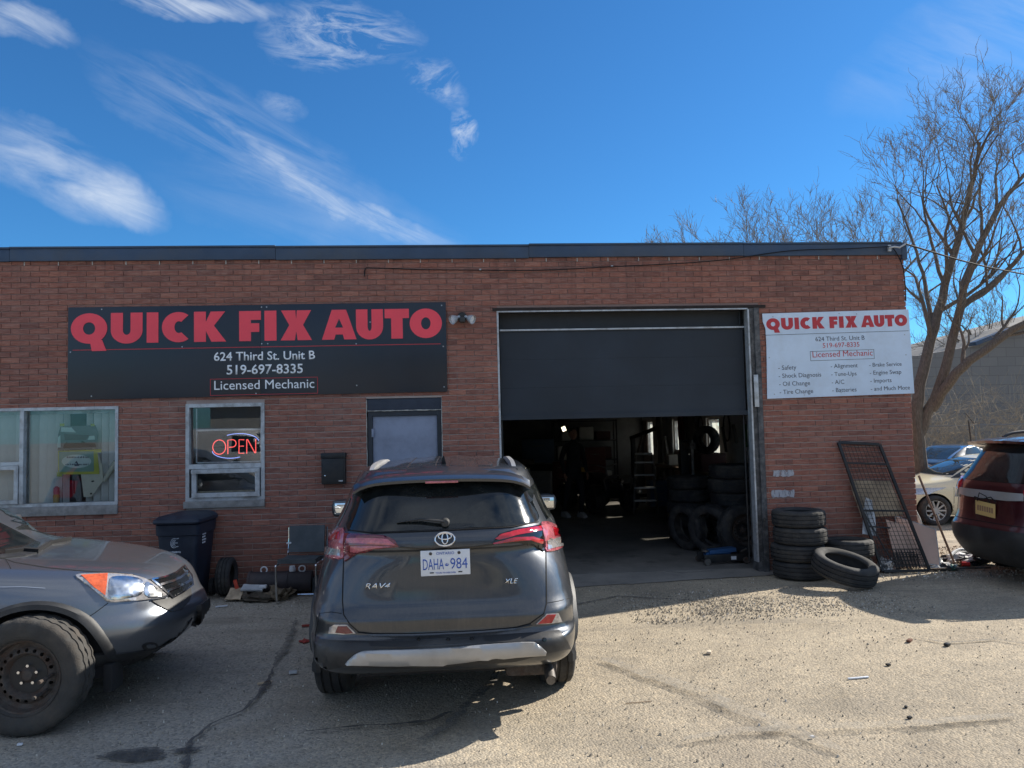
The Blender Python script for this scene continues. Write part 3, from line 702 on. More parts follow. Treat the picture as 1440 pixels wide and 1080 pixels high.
# back, left, roof
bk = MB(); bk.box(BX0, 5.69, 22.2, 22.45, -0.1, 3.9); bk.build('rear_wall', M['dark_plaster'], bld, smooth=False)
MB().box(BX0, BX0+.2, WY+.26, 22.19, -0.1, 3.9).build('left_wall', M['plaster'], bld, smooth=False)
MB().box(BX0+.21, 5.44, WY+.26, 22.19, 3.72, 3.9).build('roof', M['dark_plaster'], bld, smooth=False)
MB().box(5.425, 5.449, WY+.262, 22.19, 1.96, 3.71).box(5.425, 5.449, WY+.262, 12.94, 0.02, 1.955).box(5.425, 5.449, 13.76, 15.54, 0.02, 1.955).box(5.425, 5.449, 16.36, 18.19, 0.02, 1.955).box(5.425, 5.449, 19.01, 20.99, 0.02, 1.955).build('inner_lining', M['plaster'], bld, smooth=False)
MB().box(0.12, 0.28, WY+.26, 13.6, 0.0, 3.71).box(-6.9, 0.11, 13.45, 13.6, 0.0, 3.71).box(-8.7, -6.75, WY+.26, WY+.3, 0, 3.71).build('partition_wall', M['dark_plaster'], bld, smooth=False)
# parapet fascia: folded sheet pieces with lapped joints, gently sagging edge
fa = [(-9.05, -5.2), (-5.2, -2.15), (-2.15, 0.9), (0.9, 3.6), (3.6, 5.66)]
for i, (a, c) in enumerate(fa):
    dz = [0, .004, -.003, .006, .002][i]; b = MB()
    b.box(a+0.002, c, WY-0.035-0.002*(i % 2), WY+0.3, 3.909+dz, 4.055+dz, bev=0.006)
    b.box(a+0.002, c, WY-0.048-0.002*(i % 2), WY+0.3, 4.0555+dz, 4.078+dz, bev=0.004)
    b.build('fascia_panel', M['fascia'], bld)
MB().box(5.6605, 5.73, WY-0.04, WY+0.3, 3.85, 4.07, bev=0.01).box(5.6605, 5.72, WY+.31, 22.4, 3.905, 4.07).build('fascia_return', M['fascia'], bld)
tabs = MB()
for k in range(38): x = -8.9+k*0.385; tabs.box(x, x+0.009, WY-0.010, WY-0.003, 3.865, 3.908)
tag(tabs.build('fascia_tabs', M['caulk'], bld, smooth=False), kind='stuff')
# steel lintels
MB().box(0.44, 3.86, WY-0.012, WY+.06, 3.262, 3.296).build('lintel', mat('lintel_rust', (0.035, 0.025, 0.022), 0.8, 0.3, var=0.5, vscale=9), bld, smooth=False)
# white paint dabs on bricks beside the bay
m, t, b = nt('paint_dab'); p = tgeo(t); f = tmath(t, 'MULTIPLY', tmath(t, 'SUBTRACT', tnoise(t, tgeo(t, (3, 1, 1)), 9, 6, 0.75), 0.36, True), 7, True)
b.inputs['Base Color'].default_value = (0.42, 0.42, 0.45, 1); b.inputs['Roughness'].default_value = 0.8
tr = t.nodes.new('ShaderNodeBsdfTransparent'); mx = t.nodes.new('ShaderNodeMixShader'); t.links.new(f, mx.inputs[0]); t.links.new(tr.outputs[0], mx.inputs[1]); t.links.new(b.outputs[0], mx.inputs[2]); t.links.new(mx.outputs[0], t.nodes['Material Output'].inputs[0]); M['dab'] = m
def dab(x0, x1, z0, z1, seed):
    b = MB(); pts = ragged([(x0, z0), (x1, z0), (x1, z1), (x0, z1)], 0.008, 0.03, seed); b.prism([pts], 0.0035); 
    for i, v in enumerate(b.v): b.v[i] = (v[0], v[1]+WY-0.004, v[2])
    b.build('paint_mark', M['dab'], wall, smooth=False, fix=False)
dab(3.87, 4.13, 1.155, 1.235, 1); dab(3.83, 4.13, 0.90, 0.985, 2)

# ---------------- window with the blinds (left)
def frame_rect(b, x0, x1, z0, z1, w, y0, y1):
    b.box(x0, x1, y0, y1, z1-w, z1); b.box(x0, x1, y0, y1, z0, z0+w); b.box(x0, x0+w, y0, y1, z0+w, z1-w); b.box(x1-w, x1, y0, y1, z0+w, z1-w)
w1 = MB(); frame_rect(w1, BIG[0], BIG[1], 1.05, 2.195, 0.035, WY-0.01, WY+0.10); w1.box(-5.066, -5.022, WY-0.018, WY+0.1, 1.086, 2.159); w1.box(-6.58, -5.067, WY-0.01, WY+0.09, 1.532, 1.572)
win1 = w1.build('window', M['alum'], bld, smooth=False); win1['label'] = 'wide aluminium framed window'
MB().box(BIG[0]-.02, -5.232, WY-0.03, WY+0.12, 0.945, 1.049, bev=.006).build('sill', M['conc_sill'], win1)
MB().box(-5.228, BIG[1], WY-0.032, WY+0.12, 0.943, 1.048, bev=.006).build('sill', M['conc_sill'], win1)
s = MB(); frame_rect(s, -6.575, -5.072, 1.09, 1.528, 0.045, WY-0.03, WY+0.03); s.build('sash', M['alum'], win1, smooth=False)
MB().box(-6.52, -5.12, WY+0.0, WY+0.004, 1.137, 1.482).build('pane', M['glass'], win1, smooth=False)
MB().box(-6.578, -5.068, WY+0.05, WY+0.054, 1.574, 2.158).build('pane', M['glass'], win1, smooth=False)
MB().box(-5.02, -4.005, WY+0.05, WY+0.054, 1.087, 2.158).build('pane', M['glass'], win1, smooth=False)
M['blind'] = mat('blind', (0.86, 0.88, 0.86), 0.7, var=0.08)
bl = MB().box(-6.55, -4.02, WY+.15, WY+.19, 2.12, 2.17).build('vertical_blind', M['alum'], bld, smooth=False)
rb = random.Random(3)
xs = -6.52
while xs < -4.04:
    near_r = xs > -4.3; gap = -4.78 < xs < -4.36
    if not (gap and rb.random() < 0.6):
        a = rb.uniform(0.55, 1.0) if not gap else rb.uniform(0.9, 1.3)
        sl_ = MB(); sl_.box(-0.043, 0.043, -0.0012, 0.0012, 0, 1.06); o = sl_.build('slat', M['blind'], bl, (xs+.04, WY+0.17, 1.06), (0, 0, a), smooth=False)
    xs += 0.088
# ---------------- window with the neon sign
w2 = MB(); frame_rect(w2, OPW[0], OPW[1], 1.06, 2.20, 0.042, WY-0.015, WY+0.10); w2.box(OPW[0]+.043, OPW[1]-.043, WY-0.02, WY+0.09, 1.435, 1.49)
win2 = w2.build('window', M['alum'], bld, smooth=False); win2['label'] = 'narrow white framed window over an awning sash'
MB().box(OPW[0]-0.02, OPW[1]+.0, WY-0.035, WY+0.12, 0.98, 1.059, bev=.006).build('sill', M['conc_sill'], win2)
s = MB(); frame_rect(s, -3.12, -2.345, 1.105, 1.43, 0.05, WY-0.045, WY+0.02); s.box(-3.125, -2.34, WY-0.055, WY-0.046, 1.385, 1.425); s.build('sash', M['alum'], win2, smooth=False)
MB().box(-3.07, -2.395, WY-0.01, WY-0.006, 1.156, 1.379).build('pane', M['glass'], win2, smooth=False)
MB().box(-3.155, -2.336, WY+0.05, WY+0.054, 1.492, 2.157).build('pane', M['glass'], win2, smooth=False)
s = MB(); s.box(-3.12, -3.105, WY+.10, WY+.13, 1.50, 2.15); s.box(-3.104, -2.34, WY+.10, WY+.13, 1.878, 1.90); s.box(-3.104, -2.34, WY+.10, WY+.13, 1.495, 1.512); s.box(-2.372, -2.36, WY+.10, WY+.13, 1.514, 1.876); s.build('inner_sash', M['alum'], win2, smooth=False)
MB().box(-3.06, -2.42, WY+0.0, WY+0.03, 1.157, 1.175, bev=.004).build('tape_strip', mat('masking', (0.35, 0.30, 0.22), 0.9, var=.4, vscale=20), win2)
MB().box(-7.0, -0.0, WY+0.26, WY+0.28, 2.24, 3.7).box(-3.9, -3.25, WY+.26, WY+.28, 0.02, 2.235).box(-2.2, -1.2, WY+.26, WY+.28, 0.02, 2.235).build('office_lining', M['plaster'], bld, smooth=False)
# ---------------- entrance door
fr = MB(); fr.box(-1.085, -1.033, WY+0.03, WY+0.15, 0, 2.066); fr.box(-0.255, -0.205, WY+0.03, WY+0.15, 0, 2.066); fr.box(-1.032, -0.256, WY+0.03, WY+0.15, 2.01, 2.066)
dr = fr.build('door', M['door_frame'], bld, smooth=False); dr['label'] = 'grey blue steel entrance door in a dark frame'
MB().box(-1.03, -0.258, WY+0.055, WY+0.10, 0.01, 2.007, bev=.003).build('door_leaf', M['door_slab'], dr)
MB().box(-1.043, -1.018, WY+0.022, WY+0.05, 1.76, 1.86, bev=.004).build('hinge', M['door_slab'], dr)
MB().lathe([(0, 0), (0.028, 0), (0.03, -.02), (0.012, -.025), (0.012, -.05), (0.03, -.055), (0.027, -.085), (0, -.09)], 16, 'y', (-0.33, WY+.053, 1.0)).build('handle', M['chrome'], dr)
MB().box(-1.09, -0.2, WY+0.02, WY+0.14, 2.078, 2.218, bev=.004).build('transom_panel', mat('transom', (0.022, 0.032, 0.055), 0.6, var=.3, dirt=(.06, .065, .08), damt=.4), dr)
cb = MB(); rc = random.Random(4)
for (a, c) in (((-1.098, 0.05), (-1.098, 2.21)), ((-0.199, 0.05), (-0.199, 2.215)), ((-1.09, 2.072), (-0.205, 2.072)), ((-1.09, 2.219), (-0.205, 2.222))):
    n = 26; pts = []; rr = []
    for k in range(n+1):
        f = k/n; pts.append((a[0]+(c[0]-a[0])*f+rc.uniform(-.002, .002), WY+0.012, a[1]+(c[1]-a[1])*f+rc.uniform(-.002, .002))); rr.append(rc.uniform(0.003, 0.0085))
    if a[1] < 2.2: cb.tube(pts, rr, 6)
cb.build('caulk_bead', M['caulk'], dr)
# ---------------- overhead door, partly raised
od = MB(); od.box(0.53, 3.60, WY+.13, WY+.17, 1.965, 2.475, bev=.006); gd = bpy.data.objects.new('overhead_door', None); COL.objects.link(gd); gd.parent = bld; gd['label'] = 'dark overhead door raised two thirds'
def section(z0, z1, m, y=WY+.13, ribs=5):
    b = MB(); b.box(0.53, 3.61, y, y+.04, z0, z1-.001)
    return b.build('door_panel', m, gd)
section(1.965, 2.32, M['bay_door']); section(2.32, 2.67, M['bay_door']); section(2.67, 3.025, M['bay_door'])
MB().box(0.50, 3.64, WY+.105, WY+.129, 1.928, 1.985).build('bottom_seal', M['bay_door'], gd, smooth=False)
MB().box(0.53, 3.62, WY+.10, WY+.128, 3.026, 3.046).build('top_rail', M['alum'], gd, smooth=False)
MB().box(0.50, 3.63, WY+.20, WY+.24, 3.046, 3.262).build('head_panel', M['bay_door_dark'], gd, smooth=False)
MB().box(0.49, 3.63, WY-0.01, WY+.02, 3.243, 3.2595).build('head_trim', M['alum'], gd, smooth=False)
MB().box(0.489, 0.512, WY-0.006, WY+.1, 0.0, 3.242).build('jamb_trim', M['alum'], gd, smooth=False)
MB().box(3.622, 3.642, WY-0.02, WY+.10, 0.12, 3.242).build('jamb_trim', M['alum'], gd, smooth=False)
M['jamb'] = mat('jamb_weathered', (0.075, 0.075, 0.078), 0.75, 0.3, var=0.5, vscale=9, dirt=(0.2, 0.2, 0.2), damt=0.9, dscale=14)
j = MB(); j.box(3.643, 3.70, WY+.0, WY+.2, 0.0, 3.258); j.box(3.701, 3.76, WY-0.03, WY-0.018, 0.0, 3.258); j.box(3.701, 3.716, WY-.0175, WY+.1, 0, 3.258); j.box(3.755, 3.772, WY-0.017, WY+.1, 0, 3.258)
j.build('door_post', M['jamb'], gd, smooth=False)
j = MB(); j.box(3.66, 3.715, WY-0.045, WY-0.031, 2.02, 2.42, bev=.004); j.build('cover_plate', M['alum'], gd)
j = MB(); rj = random.Random(8)
for k in range(16): z = 0.25+k*0.19; j.lathe([(0, -.006), (.007, -.004), (.008, 0)], 8, 'y', (3.73+rj.uniform(-.004, .004), WY-.031, z))
tag(j.build('rivet_row', M['steel'], gd), kind='stuff')
for xx in (.535, 3.60): MB().tube([(xx, WY+.19, 3.6), (xx, WY+.19, 0.1)], 0.012, 6).build('door_track', M['dark_metal'], gd)
od = None
m, t, b = nt('dusty_pane'); t.nodes.remove(b)
tl_ = t.nodes.new('ShaderNodeBsdfTranslucent'); tl_.inputs[0].default_value = (.75, .78, .72, 1); tr = t.nodes.new('ShaderNodeBsdfTransparent'); tr.inputs[0].default_value = (.9, .9, .88, 1); mx = t.nodes.new('ShaderNodeMixShader')
t.links.new(ramp(t, tnoise(t, tgeo(t), 4, 5, .6), [(.3, (.10, .10, .10)), (.7, (.32, .32, .32))]), mx.inputs[0]); t.links.new(tr.outputs[0], mx.inputs[1]); t.links.new(tl_.outputs[0], mx.inputs[2]); t.links.new(mx.outputs[0], t.nodes['Material Output'].inputs[0]); M['dusty_pane'] = m
# side windows of the bay: frame plus pane with bright daylight behind
for (a, c, z0, z1) in WINS:
    b = MB(); 
    for (p0, p1, q0, q1) in ((a, c, z0, z0+.04), (a, c, z1-.04, z1), (a, a+.04, z0+.04, z1-.04), (c-.04, c, z0+.04, z1-.04)): b.box(5.47, 5.60, p0, p1, q0, q1)
    wq = b.build('window', M['alum'], bld, smooth=False); MB().box(5.53, 5.534, a+.041, c-.041, z0+.041, z1-.041).build('pane', M['dusty_pane'], wq, smooth=False)
# ================================================================== SIGNS AND THINGS ON THE FACADE
M['sign_black'] = mat('sign_black', (0.011, 0.018, 0.030), 0.28, var=0.12, vscale=1.2, dirt=(0.028, 0.034, 0.045), damt=0.25, dscale=1.1)
M['sign_red'] = mat('sign_red', (0.95, 0.07, 0.10), 0.45, var=0.08, vscale=2)
M['sign_text'] = mat('sign_text', (0.88, 0.90, 0.92), 0.5, var=0.04)
M['sign_white'] = mat('sign_white', (0.64, 0.75, 0.88), 0.5, var=0.05, vscale=2, dirt=(0.42, 0.44, 0.46), damt=0.2)
M['sign_red2'] = mat('sign_red2', (0.50, 0.035, 0.045), 0.5, var=0.1)
M['ink'] = mat('ink', (0.05, 0.055, 0.075), 0.6, var=0.1)
M['screw'] = mat('screw', (0.45, 0.46, 0.48), 0.4, 0.8)
SY = WY-0.022
def screws(parent, pts, y, r=0.009):
    me = None
    for (x, z) in pts:
        if me is None:
            b = MB(); b.lathe([(0, -.004), (r*.7, -.0035), (r, 0)], 10, 'y'); o = b.build('screw', M['screw'], parent, (x, y, z)); me = o.data
        else: o = bpy.data.objects.new('screw', me); COL.objects.link(o); o.parent = parent; o.location = (x, y, z)
s1 = thing('black_sign', 'long black sign with big red QUICK FIX AUTO letters and white address above the windows', 'sign', (-4.535, SY, 2.275), 0)
s1.rotation_euler = (0, R_(-0.12), 0)
SW, SH = 4.41, 1.088
MB().box(0, SW/2-.001, 0, 0.018, 0, SH, bev=.002).build('board', M['sign_black'], s1)
MB().box(SW/2+.001, SW, -0.0015, 0.018, 0.002, SH+.003, bev=.002).build('board', M['sign_black'], s1)
yf = -0.0016
def Z1p(x, y): return ((x-45)/1317*SW, SH*(1-(y-(74-(x-45)*0.006))/(326-(x-45)*.018)))
t0 = Z1p(55, 195)
title(s1, M['sign_red'], t0[0], 0.655, yf, 1292/1317*SW, 0.36)
MB().box(0.055, SW-.07, yf-.0012, yf, 0.578, 0.587).build('rule', M['sign_red2'], s1, smooth=False)
put_text('624 Third St. Unit B', s1, M['sign_text'], 1.665, 0.427, yf, 1.178, bold=0.014, depth=.0012)
put_text('519-697-8335', s1, M['sign_text'], 1.812, 0.262, yf, 0.886, bold=0.014, depth=.0012)
put_text('Licensed Mechanic', s1, M['sign_text'], 1.668, 0.083, yf, 1.163, bold=0.0, depth=.0012)
b = MB(); x0, x1, z0, z1 = 1.62, 2.872, 0.015, 0.213
for q in ((x0, x1, z0, z0+.006), (x0, x1, z1-.006, z1), (x0, x0+.006, z0+.0061, z1-.0061), (x1-.006, x1, z0+.0061, z1-.0061)): b.box(q[0], q[1], yf-.0012, yf, q[2], q[3])
b.build('border_box', M['sign_red2'], s1, smooth=False)
screws(s1, [(0.03, .56), (0.27, .04), (2.15, .03), (3.33, .1), (4.37, .06), (4.37, .55), (4.36, 1.05), (0.38, 1.06), (2.22, 1.06), (2.28, 1.06), (2.22, .62), (2.29, .62), (3.5, .86), (3.33, .60), (1.3, .60)], yf)
# white sign, slightly crooked
s2 = thing('white_sign', 'white sign with red QUICK FIX AUTO and a list of repair services', 'sign', (3.828, SY, 2.118))
s2.rotation_euler = (0, R_(-0.9), 0)
SW2, SH2 = 1.906, 1.066
sk = Matrix(((1, 0, -0.012, 0), (0, 1, 0, 0), (0, 0, 1, 0), (0, 0, 0, 1)))
# the sheet: a little bowed, nicked at its upper left
pts = [(0, 0), (SW2, 0), (SW2-.002, SH2), (0.0, SH2), (0.0, SH2-.1), (0.03, SH2-.19), (0.03, SH2-.4)]
b = MB(); b.prism([pts[:]], 0.0, d0=-0.006); b.build('board', M['sign_white'], s2, smooth=False)
def P2(fx, fy): return fx*SW2, (1-fy)*SH2
yf2 = -0.0004
title(s2, M['sign_red2'], 0.022*SW2, (1-.197)*SH2, yf2, .962*SW2, .138*SH2, 0.0015)
MB().box(0.02, SW2-.02, yf2-.0012, yf2, .742*SH2, .747*SH2).build('rule', M['ink'], s2, smooth=False)
put_text('624 Third St. Unit B', s2, M['ink'], .348*SW2, (1-.345)*SH2, yf2, .335*SW2, bold=0.0, depth=.001)
put_text('519-697-8335', s2, M['sign_red2'], .395*SW2, (1-.425)*SH2, yf2, .25*SW2, bold=0.0, depth=.001)
put_text('Licensed Mechanic', s2, M['sign_red2'], .322*SW2, (1-.535)*SH2, yf2, .41*SW2, bold=0.0, depth=.001)
b = MB(); x0, x1, z0, z1 = .306*SW2, .742*SW2, (1-.575)*SH2, (1-.462)*SH2
for q in ((x0, x1, z0, z0+.005), (x0, x1, z1-.005, z1), (x0, x0+.005, z0+.0051, z1-.0051), (x1-.005, x1, z0+.0051, z1-.0051)): b.box(q[0], q[1], yf2-.0012, yf2, q[2], q[3])
b.build('border_box', M['ink'], s2, smooth=False)
for j, (cx, items) in enumerate(((.085, [('Safety', .122), ('Shock Diagnosis', .287), ('Oil Change', .208), ('Tire Change', .225)]), (.44, [('Alignment', .184), ('Tune-Ups', .172), ('A/C', .085), ('Batteries', .165)]), (.703, [('Brake Service', .222), ('Engine Swap', .216), ('Imports', .145), ('and Much More', .268)]))):
    for i, (s, w) in enumerate(items):
        put_text('- '+s, s2, M['ink'], cx*SW2, (1-(.668+.0945*i))*SH2, yf2, (w)*SW2, bold=0.0, depth=.001)
screws(s2, [(.05*SW2, .05*SH2), (.25*SW2, .03*SH2), (.5*SW2, .04*SH2), (.95*SW2, .05*SH2), (.03*SW2, .48*SH2), (.96*SW2, .46*SH2), (.96*SW2, .7*SH2), (.52*SW2, .975*SH2), (.64*SW2, .965*SH2), (.07*SW2, .96*SH2)], yf2, .008)
# twin floodlight
fl = thing('twin_floodlight', 'twin head outdoor floodlight on the bricks between black sign and bay', 'light', (0.07, WY-0.004, 3.19))
MB().lathe([(0, -0.045), (0.05, -.042), (.058, -.03), (.06, 0)], 20, 'y').build('base', M['dark_metal'], fl)
MB().box(-.035, .035, -.13, -.045, -.075, -.015, bev=.01).build('motion_sensor', M['black_plastic'], fl)
for sx in (-1, 1):
    d = Vector((sx*0.75, -0.55, -0.42)).normalized(); q = d.to_track_quat('Z', 'Y').to_matrix().to_4x4(); o0 = Vector((sx*.035, -.05, .0)); Mx = T(*(o0+d*0.0)) @ q
    b = MB(); b.lathe([(0.0, .0), (0.018, .0), (0.02, .04), (.034, .05), (.05, .09), (.056, .125), (.053, .125), (.045, .105)], 20, 'z', M_=Mx); o = b.build('lamp_head', M['alum'] if sx < 0 else M['alum'], fl)
    b = MB(); b.lathe([(0, .112), (.03, .113), (.046, .104)], 20, 'z', M_=Mx); b.build('lens', M['sign_text'], o)
# mailbox
mb = thing('mailbox', 'dark metal mailbox on the bricks left of the door', 'mailbox', (-1.616, WY-0.003, 1.222))
MB().box(0, .275, -.11, 0, 0, .30, bev=.006).build('box', M['dark_metal'], mb)
MB().box(-.006, .281, -.118, 0, .302, .365, M_=None, bev=.008).build('lid', M['dark_metal'], mb)
MB().box(.02, .255, -.118, -.1115, .02, .27, bev=.004).build('door', M['dark_metal'], mb)
MB().lathe([(0, -.01), (.009, -.008), (.01, 0)], 12, 'y', (.045, -.118, .10)).build('lock', M['chrome'], mb)
MB().box(.2, .25, -.1205, -.1182, .03, .045).build('nameplate', M['alum'], mb, smooth=False)
# sagging cable
ca = thing('wall_cable', 'thin black cable sagging along the bricks below the fascia', 'cable', (0, 0, 0))
pts = [(-1.10, WY-.012, 3.70), (-1.085, WY-.02, 3.79), (-1.0, WY-.025, 3.80), (-.4, WY-.025, 3.775), (.17, WY-.025, 3.765), (1.0, WY-.025, 3.735+.02), (1.93, WY-.03, 3.79), (3.2, WY-.035, 3.85), (4.16, WY-.06, 3.965), (4.9, WY-.07, 3.985), (5.5, WY-.075, 4.01)]
def smooth_path(P, n=6):
    P = [Vector(p) for p in P]; out = []
    for i in range(len(P)-1):
        p0, p1, p2, p3 = P[max(i-1, 0)], P[i], P[i+1], P[min(i+2, len(P)-1)]
        for k in range(n):
            t_ = k/n; out.append(0.5*((2*p1)+(p2-p0)*t_+(2*p0-5*p1+4*p2-p3)*t_*t_+(3*p1-p0-3*p2+p3)*t_**3))
    out.append(P[-1]); return out
MB().tube(smooth_path(pts), 0.0065, 6).build('wire', M['seam'], ca)
MB().tube(smooth_path([(5.5, WY-.075, 4.01), (5.58, WY-.05, 3.93), (5.66, WY-.04, 3.75), (5.685, WY-.03, 3.5), (5.688, WY-.02, 3.32)]), 0.007, 6).build('drop_wire', M['seam'], ca)
MB().box(5.46, 5.50, WY-.075, WY-.049, 3.95, 4.03).tube([(5.46, WY-.09, 3.99), (5.53, WY-.10, 4.0), (5.58, WY-.12, 3.985), (5.66, WY-.12, 4.03)], 0.012, 6).build('bracket', M['alum'], ca)
for x, z in ((.3, 3.765), (1.93, 3.795), (4.16, 3.97)): MB().box(x-.012, x+.012, WY-.03, WY-.001, z-.006, z+.012).build('clip', M['alum'], ca, smooth=False)
ow = thing('overhead_wire', 'thin black service wire running from the roof corner to the right past the tree', 'cable', (0, 0, 0))
MB().tube(smooth_path([(5.66, WY-.12, 4.03), (8, 10.5, 3.98), (12, 13, 4.2), (18, 16.5, 4.9)]), 0.012, 5).build('wire', M['seam'], ow)
# neon sign
M['neon_red'] = emit('neon_red', (1.0, 0.11, 0.10), .62); M['neon_blue'] = emit('neon_blue', (0.28, 0.38, 1.0), .5)
ne = thing('neon_open_sign', 'red and blue neon OPEN sign glowing in the narrow window', 'neon sign', (-2.92, WY+0.09, 1.60))
def tb(pts, m, nm, r=.0052): return MB().tube(pts, r, 8).build(nm, m, ne)
def oc(cx, cz, rx, rz, a0, a1, n=20): return [(cx+rx*math.cos(R_(a0+(a1-a0)*i/n)), 0, cz+rz*math.sin(R_(a0+(a1-a0)*i/n))) for i in range(n+1)]
tb(oc(.075, .085, .075, .085, 100, 455, 30), M['neon_red'], 'letter')
for q in (.0,): pass
tb([(.175, 0, .0), (.175, 0, .165), (.23, 0, .17)]+oc(.23, .125, .04, .043, 85, -85, 12)+[(.19, 0, .08)], M['neon_red'], 'letter')
tb([(.365, 0, .165), (.305, 0, .168), (.305, 0, .09), (.36, 0, .09)], M['neon_red'], 'letter')
tb([(.305, .001, .088), (.303, 0, .005), (.365, 0, .005)], M['neon_red'], 'letter')
tb([(.395, 0, .0), (.395, 0, .168), (.405, 0, .168), (.49, 0, .005), (.50, 0, .005), (.50, 0, .17)], M['neon_red'], 'letter')
tb(oc(.30, .14, .235, .10, 125, 5, 24), M['neon_blue'], 'swoosh', .0045)
tb(oc(.21, .04, .215, .09, 180, 300, 24), M['neon_blue'], 'swoosh', .0045)
MB().box(.0, .52, .02, .026, .08, .09).box(.24, .28, .012, .05, -.06, -.03).build('backing_bar', M['seam'], ne, smooth=False)
# papers in the wide window
PY = WY+0.085
M['paper'] = mat('paper', (0.62, 0.60, 0.50), 0.8, var=.06); M['cert_green'] = mat('cert_green', (0.22, 0.36, 0.30), 0.7, var=.1); M['cert_pale'] = mat('cert_pale', (0.55, 0.66, 0.62), 0.7, var=.05)
M['yellow_edge'] = mat('yellow_edge', (0.5, 0.5, 0.08), 0.7); M['poster_red'] = mat('poster_red', (0.06, 0.015, 0.02), .5); M['poster_gray'] = mat('poster_gray', (.12, .13, .135), .5)
def wz(px, py): p = on_wall(px, py, PY); return p.x, p.z
def zw2(x, y): return wz(x/6.356, 560+y/6.356)
ce = thing('certificate_poster', 'pale green certificate with a yellow border taped in the wide window', 'poster', (0, 0, 0))
def poly(parent, nm, pts, m, dy, th=.0015, sm=False):
    b = MB(); b.prism([pts], th); 
    for i, v in enumerate(b.v): b.v[i] = (v[0], v[1]+PY-dy, v[2])
    return b.build(nm, m, parent, smooth=sm, fix=False)
A = [zw2(*q) for q in ((520, 682), (890, 678), (868, 458), (520, 470))]; poly(ce, 'border', A, M['yellow_edge'], 0)
A = [zw2(*q) for q in ((530, 658), (840, 655), (838, 474), (530, 478))]; poly(ce, 'sheet', A, M['cert_green'], .003)
e_ = [zw2(686+132*math.cos(a/28*6.283), 564-60*math.sin(a/28*6.283)) for a in range(28)]; poly(ce, 'oval', e_, M['cert_pale'], .006)
for (x, y, w, h) in ((600, 528, 190, 14), (588, 592, 205, 12)):
    rr_ = random.Random(x); b = MB(); xx = x
    while xx < x+w:
        ww = rr_.uniform(5, 14); a, c = zw2(xx, y+h*.5), zw2(xx+ww*.8, y-h*.5+rr_.uniform(-3, 3)); b.box(a[0], c[0], PY-.0095, PY-.0088, a[1], c[1]); xx += ww+rr_.choice([2, 2, 7])
    tag(b.build('print_line', M['ink'], ce, smooth=False), kind='stuff')
poly(ce, 'emblem', [zw2(*q) for q in ((665, 606), (712, 604), (700, 580), (690, 560), (672, 572), (690, 585))], M['ink'], .009)
po = thing('truck_poster', 'poster of a dark pickup truck taped at the top of the wide window', 'poster', (0, 0, 0))
poly(po, 'sheet', [zw2(*q) for q in ((515, 462), (862, 455), (880, 300), (850, 240), (540, 255), (520, 320))], M['poster_gray'], -.002)
poly(po, 'windshield', [zw2(*q) for q in ((545, 300), (680, 306), (640, 262), (548, 258))], M['cert_pale'], .001)
poly(po, 'truck_body', [zw2(*q) for q in ((580, 375), (770, 372), (800, 330), (572, 318))], M['poster_red'], .001)
poly(po, 'bumper', [zw2(*q) for q in ((565, 448), (860, 436), (850, 402), (770, 402), (740, 380), (600, 385), (570, 420))], M['seam'], .001)
poly(po, 'headlamp', [zw2(*q) for q in ((785, 372), (850, 370), (845, 335), (800, 338))], M['cert_pale'], .003)
poly(po, 'grille', [zw2(*q) for q in ((600, 400), (728, 398), (728, 380), (600, 382))], M['poster_gray'], .003)
poly(po, 'fog_lamp', [zw2(*q) for q in ((512, 440), (545, 440), (540, 330), (520, 350))], M['cert_pale'], .003)
pa = thing('curled_paper_sheet', 'large cream paper sheet curling behind the green certificate', 'paper', (0, 0, 0))
poly(pa, 'sheet', [zw2(*q) for q in ((745, 884), (815, 882), (920, 735), (912, 610), (870, 480), (700, 600), (720, 680))], M['paper'], -.010)
poly(pa, 'hole', [zw2(*q) for q in ((808, 740), (825, 752), (842, 742), (832, 735), (820, 737))], M['seam'], -.007)
poly(pa, 'hole', [zw2(*q) for q in ((800, 860), (822, 860), (818, 846), (806, 846))], M['seam'], -.007)
pr = thing('paper_roll', 'cream paper tube standing slanted at the right edge of the wide window', 'paper', (0, 0, 0))
a, c = zw2(920, 740), zw2(1030, 570); MB().tube([(a[0], PY+.03, a[1]), (c[0], PY+.03, c[1])], [.022, .038], 14).build('tube', M['paper'], pr)
bt = thing('spray_bottle', 'small pink and yellow bottle on the sill inside the wide window', 'bottle', (0, 0, 0))
a = zw2(492, 935); MB().lathe([(0, 0), (.033, 0), (.035, .08), (0.03, .095)], 14, 'z', (a[0], PY+.03, a[1])).build('body', mat('bottle_yellow', (.5, .3, .05), .5), bt)
MB().lathe([(.03, .0955), (.033, .12), (.03, .17), (.012, .19), (0, .19)], 14, 'z', (a[0], PY+.03, a[1])).build('label_sleeve', mat('bottle_pink', (.6, .12, .16), .5), bt)
mk = thing('bent_metal_strip', 'bent dark metal strip standing under the certificate in the wide window', 'bracket', (0, 0, 0))
poly(mk, 'strip', [zw2(*q) for q in ((650, 880), (672, 890), (690, 935), (728, 938), (722, 760), (700, 680), (672, 666), (645, 690))], M['poster_gray'], -.005, .004)
poly(mk, 'slot', [zw2(*q) for q in ((655, 850), (672, 852), (668, 740), (655, 720))], M['seam'], .001)
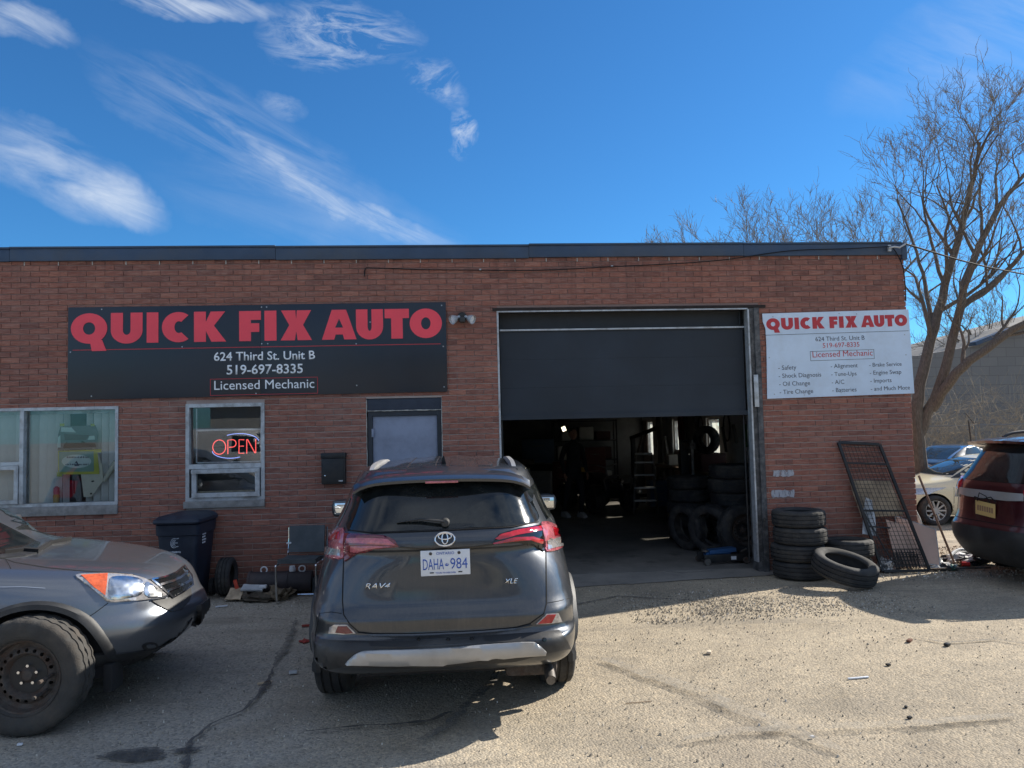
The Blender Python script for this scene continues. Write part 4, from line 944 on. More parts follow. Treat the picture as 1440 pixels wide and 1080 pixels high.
for k, (x0, y0, x1, y1) in enumerate(((540, 250, 582, 225), (815, 250, 850, 228), (850, 485, 912, 455), (512, 700, 560, 660))):
    tp = thing('tape_piece', ['yellow tape piece at the upper left corner of the truck poster', 'yellow tape piece at the upper right corner of the truck poster', 'yellow tape piece right of the certificate top', 'yellow tape piece below the certificate left corner'][k], 'tape', (0, 0, 0), 0, 'yellow tape pieces in the wide window')
    poly(tp, 'tape', [zw2(*q) for q in ((x0, y0), (x1, y0), (x1, y1), (x0, y1))], M['yellow_edge'], .012)
# ================================================================== CARS
def pchip(xs, ys, q):
    xs = np.array(xs, float); ys = np.array(ys, float); h = np.diff(xs); d = np.diff(ys)/h; m = np.zeros(len(xs))
    for i in range(1, len(xs)-1):
        if d[i-1]*d[i] > 0: w1 = 2*h[i]+h[i-1]; w2 = h[i]+2*h[i-1]; m[i] = (w1+w2)/(w1/d[i-1]+w2/d[i])
    m[0], m[-1] = d[0], d[-1]
    i = np.clip(np.searchsorted(xs, q)-1, 0, len(h)-1); t_ = (q-xs[i])/h[i]
    return ((1+2*t_)*(1-t_)**2)*ys[i]+t_*(1-t_)**2*h[i]*m[i]+t_*t_*(3-2*t_)*ys[i+1]+t_*t_*(t_-1)*h[i]*m[i+1]
def car_body(levels, crown, nr=4.0, nf=3.2, N=128, sub=0.0125, arches=(), arch_r=0.36, width_in=0.62):
    """levels: (z, y_rear, y_front, half_width). Returns mesh, BVH (car space, +y forward)"""
    L = np.array(levels); zs = []; z = L[0, 0]
    while z < L[-1, 0]: zs.append(z); z += sub if z > L[0, 0]+.001 else sub
    zs.append(L[-1, 0])
    yr = [pchip(L[:, 0], L[:, 1], q) for q in zs]; yf = [pchip(L[:, 0], L[:, 2], q) for q in zs]; w = [pchip(L[:, 0], L[:, 3], q) for q in zs]
    V = []; F = []
    def ring(z, a, b_, ww, k=1.0):
        nrr = nr(z) if callable(nr) else nr
        c = (a+b_)/2*0+(-0.0); c = max(min(0.1, b_-0.5), a+0.5)
        for j in range(N):
            th = 2*math.pi*(j+.5)/N; ct, s_ = math.cos(th), math.sin(th)
            n = nf if s_ > 0 else nrr; e = 2.0/n; half = (b_-c) if s_ > 0 else (c-a)
            x = ww*math.copysign(abs(ct)**e, ct); y = c+half*math.copysign(abs(s_)**e, s_)
            V.append((x*k, c+(y-c)*k, z))
    for z, a, b_, ww in zip(zs, yr, yf, w): ring(z, a, b_, ww)
    top = zs[-1]; K = 9
    for i in range(1, K+1):
        k = 1-i/(K+0.25); ring(top+(crown-top)*math.sin((1-k)*math.pi/2)**0.9, yr[-1], yf[-1], w[-1], k)
    nr_ = len(zs)+K
    for i in range(nr_-1):
        for j in range(N): F.append((i*N+j, i*N+(j+1) % N, (i+1)*N+(j+1) % N, (i+1)*N+j))
    F.append(tuple(range(N-1, -1, -1))); F.append(tuple((nr_-1)*N+j for j in range(N)))
    me = bpy.data.meshes.new('body'); me.from_pydata(V, [], F); me.update()
    bvh = BVHTree.FromPolygons([Vector(v) for v in V], F)
    if arches:
        ob = bpy.data.objects.new('tmp', me); COL.objects.link(ob)
        b = MB()
        for y, zc in arches:
            for sx in (-1, 1):
                x0, x1 = (width_in, 1.3) if sx > 0 else (-1.3, -width_in)
                b.tube([(x0, y, zc), (x1, y, zc)], arch_r, 40)
        cu = b.build('cut', None, smooth=False)
        md = ob.modifiers.new('b', 'BOOLEAN'); md.object = cu; md.operation = 'DIFFERENCE'; md.solver = 'EXACT'
        dg = bpy.context.evaluated_depsgraph_get(); dg.update()
        me2 = bpy.data.meshes.new_from_object(ob.evaluated_get(dg)); cm = cu.data
        bpy.data.objects.remove(ob); bpy.data.objects.remove(cu); bpy.data.meshes.remove(me); bpy.data.meshes.remove(cm); me = me2; me.name = 'body'
        for p in me.polygons:
            c = p.center
            for y, zc in arches:
                rr = math.hypot(c.y-y, c.z-zc)
                if abs(c.x) >= width_in-0.01 and rr < arch_r+.004 and (rr > arch_r*0.9 and abs(p.normal.x) < .5 or abs(abs(c.x)-width_in) < .01): p.material_index = 1
    for p in me.polygons:
        if p.normal.z < -0.9: p.material_index = 1
    sharpen(me, 0.75); return me, bvh
class Car:
    def __init__(s, name, label, loc, rz, spec, paint, group=None, cat='car'):
        s.root = thing(name, label, cat, loc, rz, group); s.Mx = T(*loc) @ RZ(rz); s.Mi = s.Mx.inverted()
        me, s.bvh = car_body(**spec); s.body = link('body', me, [paint, M['interior']], s.root); s.o = s.Mi @ CAM
        s.paint = paint
    def rp(s, px, py):
        d = (s.Mi.to_3x3() @ ray(px, py)); return s.o, d
    def rl(s, side):
        """returns ray function for car-space orthographic picking"""
        if side == 'left': return lambda a, b: (Vector((-3, a, b)), Vector((1, 0, 0)))
        if side == 'right': return lambda a, b: (Vector((3, a, b)), Vector((-1, 0, 0)))
        if side == 'rear': return lambda a, b: (Vector((a, -5, b)), Vector((0, 1, 0)))
        if side == 'front': return lambda a, b: (Vector((a, 5, b)), Vector((0, -1, 0)))
        return lambda a, b: (Vector((a, b, 4)), Vector((0, 0, -1)))
    def patch(s, name, pts, m, rf=None, off=.004, thick=.012, grid=None, parent=None, label=None, bulge=0.0, smooth=True):
        rf = rf or s.rp; px = rf == s.rp
        grid = grid or (7 if px else 0.05)
        bm = bmesh.new(); vs = [bm.verts.new((p[0], p[1], 0)) for p in pts]; bm.faces.new(vs)
        x0, x1 = min(p[0] for p in pts), max(p[0] for p in pts); y0, y1 = min(p[1] for p in pts), max(p[1] for p in pts)
        k = math.floor(x0/grid)+1
        while k*grid < x1-1e-6: bmesh.ops.bisect_plane(bm, geom=list(bm.verts)+list(bm.edges)+list(bm.faces), plane_co=(k*grid, 0, 0), plane_no=(1, 0, 0)); k += 1
        k = math.floor(y0/grid)+1
        while k*grid < y1-1e-6: bmesh.ops.bisect_plane(bm, geom=list(bm.verts)+list(bm.edges)+list(bm.faces), plane_co=(0, k*grid, 0), plane_no=(0, 1, 0)); k += 1
        bmesh.ops.triangulate(bm, faces=[f for f in bm.faces if len(f.verts) > 4])
        bm.verts.index_update(); res = []; last = 5.0
        cxm, cym = (x0+x1)/2, (y0+y1)/2
        bnd = {v.index for e in bm.edges if len(e.link_faces) == 1 for v in e.verts}
        for v in bm.verts:
            o, d = rf(v.co.x, v.co.y); d = d.normalized(); h, n, _, dist = s.bvh.ray_cast(o, d)
            if h is None:
                h, n, _, _ = s.bvh.find_nearest(o+d*last)
            else: last = dist
            if n.dot(d) > 0: n = -n
            res.append((h, n))
        # soften normals over neighbours so trim reads as one pressing
        co = []; 
        for v in bm.verts:
            n = res[v.index][1].copy()
            for e in v.link_edges: n += res[e.other_vert(v).index][1]
            n.normalize(); ob = off+(bulge if v.index not in bnd else 0)
            co.append((res[v.index][0]+n*ob, res[v.index][0]-n*thick))
        N = len(bm.verts); V = [c[0] for c in co]+[c[1] for c in co]; F = []
        ctr_d = rf(cxm, cym)[1]
        for f in bm.faces: 
            idx = [v.index for v in f.verts]; a, b2, c = V[idx[0]], V[idx[1]], V[idx[2]]
            if (b2-a).cross(c-a).dot(ctr_d) > 0: idx.reverse()
            F.append(tuple(idx))
        for e in bm.edges:
            if len(e.link_faces) == 1: i, j = e.verts[0].index, e.verts[1].index; F.append((i, j, j+N, i+N))
        bm.free(); me = bpy.data.meshes.new(name); me.from_pydata(V, [], F); me.update()
        b2 = bmesh.new(); b2.from_mesh(me); bmesh.ops.recalc_face_normals(b2, faces=b2.faces); b2.to_mesh(me); b2.free()
        if smooth: sharpen(me, 0.8)
        o = link(name, me, m, parent or s.root)
        if label: o['label'] = label
        return o
    def line(s, name, pts, w, m, rf=None, off=.0015, closed=False, parent=None, **k):
        P = [Vector(p) for p in pts]; n = len(P); A = []; B = []
        for i in range(n):
            if closed: d = (P[(i+1) % n]-P[i-1]).normalized()
            else: d = (P[min(i+1, n-1)]-P[max(i-1, 0)]).normalized()
            q = Vector((-d.y, d.x))*w/2; A.append(P[i]+q); B.append(P[i]-q)
        return s.patch(name, [tuple(p) for p in A]+[tuple(p) for p in reversed(B)], m, rf, off, .004, parent=parent, **k)
    def hit(s, px, py, rf=None):
        o, d = (rf or s.rp)(px, py); h, n, _, _ = s.bvh.ray_cast(o, d.normalized())
        if h is None: h, n, _, _ = s.bvh.find_nearest(o+d.normalized()*5)
        return h, n
def crv(pts, n=5, closed=False):
    """smooth 2D outline through points"""
    P = [Vector(p) for p in pts]; out = []; k = len(P)
    for i in range(k if closed else k-1):
        p0, p1, p2, p3 = P[i-1] if (closed or i > 0) else P[i], P[i], P[(i+1) % k], P[(i+2) % k] if (closed or i+2 < k) else P[(i+1) % k]
        for j in range(n):
            t_ = j/n; q = 0.5*((2*p1)+(p2-p0)*t_+(2*p0-5*p1+4*p2-p3)*t_*t_+(3*p1-p0-3*p2+p3)*t_**3); out.append((q.x, q.y))
    if not closed: out.append(tuple(P[-1]))
    return out
def tyre_bm(R, r, w, n=72, blocks=True):
    b = MB(); hw = w/2
    prof = [(r, -hw*.72), (r+.012, -hw*.86), (r+(R-r)*.3, -hw*.98), (r+(R-r)*.6, -hw*1.0), (R-.03, -hw*.95), (R-.012, -hw*.86), (R-.004, -hw*.74)]
    gro = [(-.62, 1), (-.56, 0), (-.50, 0), (-.46, 1), (-.16, 1), (-.12, 0), (-.05, 0), (-.02, 1), (.14, 1), (.18, 0), (.25, 0), (.29, 1), (.58, 1), (.62, 0), (.66, 0), (.70, 1)]
    gro = [(-.58, 1), (-.55, 0), (-.47, 0), (-.44, 1), (-.14, 1), (-.11, 0), (-.03, 0), (0.0, 1), (.11, 1)]
    gro = [(-.56, 1), (-.53, 0), (-.45, 0), (-.42, 1), (-.06, 1), (-.04, 0), (.04, 0), (.06, 1), (.42, 1), (.45, 0), (.53, 0), (.56, 1)]
    prof += [(R-(0 if g else .013), hw*f) for f, g in gro]
    prof += [(R-.004, hw*.74), (R-.012, hw*.86), (R-.03, hw*.95), (r+(R-r)*.6, hw), (r+(R-r)*.3, hw*.98), (r+.012, hw*.86), (r, hw*.72), (r+.004, hw*.55), (r+.02, hw*.5), (r+.06, hw*.7), (r+.06, -hw*.7), (r+.02, -hw*.5), (r+.004, -hw*.55)]
    b.lathe(prof+[prof[0]], n, 'x')
    if blocks:
        m = n; k = len(prof)+1
        for i, (rr, h) in enumerate(prof):
            if rr >= R-.0125 and abs(h) > hw*.4 or (rr >= R-.001):
                for j in range(m):
                    if (j+(i//3 if abs(h) < hw*.4 else 0)) % 3 == 0:
                        idx = i*m+j; x, y, z = b.v[idx]; q = (math.hypot(y, z)-.0065)/math.hypot(y, z); b.v[idx] = (x, y*q, z*q)
    return b
def add_wheel(car, x, y, R, r, w, style='alloy', side=1, tyre_m=None, n=72, rim_m=None, steer=0.0, blocks=True, cache={}):
    key = (R, r, w, style, n, blocks); hw = w/2
    hub = MB().lathe([(0, .0), (.07, -.005), (.13, -.02), (.14, -.08), (0, -.08)], 20, 'x')
    h = hub.build('wheel', M['rusty_steel'], car.root, (x, y, R-.004), (0, 0, (math.pi if side < 0 else 0)+steer))
    if key not in cache:
        b = tyre_bm(R, r, w, n, blocks); o = b.build('tyre', tyre_m or M['rubber'], h); sharpen(o.data, .5); cache[key] = [o.data, None]
    else: o = link('tyre', cache[key][0], None, h)
    if cache[key][1] is None or rim_m:
        hw = w/2
        if style == 'steel':
            b = MB(); b.lathe([(r+.012, hw*.9), (r+.014, hw*.78), (r-.008, hw*.7), (r-.02, hw*.35), (r-.045, hw*.28), (r-.062, hw*.40), (r-.082, hw*.44), (r-.092, hw*.36), (r-.105, hw*.14), (.055, hw*.14), (.045, hw*.2), (0.03, hw*.35), (0, hw*.36), (0, hw*.1), (.05, -.01), (r-.12, -.01), (r-.06, hw*.2), (r-.05, -hw*.8), (r+.01, -hw*.9), (r+.0, -hw*.8), (r+.004, hw*.7)], 60, 'x')
            ob = b.build('rim', rim_m or M['rusty_steel'], h, fix=True); c = MB()
            for k in range(20): a = 2*math.pi*k/20; c.tube([(-.1, (r-.066)*math.cos(a), (r-.066)*math.sin(a)), (.2, (r-.066)*math.cos(a), (r-.066)*math.sin(a))], .0115, 10)
            cu = c.build('cut', None, smooth=False); cu.parent = h
            md = ob.modifiers.new('b', 'BOOLEAN'); md.object = cu; md.operation = 'DIFFERENCE'; md.solver = 'EXACT'
            dg = bpy.context.evaluated_depsgraph_get(); dg.update(); me = bpy.data.meshes.new_from_object(ob.evaluated_get(dg)); ob.modifiers.clear(); ob.data = me; bpy.data.objects.remove(cu); sharpen(me, .5)
            cache[key][1] = me
        else:
            b = MB(); b.lathe([(r+.012, hw*.9), (r+.012, hw*.76), (r-.012, hw*.7), (r-.02, hw*.3), (r-.03, -hw*.8), (r, -hw*.9), (r+.004, hw*.5)], 48, 'x')
            for k in range(10 if style == 'alloy' else 7):
                a = 2*math.pi*k/(10 if style == 'alloy' else 7); 
                for da in (-.0,):
                    p0 = (hw*.62, .05*math.cos(a), .05*math.sin(a)); p1 = (hw*.74, (r-.005)*math.cos(a+da), (r-.005)*math.sin(a+da)); v, f = beam(p0, p1, .034, .022, (1, 0, 0)); b.add(v, f)
            b.lathe([(0, hw*.72), (.05, hw*.70), (.062, hw*.6), (.06, hw*.3)], 24, 'x')
            ob = b.build('rim', rim_m or M['silver_trim'], h); cache[key][1] = ob.data
    else: ob = link('rim', cache[key][1], None, h)
    if style == 'steel':
        MB().lathe([(0, hw*.15), (.05, hw*.15), (.052, hw*.155), (r-.108, hw*.155), (r-.106, hw*.13)], 36, 'x').build('hub_plate', M['dark_metal'], h)
        for k in range(5):
            a = 2*math.pi*k/5+.3; MB().tube([(hw*.12, .057*math.cos(a), .057*math.sin(a)), (hw*.12+.024, .057*math.cos(a), .057*math.sin(a))], .0095, 6).build('lug_nut', M['chrome'], h)
    return h
def arch_trim(car, y, zc, r0, x_fn, side, m, w=.05, a0=-12, a1=192, name='wheel_arch_trim', th=.018):
    """flat moulding that follows the opening on the body side"""
    V = []; n = 30; F = []
    for i in range(n+1):
        a = R_(a0+(a1-a0)*i/n)
        for (rr, k) in ((r0-.004, -.03), (r0-.004, th), (r0+w*.6, th*1.0), (r0+w, .001), (r0+w, -.03)):
            yy, zz = y+rr*math.cos(a), zc+rr*math.sin(a); h, nn, _, _ = car.bvh.ray_cast(Vector((side*3, yy, max(zz, .24))), Vector((-side, 0, 0)))
            xx = h.x if h is not None else side*.85
            V.append((xx+side*k, yy, zz))
    for i in range(n):
        for k in range(5): F.append((i*5+k, i*5+(k+1) % 5, (i+1)*5+(k+1) % 5, (i+1)*5+k))
    F += [(0, 1, 2, 3, 4), tuple(n*5+k for k in (4, 3, 2, 1, 0))]
    b = MB(); b.add(V, F); return b.build(name, m, car.root)
def mirror(car, side, y, z, m, x=0.93, w=.2, h=.145):
    b = MB(); bm = bmesh.new(); bmesh.ops.create_cube(bm, size=1); bmesh.ops.subdivide_edges(bm, edges=list(bm.edges), cuts=3, use_grid_fill=True)
    for v in bm.verts:
        c = v.co*2; L = max(abs(c.x), abs(c.y), abs(c.z)); q = c.normalized()*1.25; q = c.lerp(q, .55)
        v.co = Vector((q.x*w/2, q.y*(.055 if q.y < 0 else .10), q.z*h/2))
    b.bm(bm, T(side*(x+w/2), y, z)); b.tube([(side*(x-.10), y+.04, z-.07), (side*(x+.06), y+.01, z-.045)], [.03, .035], 8)
    o = b.build('side_mirror', m, car.root)
    MB().box(side*(x+w/2)-w*.38, side*(x+w/2)+w*.38, y-.066, y-.058, z-h*.34, z+h*.34, bev=.003).build('mirror_glass', M['mirror_glass'], o)
M['mirror_glass'] = mat('mirror_glass', (0.75, 0.78, 0.8), 0.03, 1.0)

# ---------------------------------------------------------------- grey SUV seen from behind
def Z1(pts): return [(420+x/2.843, 620+y/2.843) for x, y in pts]
def Z6(pts): return [(440+x/4.155, 740+y/4.155) for x, y in pts]
def Z7(pts): return [(640+x/4.155, 720+y/4.155) for x, y in pts]
suv_levels = [(.335, -2.10, 2.05, .84), (.36, -2.17, 2.15, .865), (.40, -2.235, 2.2, .88), (.45, -2.275, 2.27, .886), (.52, -2.295, 2.3, .89), (.55, -2.29, 2.3, .89), (.572, -2.235, 2.3, .89), (.61, -2.215, 2.28, .89), (.68, -2.222, 2.25, .89), (.715, -2.205, 2.22, .889),
              (.78, -2.178, 2.2, .888), (.9, -2.165, 2.12, .88), (1.0, -2.16, 1.9, .868), (1.08, -2.155, 1.5, .855), (1.10, -2.18, 1.35, .85), (1.15, -2.175, 1.15, .835), (1.20, -2.135, 1.02, .80), (1.30, -2.06, .85, .75), (1.40, -1.98, .62, .71), (1.47, -1.91, .42, .67), (1.52, -1.84, .22, .64), (1.555, -1.76, .05, .60)]
P_RAV = carpaint('suv_grey_paint', (0.050, 0.058, 0.070), damt=0.26, metal=0.7, rough=0.32)
rav = Car('grey_suv', 'dark grey SUV parked in the middle, tail with blue lettered plate facing us', (-0.115, 6.93, 0), 0.0,
          dict(levels=suv_levels, crown=1.602, nr=lambda z: 4.2+3.2*max(0, min(1, (1.05-z)/.35)), nf=3.4, arches=((-1.34, .345), (1.33, .345)), arch_r=.375), P_RAV)
# rear glass and surround
rav.patch('rear_glass', crv(Z1([(243, 176), (580, 150), (908, 174), (935, 245), (957, 318), (850, 340), (580, 352), (300, 364), (194, 352), (215, 260)]), 4, True), M['dark_glass'], off=.003, thick=.01, bulge=.002)
rav.line('glass_seam', Z1([(196, 357), (300, 369), (580, 358), (850, 345), (958, 324)]), 1.2, M['seam'], off=.006)
# tail lamps
def lens(poly, m, nm='tail_lamp', off=.010, par=None, bulge=.006, lab=None): return rav.patch(nm, poly, m, off=off, thick=.02, parent=par, bulge=bulge, grid=5, label=lab)
lamp = lens(Z1([(187, 372), (340, 380), (384, 396), (402, 424), (300, 434), (232, 452), (186, 482)]), M['red_lens_dark'])
lens(Z1([(196, 392), (360, 396), (392, 418), (300, 414), (200, 408)]), M['pink_lens'], 'light_bar', .018, lamp, .002)
lens(Z1([(215, 422), (300, 420), (384, 422), (300, 430), (214, 442)]), M['pink_lens'], 'light_bar', .018, lamp, .002)
lamp = lens(crv(Z1([(128, 368), (182, 350), (181, 410), (179, 470), (108, 464), (103, 430), (110, 395)]), 3, True), M['pink_lens'])
lens(Z1([(115, 425), (175, 430), (174, 464), (112, 458)]), M['clear_lens'], 'reverse_lens', .019, lamp, .002)
lens(Z1([(135, 378), (172, 366), (171, 395), (128, 398)]), M['red_lens'], 'brake_lens', .019, lamp, .002)
lamp = lens(Z1([(772, 410), (800, 374), (880, 352), (962, 338), (974, 352), (978, 442), (935, 416), (880, 408), (775, 414)]), M['black_gloss'])
lens(Z1([(783, 392), (805, 378), (880, 360), (962, 346), (968, 362), (880, 378), (800, 396)]), M['red_lens'], 'light_bar', .019, lamp, .002)
lens(Z1([(774, 408), (860, 386), (930, 384), (970, 396), (968, 409), (920, 398), (860, 402), (778, 413)]), M['red_lens'], 'light_bar', .019, lamp, .002)
lamp = lens(crv(Z1([(968, 326), (1030, 338), (1050, 372), (1054, 425), (988, 443), (978, 385)]), 3, True), M['pink_lens'])
lens(Z1([(985, 395), (1046, 385), (1050, 423), (990, 438)]), M['clear_lens'], 'reverse_lens', .019, lamp, .002)
lens(Z1([(1006, 345), (1028, 352), (1042, 378), (1016, 380)]), M['red_lens'], 'brake_lens', .019, lamp, .002)
# tailgate shut lines
rav.line('panel_gap', Z1([(184, 345), (183, 372), (180, 480), (177, 560), (175, 640), (180, 695), (205, 733), (240, 764), (300, 770), (450, 770), (580, 766), (740, 757), (870, 745), (925, 730), (980, 690), (991, 650), (990, 560), (988, 440), (975, 375), (964, 330)]), 1.6, M['seam'])
rav.line('panel_gap', Z1([(62, 915), (66, 780), (84, 690), (130, 684), (172, 690)]), 0.9, M['seam'])
rav.line('panel_gap', Z1([(994, 648), (1040, 640), (1088, 628)]), 0.9, M['seam'])
# dark trim ledge between the lamps, its crease shade drawn in as black
rav.line('garnish', Z1([(400, 424), (470, 430), (580, 430), (700, 424), (775, 414)]), 2.0, M['black_gloss'], off=.006)
# bumper cladding, skid plate, reflectors
rav.patch('bumper_cladding', Z1([(78, 794), (180, 800), (300, 803), (450, 801), (600, 795), (740, 784), (860, 772), (950, 766), (1040, 758), (1072, 800), (1086, 830), (1040, 838), (985, 850), (870, 880), (600, 902), (400, 908), (180, 900), (66, 925), (68, 850)]), M['black_plastic'], off=.006, thick=.02)
rav.line('bumper_lip', Z1([(235, 768), (300, 777), (450, 778), (600, 773), (740, 765), (870, 752), (930, 738)]), 2.2, P_RAV, off=.016, )
sk_ = rav.patch('skid_plate', crv(Z1([(188, 886), (212, 862), (245, 843), (300, 836), (450, 832), (600, 825), (760, 812), (920, 803), (955, 812), (987, 838)]), 4)+Z1([(984, 850), (870, 858), (820, 864), (790, 862), (600, 884), (400, 892), (250, 890)]), M['silver_trim'], off=.022, thick=.02, bulge=.012)
for q in ([(403, 862)], [(598, 797)]): pass
for (x, y, nm) in ((403, 862, 'parking_sensor'), (598, 797, 'parking_sensor'), (480, 797, 'parking_sensor'), (692, 794, 'parking_sensor'), (982, 795, 'parking_sensor')):
    h, n = rav.hit(*Z1([(x, y)])[0]); q = n.to_track_quat('Z', 'Y').to_matrix().to_4x4(); b = MB(); b.lathe([(0, .031 if y > 850 else .012), (.012, .030 if y > 850 else .011), (.014, 0)], 14, 'z', M_=T(*h) @ q); b.build(nm, M['black_gloss'], rav.root)
rf_ = rav.patch('reflector', Z1([(122, 768), (127, 742), (145, 733), (195, 734), (229, 768), (180, 772)]), M['clear_lens'], off=.010)
rav.patch('red_lens', Z1([(150, 764), (160, 738), (194, 738), (220, 766), (190, 769)]), M['red_lens_dark'], off=.014, parent=rf_)
rf_ = rav.patch('reflector', Z1([(948, 731), (990, 691), (1035, 688), (1050, 722), (1000, 730)]), M['clear_lens'], off=.010)
rav.patch('red_lens', Z1([(954, 729), (992, 694), (1024, 692), (1008, 726)]), M['red_lens'], off=.014, parent=rf_)
# arch mouldings, mudguard wings
for yy in (-1.34, 1.33):
    for sd_ in (-1, 1): arch_trim(rav, yy, .345, .375, None, sd_, M['black_plastic'], w=.06, th=.03)
# spoiler with brake lamp
def loft(car, rows, name, m, parent=None):
    b = MB(); n = len(rows[0]); V = [p for r in rows for p in r]; F = []
    for i in range(len(rows)-1):
        for j in range(n-1): F.append((i*n+j, i*n+j+1, (i+1)*n+j+1, (i+1)*n+j))
    b.add(V, F); return b.build(name, m, parent or car.root)
rows = []
for i in range(25):
    f = i/24*2-1; x = f*.585; c = abs(f)**5*.10; yb = -2.02+.16*abs(f)**2.2; 
    zt = 1.522-.030*f*f-.05*abs(f)**8
    rows.append([(x*.98, -1.62, zt+.055-.04*f*f), (x, -1.80, zt+.034), (x*1.0, yb+.04, zt+.008), (x, yb, zt-.008), (x, yb+.006, zt-.026), (x*.98, yb+.05, zt-.030), (x*.94, -1.80, zt-.045), (x*.94, -1.62, zt-.02), (x*.98, -1.62, zt+.055-.04*f*f)])
sp = loft(rav, rows, 'spoiler', P_RAV); 
MB().box(-.105, .105, -2.02, -2.003, 1.488, 1.503, bev=.004).build('brake_lamp', M['pink_lens'], sp)
# black gloss panels at the glass shoulders
# roof rails, antenna
for sd_ in (-1, 1):
    pts = [(sd_*.50, -1.58, 1.50), (sd_*.503, -1.50, 1.555), (sd_*.51, -1.32, 1.588), (sd_*.53, -.9, 1.592), (sd_*.54, -.3, 1.585), (sd_*.54, .1, 1.565), (sd_*.53, .3, 1.52)]
    pr_ = [(p[1], p[2]) for p in smooth_path(pts, 4)]; prf = pr_+[(pr_[-1][0]-.03, 1.47), (pr_[0][0]+.05, 1.46)]
    b = MB(); b.prism([prf], .015, d0=-.015); b.v = [(v[1]*1.0+sd_*(.503 if v[0] < -1.3 else .503+.035*min(1, (v[0]+1.3)/1.1)), v[0], v[2]) for v in b.v]; b.build('roof_rail', M['silver_trim'], rav.root)
    MB().box(sd_*.505-.022, sd_*.505+.022, -1.60, -1.46, 1.50, 1.548, bev=.01).build('rail_foot', M['black_plastic'], rav.root)
b = MB(); b.add([(-.02, -1.30, 1.575), (.02, -1.30, 1.575), (.012, -1.12, 1.585), (-.012, -1.12, 1.585), (-.004, -1.345, 1.64), (.004, -1.345, 1.64)], [(0, 1, 2, 3), (0, 4, 5, 1), (1, 5, 2), (3, 4, 0), (2, 5, 4, 3)]); b.build('antenna_fin', P_RAV, rav.root)
for k in range(4):
    x = -.30+k*.20; rav.patch('roof_rib', [(x-.05, -1.55), (x+.05, -1.55), (x+.05, .1), (x-.05, .1)], P_RAV, rav.rl('top'), off=.004, thick=.004, bulge=.004, grid=.04)
mirror(rav, -1, .62, 1.09, P_RAV, x=.885, w=.235, h=.16); mirror(rav, 1, .62, 1.09, P_RAV, x=.86, w=.2, h=.15)
# wiper
h0, _ = rav.hit(*Z1([(586, 326)])[0]); h1, _ = rav.hit(*Z1([(392, 326)])[0]); h2, _ = rav.hit(*Z1([(490, 312)])[0])
wp = MB().lathe([(0, -.05), (.022, -.045), (.03, 0)], 14, 'y', (h0.x, h0.y, h0.z)).build('rear_wiper', M['black_plastic'], rav.root)
MB().tube([(h0.x, h0.y-.04, h0.z+.01), (h2.x, h2.y-.035, h2.z+.004), (h1.x, h1.y-.015, h1.z)], [.017, .014, .006], 8, flat=.5).build('wiper_blade', M['black_plastic'], wp)
# emblem: three interlocking ovals
h, n = rav.hit(*Z1([(585, 391)])[0]); em = bpy.data.objects.new('emblem', None); COL.objects.link(em); em.parent = rav.root; em.location = h+Vector((0, -.022, 0)); em.rotation_euler = (R_(-14), 0, 0)
em_b = MB().lathe([(0, -.004), (1, -.003), (1.0, .012)], 40, 'y')
for i, v in enumerate(em_b.v): em_b.v[i] = (v[0]*.060, v[1], v[2]*.040)
em_b.build('emblem_base', M['black_gloss'], em)
def oring(cx, cz, rx, rz, r): return MB().tube([(cx+rx*math.cos(a/40*6.283), -.006, cz+rz*math.sin(a/40*6.283)) for a in range(40)], r, 8, closed=True)
oring(0, 0, .060, .041, .0052).build('emblem_ring', M['chrome'], em); oring(0, .004, .018, .034, .0042).build('emblem_ring', M['chrome'], em); oring(0, .017, .040, .019, .0042).build('emblem_ring', M['chrome'], em)
# plate
h, n = rav.hit(626.5, 790); pl = MB().box(-.152, .152, -.006, 0, -.078, .078, bev=.004).build('licence_plate', M['plate_white'], rav.root, (h.x, h.y-.022, h.z), (R_(-2), 0, 0))
pl.rotation_euler = (R_(2), R_(-0.6), 0); Mp = None
put_text('DAHA', pl, M['plate_blue'], -.138, -.040, -.0062, .128, .066, bold=-.004); put_text('984', pl, M['plate_blue'], .030, -.040, -.0062, .105, .066, bold=-.004)
put_text('ONTARIO', pl, M['plate_blue'], -.055, .050, -.0062, .11, .016); put_text('YOURS TO DISCOVER', pl, M['plate_blue'], -.062, -.066, -.0062, .124, .009)
b = MB()
for (x, z, w_, h_) in ((0.008, -.018, .016, .006), (.008, -.01, .005, .014), (.0, -.012, .004, .01), (.017, -.012, .004, .01)): b.box(x-w_/2, x+w_/2, -.0075, -.0062, z-h_/2, z+h_/2)
b.build('crown_mark', M['plate_blue'], pl, smooth=False)
for (x, z, m) in ((-.09, .058, 'steel'), (.085, .058, 'steel')): MB().lathe([(0, -.012), (.009, -.010), (.010, -.006)], 12, 'y', (x, 0, z)).build('screw', M['rusty_steel'], pl)
for x in (-.085, .09): MB().box(x-.012, x+.012, -.0085, -.0062, -.062, -.056).build('slot', M['seam'], pl, smooth=False)
# badges
def badge(txt, a, b_, hgt):
    (h, n), (h2, _) = rav.hit(*Z1([a])[0]), rav.hit(*Z1([b_])[0]); 
    w_ = (h2-h).length; dx = (h2-h).normalized(); up = Vector((0, 0, 1)); ny = dx.cross(up).normalized(); up = ny.cross(dx)*-1
    up = Vector((0, 0, 1)); fy = up.cross(dx).normalized(); Mx = Matrix(((dx.x, fy.x, up.x, h.x), (dx.y, fy.y, up.y, h.y-.004), (dx.z, fy.z, up.z, h.z), (0, 0, 0, 1)))
    put_text(txt, rav.root, M['chrome'], 0, 0, 0, w_, hgt, bold=.008, name='badge', depth=.006, M_=Mx, shear=.35)
badge('RAV4', (264, 592), (368, 590), .036); badge('XLE', (820, 570), (876, 568), .030)
